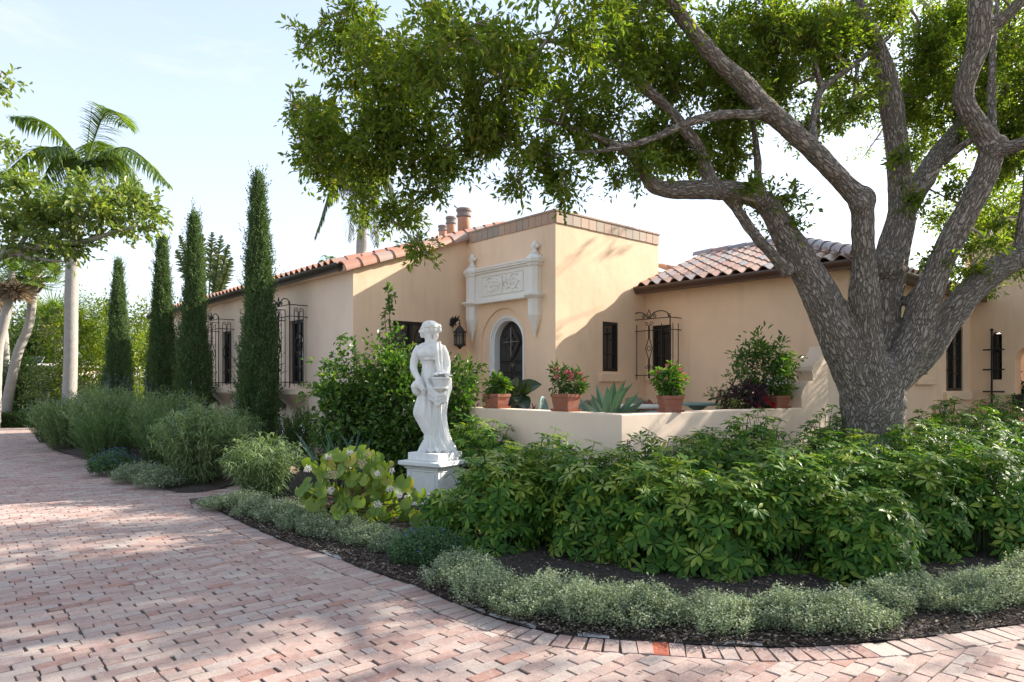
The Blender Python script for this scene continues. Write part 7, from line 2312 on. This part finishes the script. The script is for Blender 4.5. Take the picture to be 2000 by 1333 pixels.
# verdigris chairs and tables
def chair(x, Y, face, label):
    p = court(x, Y); t = thing('garden_chair', label, 'chair', p, 'verdigris iron garden chairs in the court')
    f = Vector((math.cos(face), math.sin(face), 0)); s = Vector((-f.y, f.x, 0))
    m = MB(); m.cbox(p + ZUP * .44, .22, .21, .012, s, f, ZUP, .005)
    m.build('seat', M_TEAL, t)
    for a_, b_ in ((-1, -1), (1, -1), (1, 1), (-1, 1)):
        MB().tube([p + s * (.20 * a_) + f * (.19 * b_) + ZUP * .43, p + s * (.17 * a_) + f * (.15 * b_) + ZUP * .22, p + s * (.22 * a_) + f * (.22 * b_)], [.016, .013, .016], 6).build('leg', M_TEAL, t)
    m = MB(); bo = p - f * .20
    rim = [bo + s * (.23 * math.cos(a)) + ZUP * (.46 + .40 * math.sin(a)) - f * (.05 * math.sin(a)) for a in np.linspace(0, PI, 15)]
    m.tube(rim, .016, 6)
    for k in range(-3, 4):
        a = k / 3.4
        top = bo + s * (.23 * a) + ZUP * (.46 + .40 * math.sqrt(max(0, 1 - a * a)) - .01) - f * .045
        m.tube([bo + s * (.16 * a) + ZUP * .45, bo + s * (.26 * a) + ZUP * .62 - f * .03, top], .009, 5)
    for j in range(3):
        for k in range(-2, 3):
            c = bo + s * (k * .075) + ZUP * (.55 + .09 * j) - f * (.015 + .012 * j)
            if abs(k) == 2 and j == 2: continue
            m.tube([c + s * (.034 * math.cos(a)) + ZUP * (.040 * math.sin(a)) for a in np.linspace(0, 2 * PI, 9)], .007, 5, False)
    m.build('backrest', M_TEAL, t)
    for a_ in (-1, 1):
        MB().tube([bo + s * (.22 * a_) + ZUP * .66, p + s * (.25 * a_) + f * .05 + ZUP * .67, p + s * (.24 * a_) + f * .19 + ZUP * .64, p + s * (.20 * a_) + f * .19 + ZUP * .44], .013, 6).build('armrest', M_TEAL, t)
def table(x, Y, r, label, top):
    p = court(x, Y); t = thing('garden_table', label, 'table', p)
    m = MB(); m.lathe([(r * .4, .70), (r * .98, .705), (r, .715), (r, .735), (r * .98, .745), (.01, .745)], 32, p); m.build('tabletop', top, t, smooth=False)
    m = MB(); m.lathe([(.20, 0), (.19, .03), (.07, .08), (.05, .2), (.075, .35), (.045, .5), (.06, .62), (.16, .69)], 16, p); m.build('pedestal_leg', M_TEAL, t, smooth=True)
chair(1092, 9.7, R(-20), 'pale verdigris iron chair partly hidden behind the pink flower pot')
chair(1283, 9.6, R(160), 'verdigris iron chair seen side on just left of the grille pot')
chair(1140, 10.3, R(-60), 'verdigris iron chair back showing over the wall left of the agave')
chair(1405, 10.2, R(150), 'verdigris iron chair mostly hidden behind the wall by the purple plant')
table(1235, 9.9, .50, 'round pale stone garden table behind the agave', M_TABLETOP)
table(1362, 11.0, .36, 'small round verdigris table behind the wall in the court', M_TEAL)
# shrubs in the court
bush('court_shrub', 'tall airy green shrub in the court beside the scrolled wall end', 'shrub', [(1492, 715, 9.75, 42, 35, .3, 1), (1518, 692, 9.8, 30, 22, .2, .7), (1470, 720, 9.7, 22, 32, .2, .5), (1522, 735, 9.7, 24, 30, .2, .7), (1498, 755, 9.7, 34, 26, .25, .7), (1450, 700, 9.7, 12, 14, .1, .15)], 1900, M_VINE, .085, .030, PX(1510, 850, 9.75), 10, .22)
bush('purple_plant', 'purple leaved plant between the court shrub and red flowers', 'plant', [(1445, 780, 9.4, 24, 20, .15, 1), (1458, 765, 9.4, 16, 18, .12, .6)], 420, M_PURPLE, .11, .026, PX(1450, 830, 9.4), 9, .14)
bush('variegated_shrub', 'thin pale variegated shrub leaning left of the purple plant', 'shrub', [(1405, 765, 9.6, 16, 20, .12, .7), (1432, 752, 9.6, 12, 26, .12, .7), (1443, 730, 9.6, 7, 12, .06, .25)], 420, M_PALEBUSH, .045, .026, PX(1425, 850, 9.6), 9, .16)
bush('fern_mound', 'small yellow green mound by the far chair', 'plant', [(1422, 795, 9.3, 18, 8, .12, 1)], 320, M_LIME, .03, .012, PX(1422, 830, 9.3), 9, .10)
c = PX(1478, 790, 9.62)
rf = thing('red_flower_plant', 'low plant with bright red flowers behind the court wall', 'plant', c - ZUP * .4)
m = MB(); p_, o_ = clump_pts(tuple(c + Vector((0, 0, -.04))), (.18, .12, .10), 160, 14, .15, .5, rp); leaves(m, LEAF4, p_, o_, rand_dirs(160, rp) + np.array([0, 0, 1]), .085, .06); m.build('foliage', M_VINE, rf, kind='stuff')
MB().tube([c - ZUP * .4, c], .012, 5).build('stem', M_STEM, rf)
for k in range(17):
    q = np.array(c) + np.array([rp.normal() * .11, -.08 + rp.normal() * .05, .05 + rp.normal() * .055]); f = MB(); n = 6; a = np.arange(n) * 2 * PI / n
    leaves(f, LEAF4, np.tile(q, (n, 1)), np.stack([np.cos(a), np.full(n, -.3), np.sin(a)], 1), np.tile([0, -1., .2], (n, 1)), .042, .036); f.build('flower', M_FRED, rf)
# climber by the trellis
bush('climber', 'dark leafy climber at the foot of the iron trellis', 'shrub', [(1925, 765, 15.2, 30, 32, .4, 1), (1965, 775, 15.0, 34, 24, .4, 1), (1915, 735, 15.4, 14, 22, .2, .35), (1975, 750, 15.1, 14, 20, .2, .3), (1945, 790, 14.8, 40, 18, .4, .8)], 1700, M_DARKLEAF, .12, .055, HP(on_b(1940, 790, BK - .3)[0], BK - .4, 0), 9, .3)
# plant label on a stake, by the begonia
c = GP(643, 1020)
lb = thing('plant_label', 'small dark plant label on a stake below the begonia', 'plant label', c)
MB().tube([c, c + ZUP * .12], .004, 5).build('stake', M_IRON, lb)
MB().cbox(c + ZUP * .135, .034, .004, .024, Vector((1, 0, 0)), Vector((0, .8, .6)), Vector((0, -.6, .8)), .002).build('plate', M_DKFRAME, lb)
# guy rods under the planters
for a, (x0, y0, x1, y1), nme in ((wa[0], (545, 812, 592, 852), 'thin black rod sloping down beside the tallest cypress'), (wa[1], (404, 795, 425, 812), 'thin black rod sloping down beside the second facade console')):
    A, zA = on_b(x0, y0, BG - .06); B, zB = on_b(x1, y1, BG - .06)
    t = thing('sloping_rod', nme, 'rod', HP(B, BG - .06, zB))
    MB().tube([HP(A, BG - .06, zA), HP(B, BG - .06, zB)], .012, 6).build('bar', M_IRON, t)
    MB().lathe([(.02, 0), (.02, .012)], 8, HP(A, BG - .05, zA), E1, ZUP, -E2).build('fixing', M_IRON, t)

# ------------------------------------------------------------------ Italian cypresses
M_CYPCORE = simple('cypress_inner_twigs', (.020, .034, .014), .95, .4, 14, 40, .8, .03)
def cypress(x, ytop, Y, rmax, label, base_w=.8):
    p = Vector(((x - 1000) / FPX * Y, Y, 0)); H_ = EYE + (HOR - ytop) / FPX * Y - .30
    t = thing('cypress', label, 'tree', p, 'Italian cypresses along the facade')
    MB().tube([p, p + ZUP * H_ * .5, p + ZUP * H_ * .92], [.07, .045, .012], 8).build('trunk', M_TWIG, t)
    n = 5200
    zt = rp.random(n) ** .9
    rr = rmax * np.interp(zt, [0, .05, .18, .38, .52, .80, .93, 1.0], [.70, .92, 1.0, .88, .62, .38, .15, .02])
    a = rp.random(n) * 2 * PI
    lump = np.array([1 + .34 * mnoise.noise(Vector((math.cos(q) * 1.6 + x, math.sin(q) * 1.6, z * H_ * 1.3))) for q, z in zip(a, zt)])
    q = rr * lump * np.sqrt(.45 + .55 * rp.random(n))
    c = np.stack([p.x + q * np.cos(a), p.y + q * np.sin(a), .12 + zt * (H_ - .2)], 1)
    nl_ = 15
    d = np.stack([np.cos(a) * (.38 - .3 * zt), np.sin(a) * (.38 - .3 * zt), np.ones(n)], 1) + rp.normal(size=(n, 3)) * .17
    d = norm(d)
    tl = (.16 + .20 * rp.random(n)) * np.where(rp.random(n) < .05, 1.7, 1) * np.where(zt > .9, 1.1, 1)
    tt = np.linspace(0, 1, nl_)[None]
    side = rp.normal(size=(n, nl_, 3))
    pos = c[:, None] + d[:, None] * (tt * tl[:, None])[..., None] + side * (.022 * (1.1 - tt))[..., None]
    ld = d[:, None] * .9 + side * .42
    mb = MB(); m = n * nl_
    leaves(mb, LEAF2, pos.reshape(-1, 3), ld.reshape(-1, 3), rand_dirs(m, rp), .052 * (.7 + .6 * rp.random(m)), .020)
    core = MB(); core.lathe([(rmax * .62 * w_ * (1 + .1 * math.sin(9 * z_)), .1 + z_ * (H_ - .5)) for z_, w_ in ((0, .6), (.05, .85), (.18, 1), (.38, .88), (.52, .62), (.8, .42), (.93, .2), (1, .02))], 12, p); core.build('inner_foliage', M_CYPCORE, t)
    mb.build('foliage', M_CYP, t, kind='stuff')
cypress(505, 332, 12.8, .31, 'tallest looking cypress nearest the statue, left of the first window grille')
cypress(379, 408, 15.67, .31, 'second cypress from the right, left of the second window grille')
cypress(317, 455, 17.5, .33, 'third cypress from the right, hiding the end of the facade')
cypress(231, 503, 21.2, .37, 'farthest cypress standing apart at the left in front of the lime bushes')

# ------------------------------------------------------------------ palms
def frond(parent, base, tip, sag, ll, n, mat, width_=.035, name='frond', rr=.02, hang=.5):
    base, tip = Vector(base), Vector(tip)
    mid = base.lerp(tip, .5) + Vector((0, 0, sag))
    path = spline([tuple(base), tuple(mid), tuple(tip)], 10); path = np.array(path)
    m = MB(); m.tube([tuple(q) for q in path], list(np.linspace(rr, rr * .2, len(path))), 5, False)
    i = np.linspace(2, len(path) - 1.001, n); i0 = i.astype(int); f = (i - i0)[:, None]
    pos = path[i0] * (1 - f) + path[np.minimum(i0 + 1, len(path) - 1)] * f
    tg = norm(path[np.minimum(i0 + 1, len(path) - 1)] - path[i0])
    env = np.sin(np.clip(i / (len(path) - 1), 0, 1) * PI * .85 + .25)
    for sg in (-1, 1):
        s = norm(np.cross(tg, np.array([0, 0, 1.0]))) * sg
        d = s + tg * .55 + np.array([0, 0, -hang]) + rp.normal(size=(n, 3)) * .12
        leaves(m, BLADE, pos, d, np.tile([0, 0, 1.], (n, 1)), ll * env * (.85 + .3 * rp.random(n)), width_, .8)
    m.build(name, mat, parent)
def trunk_tube(parent, pts, rad, mat, rings=True):
    m = MB(); P = spline([tuple(list(p) + [r]) for p, r in zip([tuple(q) for q in pts], rad)], 12)
    rr = [q[3] * (1 + (.03 if (i % 2) else 0)) for i, q in enumerate(P)]
    m.tube([tuple(q[:3]) for q in P], rr, 14); m.build('trunk', mat, parent, smooth=True)
Yp = 23.0
cp_ = PX(166, 322, Yp)
rpalm = thing('royal_palm', 'tall royal palm with smooth pale trunk and feathery crown above the left garden', 'palm tree', (cp_.x - .6, Yp, 0))
trunk_tube(rpalm, [PX(133, 838, Yp), PX(138, 700, Yp), PX(140, 560, Yp), PX(146, 450, Yp), PX(156, 390, Yp)], [.23, .205, .20, .19, .16], M_PALMTRUNK)
m = MB(); m.tube([PX(156, 392, Yp), PX(160, 355, Yp), PX(166, 318, Yp)], [.17, .15, .07], 10); m.build('crownshaft', simple('green_crownshaft', (.16, .22, .08), .5, .15, 3), rpalm, smooth=True)
for tx, ty, dy, sag, hang in ((22, 228, -.6, .55, .55), (252, 248, -.8, 1.15, .45), (332, 362, -.3, .9, .75), (298, 476, .6, 1.3, .9), (290, 405, 1.5, 1.1, .7), (165, 395, -1.6, .55, .9), (0, 345, .4, .8, .8), (75, 295, -1.4, .35, .6), (120, 420, 1.2, .9, .9), (220, 330, 1.9, .9, .7), (60, 400, .8, 1.0, .9), (205, 425, -.9, .9, .8)):
    frond(rpalm, cp_, PX(tx, ty, Yp + dy), sag, 1.0, 84, M_PALM, .055, 'frond', .035, hang)
m = MB(); m.tube([cp_, PX(180, 205, Yp)], [.03, .006], 6); m.build('spear_leaf', M_PALM, rpalm)
# queen palm behind the roof
Yq = 22.0; cq = PX(708, 385, Yq)
qp = thing('queen_palm', 'palm with drooping fronds rising behind the left wing roof', 'palm tree', (cq.x, Yq, 0))
trunk_tube(qp, [PX(712, 840, Yq), PX(709, 600, Yq), PX(706, 490, Yq), PX(708, 440, Yq)], [.20, .18, .17, .13], M_PALMTRUNK)
m = MB(); m.tube([PX(708, 442, Yq), PX(709, 410, Yq), cq], [.13, .12, .06], 10); m.build('crownshaft', simple('lime_crownshaft', (.27, .30, .08), .5, .15, 3), qp, smooth=True)
for tx, ty, dy, sag in ((616, 462, -.4, 1.4), (640, 400, .5, 1.0), (690, 455, -1.2, 1.0), (735, 480, -.4, 1.1), (790, 450, .4, 1.3), (650, 340, 1.2, .8), (760, 340, .8, .8), (715, 300, 1.4, .5), (680, 470, 1.0, 1.2)):
    frond(qp, cq, PX(tx, ty, Yq + dy), sag, .72, 76, M_PALMDK, .045, 'frond', .03, 1.0)
Yr = 30.0; cr_ = PX(640, 528, Yr)
sp_p = thing('small_palm', 'tip of a small palm just showing above the left wing roof edge', 'palm tree', (cr_.x, Yr, 0))
trunk_tube(sp_p, [PX(640, 800, Yr), PX(640, 650, Yr), cr_], [.16, .14, .1], M_PALMTRUNK)
for tx, ty, dy in ((622, 515, 0), (660, 518, .3), (632, 500, -.5), (652, 503, .6), (615, 535, .2), (668, 535, -.3)):
    frond(sp_p, cr_, PX(tx, ty, Yr + dy), .3, .35, 26, M_PALM, .04, 'frond', .02, .7)
# sabal palms at the left edge: fans of blades
def fan(parent, base, d, r, mat, nb=22, name='fan_leaf', stalk=.6):
    base = Vector(base); d = Vector(d).normalized()
    c = base + d * stalk
    m = MB(); m.tube([base, base + d * (stalk * .6) + ZUP * .04, c], [.018, .014, .010], 5, False)
    s = d.cross(ZUP).normalized(); u = s.cross(d)
    a = np.linspace(-2.0, 2.0, nb)
    dirs = np.array([tuple(d * math.cos(x) + s * math.sin(x) + u * (.15 * math.cos(x) - .25 * abs(math.sin(x)))) for x in a])
    leaves(m, BLADE, np.tile(tuple(c), (nb, 1)), dirs, np.tile(tuple(u), (nb, 1)), r * (.8 + .3 * rp.random(nb)), .05, -1.5)
    m.build(name, mat, parent)
def sabal(label, pts, rad, nf, r, dead=0, Y=24.0, boots=True):
    P = [PX(*q, Y) for q in pts]
    t = thing('cabbage_palm', label, 'palm tree', (P[0].x, Y, 0), 'cabbage palms at the left edge')
    trunk_tube(t, P, rad, M_PALMTRUNK)
    top = P[-1]
    if boots:
        m = MB()
        for k in range(26):
            a = k * 2.4; z = -.75 + .03 * k
            b_ = top + Vector((.10 * math.cos(a), .10 * math.sin(a), z)); m.tube([b_, b_ + Vector((.22 * math.cos(a), .22 * math.sin(a), .22))], [.05, .02], 5)
        m.build('leaf_bases', simple('brown_leaf_bases', (.22, .13, .075), .9, .3, 8), t)
    for k in range(nf):
        a = k * 2.4; e = .9 - 1.5 * k / nf
        fan(t, top, (math.cos(a), math.sin(a), e), r, M_PALM)
    for k in range(dead):
        a = k * 2.4; fan(t, top - ZUP * .1, (math.cos(a) * .55, math.sin(a) * .55, -1), r * .85, M_DRY, 20, 'dead_fan_leaf', .45)
sabal('leaning cabbage palm with brown boots at the left edge', [(6, 836), (18, 765), (35, 690), (55, 640), (63, 590), (66, 555), (68, 530)], [.18, .16, .15, .14, .135, .13, .10], 16, .95)
sabal('cabbage palm with a skirt of dead brown fronds at the left edge', [(-10, 838), (-4, 690), (10, 625), (20, 570), (24, 530)], [.16, .15, .14, .13, .10], 9, .9, 22, 23.0, False)
sabal('straight cabbage palm trunk between the two leaning ones', [(13, 832), (10, 700), (6, 640), (-10, 560)], [.15, .14, .13, .10], 8, .9, 4, 25.5, False)
sabal('distant cabbage palm behind the royal palm trunk', [(118, 812), (116, 720), (115, 660), (118, 610)], [.18, .17, .16, .12], 22, 1.25, 6, 33.0)
# traveller palm behind the facade end
Yt = 27.0; tp = PX(405, 640, Yt)
tv = thing('traveller_palm', 'fan shaped traveller palm with torn paddle leaves behind the facade roof', 'palm tree', (tp.x, Yt, 0))
MB().tube([(tp.x, Yt, 0), tp], [.2, .16], 10).build('trunk', M_PALMTRUNK, tv)
for tx, ty in ((352, 462), (372, 458), (395, 460), (415, 456), (432, 462), (446, 480), (452, 505), (440, 525), (345, 490), (428, 500), (385, 480)):
    tip = PX(tx, ty, Yt + rp.normal() * .5); mid = tp.lerp(tip, .55); m = MB()
    m.tube([tp, mid, tip], [.05, .035, .01], 6, False)
    n = 26; f = np.linspace(.5, 1, n)[:, None]; pos = np.array(tp) * (1 - f) + np.array(tip) * f
    tg = np.array((tip - tp).normalized())
    for sg in (-1, 1):
        s = np.cross(tg, [0, -1, 0]) * sg
        leaves(m, BLADE, pos, np.tile(s + tg * .5, (n, 1)) + rp.normal(size=(n, 3)) * .25, np.tile([0, -1., 0], (n, 1)), .34 * np.sin(np.linspace(.5, 2.9, n)), .07)
    m.build('paddle_leaf', M_PALMDK, tv)

# ------------------------------------------------------------------ left garden
fig = bush('fig_tree', 'broad leaved tree whose sunlit branches reach in from the left edge', 'tree',
     [(20, 351, 14, 40, 30, .6, .7), (70, 381, 14, 50, 32, .7, 1.0), (80, 416, 14, 70, 45, .8, 1.4), (20, 426, 14, 40, 45, .7, .9), (150, 426, 14, 60, 40, .7, 1.2), (222, 378, 14.3, 44, 34, .6, 1.1), (255, 411, 14.3, 42, 38, .6, .9), (190, 416, 14, 50, 35, .6, .9), (130, 484, 13.8, 50, 16, .5, .45), (40, 476, 13.8, 50, 16, .5, .5), (140, 455, 13.9, 45, 16, .5, .45), (5, 145, 13.5, 14, 18, .3, .2), (3, 270, 13.5, 12, 30, .3, .25), (270, 436, 14.3, 22, 18, .3, .3), (-50, 386, 14, 50, 80, 1, 1.0)],
     5600, M_FIG, .135, .075, PX(-160, 905, 14), 8, .30, nstems=0, spread=.15)
m = MB()
base = Vector(fig.location); base.z = 0
tp0 = PX(-150, 620, 14)
m.tube(spline([tuple(base), tuple(base.lerp(tp0, .6) + Vector((.1, 0, 0))), tuple(tp0)], 6), [.30 - .008 * i for i in range(13)], 12)
for pts in (((-150, 620), (-60, 530), (30, 492), (105, 478), (170, 470), (235, 450), (275, 440)), ((-150, 620), (-70, 600), (0, 496), (60, 505), (130, 512)), ((-150, 620), (-140, 400), (-60, 300), (-20, 200), (5, 140)), ((105, 478), (150, 430), (200, 400), (235, 380)), ((30, 492), (60, 450), (85, 420), (80, 395))):
    path = spline([tuple(PX(x, y, 14)) for x, y in pts], 6)
    m.tube(path, list(np.linspace(.12 if pts[0][0] < 0 else .05, .018, len(path))), 8)
m.build('limbs', M_PALMTRUNK, fig, smooth=True)
def hedge_box(label, p, q, d, z, mat, n, ls=.05, name='clipped_hedge'):
    """clipped hedge: leaves set thick over its faces, woody core inside"""
    t = thing(name, label, 'hedge', p)
    U = (q - p); L_ = U.length; U.normalize(); V_ = Vector((-U.y, U.x, 0))
    MB().cbox(p + U * (L_ / 2) + V_ * (d / 2) + ZUP * (z / 2 - .04), L_ / 2 - .05, d / 2 - .05, z / 2 - .05, U, V_, ZUP, .03).build('core', simple('hedge_core', (.015, .022, .008), .95, .3, 10), t)
    m = MB(); a = rp.random((n, 3)); f = rp.integers(0, 4, n)
    loc = np.stack([a[:, 0] * L_, np.where(f == 0, a[:, 1] * .06, np.where(f == 1, d - a[:, 1] * .06, a[:, 1] * d)), np.where(f >= 2, z - a[:, 2] * .06, a[:, 2] * z)], 1)
    pos = np.array(p) + loc[:, :1] * np.array(U) + loc[:, 1:2] * np.array(V_) + loc[:, 2:] * np.array([0, 0, 1.]) + rp.normal(size=(n, 3)) * .02
    out = np.where((f >= 2)[:, None], np.array([0, 0, 1.]), np.where((f == 0)[:, None], -np.array(V_), np.array(V_)))
    leaves(m, LEAF2, pos, out + rp.normal(size=(n, 3)) * .6, rand_dirs(n, rp), ls * (.7 + .6 * rp.random(n)), ls * .5)
    m.build('foliage', mat, t, kind='stuff')
hedge_box('low clipped box hedge across the end of the drive', Vector((-19.5, 23.2, 0)), Vector((-15.6, 23.5, 0)), .8, .46, M_HEDGE, 15000, .06)
# fence behind the hedge, dark pickets
fn = thing('picket_fence', 'dark picket fence half lost in the hedge at the far left', 'fence', (-20, 26, 0))
for k in range(46):
    x = -22.5 + k * .16
    MB().cbox(Vector((x, 26.0, .82)), .035, .012, .82, ch=.004).build('picket', M_DKFRAME, fn)
MB().cbox(Vector((-19, 26.03, .5)), 3.8, .02, .05).build('rail', M_DKFRAME, fn); MB().cbox(Vector((-19, 26.031, 1.3)), 3.8, .02, .05).build('rail', M_DKFRAME, fn)
def gbush(name, label, cat, blobs, n, mat, ll, lw, base, group=None, nl=9, tl=.4):
    return bush(name, label, cat, blobs, n, mat, ll, lw, base, nl, tl, nstems=6, group=group, leaf=LEAF2)
gbush('hedge_shrub', 'dark green informal hedge shrub at the far left edge', 'shrub', [(5, 770, 25, 45, 48, .8, 1), (-40, 770, 25, 40, 45, .8, .7)], 5200, M_HEDGE, .11, .05, PX(5, 850, 25))
gbush('hedge_shrub', 'dark green informal hedge shrub in front of the picket fence', 'shrub', [(50, 765, 25.3, 38, 45, .7, 1), (45, 725, 25.4, 45, 14, .6, .5)], 3600, M_HEDGE, .11, .05, PX(50, 850, 25.3))
gbush('pale_shrub', 'pale grey green upright shrub before the lime bush', 'shrub', [(88, 770, 24.3, 26, 48, .6, 1), (75, 745, 24.3, 16, 28, .4, .3), (98, 800, 24.2, 26, 22, .5, .4)], 4200, M_PALEBUSH, .075, .022, PX(88, 845, 24.3))
gbush('lime_shrub', 'bright lime yellow cone shaped shrub below the royal palm', 'shrub', [(140, 735, 25.5, 36, 30, .8, 1.2), (145, 690, 25.6, 38, 36, .8, 1.2), (142, 640, 25.7, 26, 36, .6, .8), (142, 605, 25.7, 12, 24, .3, .3), (172, 660, 25.6, 16, 40, .4, .3)], 5200, M_LIME, .13, .065, PX(142, 850, 25.6))
gbush('lime_shrub', 'low lime green shrub in front of the farthest cypress', 'shrub', [(160, 770, 24.6, 42, 20, .6, 1), (205, 760, 25.2, 24, 26, .5, .5), (190, 725, 25.6, 20, 18, .4, .4)], 3000, M_LIME, .12, .06, PX(165, 850, 24.8))
gbush('lime_shrub', 'tall lime and bronze shrub between the two farthest cypresses', 'shrub', [(268, 640, 25.5, 22, 45, .6, 1), (275, 690, 25.4, 22, 40, .6, 1), (272, 740, 25.2, 24, 40, .6, 1), (262, 775, 25.0, 24, 25, .6, .7), (200, 670, 26, 16, 40, .5, .6), (213, 620, 26.2, 12, 28, .4, .4)], 5200, M_LIME, .13, .062, PX(268, 850, 25.4))
gbush('garden_tree', 'rounded mid green tree behind the neighbouring roof', 'tree', [(70, 660, 36, 45, 40, 1.5, 1.2), (110, 640, 37, 42, 45, 1.4, 1.1), (45, 690, 36, 30, 26, 1.2, .7), (100, 690, 36, 34, 26, 1.2, .7), (80, 625, 37, 26, 20, 1, .5)], 8500, M_FARTREE, .20, .10, PX(80, 800, 36.5), nl=9, tl=.6)
gbush('garden_tree', 'pale tree filling the gap behind the farthest cypress', 'tree', [(200, 640, 36, 34, 40, 1.4, 1), (190, 690, 36, 26, 30, 1.2, .7), (235, 690, 37, 40, 60, 1.6, 1.2), (290, 680, 38, 34, 60, 1.6, 1), (320, 660, 39, 30, 60, 1.4, .8)], 8500, M_FARTREE, .20, .10, PX(220, 800, 36.5), nl=9, tl=.6)
gbush('garden_tree', 'yellowish distant tree at the left edge behind the palms', 'tree', [(0, 690, 40, 50, 50, 2, 1), (-30, 630, 40, 40, 50, 2, .8), (20, 740, 40, 40, 30, 1.6, .7)], 6000, M_FARTREE, .22, .11, PX(0, 800, 40), nl=9, tl=.7)
gbush('dark_shrub', 'shadowy dark green shrub in the gap under the lime cone', 'shrub', [(118, 765, 26.3, 30, 36, .7, 1), (180, 780, 26.5, 60, 40, .7, 1.3), (255, 790, 26.8, 50, 40, .7, 1)], 6500, M_HEDGE, .12, .055, PX(150, 850, 26.5))
# neighbours' roofs
def far_house(label, x0, x1, ye, yr, Y, depth, ch=None):
    z_e_, z_r_ = PX(0, ye, Y).z, PX(0, yr, Y).z
    a, b_ = PX(x0, ye, Y).x, PX(x1, ye, Y).x
    t = thing('far_house', label, 'house', ((a + b_) / 2, Y + depth / 2, 0))
    MB().obox((a + .3, Y + .4, 0), (b_ - a - .6, 0, 0), (0, depth - .8, 0), (0, 0, z_e_)).build('wall', M_STUCCO2, t)
    m = MB(); ym = Y + depth / 2
    v = [(a, Y, z_e_), (b_, Y, z_e_), (b_, Y + depth, z_e_), (a, Y + depth, z_e_), (a + 1.8, ym, z_r_), (b_ - 1.8, ym, z_r_)]
    m.add(v, [[0, 1, 5, 4], [2, 3, 4, 5]], [[1, 2, 5], [3, 0, 4]])
    ro = m.build('roof', simple('grey_roof_tile', (.40, .38, .36), .7, .15, 2), t)
    me_ = MB()
    n = int((b_ - a) / .35)
    for k in range(n):
        f = (k + .5) / n; xx = a + (b_ - a) * f; top = min(1, min(f, 1 - f) * (b_ - a) / 1.8)
        xt = xx; me_.tube([(xx, Y - .02, z_e_ + .03), (xt, Y + (ym - Y) * top, z_e_ + (z_r_ - z_e_) * top + .03)], .07, 5)
    me_.build('tile_rolls', ro.data.materials[0], ro)
    return t
h1 = far_house('neighbouring house with a low pale grey tiled roof at the far left', 42, 122, 716, 700, 32, 7)
far_house('neighbouring house with a pale roof behind the farthest cypress', 170, 330, 738, 688, 31.5, 7)
c = PX(79, 716, 36); h = PX(79, 668, 36).z - c.z
sm = thing('flue_pipe', 'slender terracotta flue rising by the far left roof', 'chimney', (c.x, 36, 0))
MB().lathe([(.19, 0), (.19, c.z + h - .1), (.23, c.z + h - .08), (.23, c.z + h), (.16, c.z + h)], 14, Vector((c.x, 36, 0))).build('pipe', M_CLAY, sm, smooth=True)
c = PX(73, 707, 34.5)
ac = thing('roof_skylight', 'small pale tilted solar panel on the far left roof', 'solar panel', c - ZUP * .3)
MB().cbox(c, .20, .02, .30, Vector((1, 0, 0)), Vector((0, .8, -.6)), Vector((0, .6, .8)), .01).build('panel', M_GLASS, ac)
MB().cbox(c + Vector((0, .02, -.01)), .23, .015, .33, Vector((1, 0, 0)), Vector((0, .8, -.6)), Vector((0, .6, .8)), .01).build('frame', M_WHITE, ac)
# distant belt of trees round the neighbourhood
tl_ = MB(); n = 26000
xs_ = rp.random(n) * 160 - 110; ys_ = 62 + rp.random(n) * 22
hh_ = 4.2 + 1.8 * np.array([mnoise.noise(Vector((x * .09, y * .05, 3))) for x, y in zip(xs_, ys_)])
pos = np.stack([xs_, ys_, hh_ * np.sqrt(rp.random(n))], 1)
leaves(tl_, LEAF2, pos, rand_dirs(n, rp), rand_dirs(n, rp), .8, .5)
tl_.build('distant_trees', M_FARTREE, None, kind='stuff')
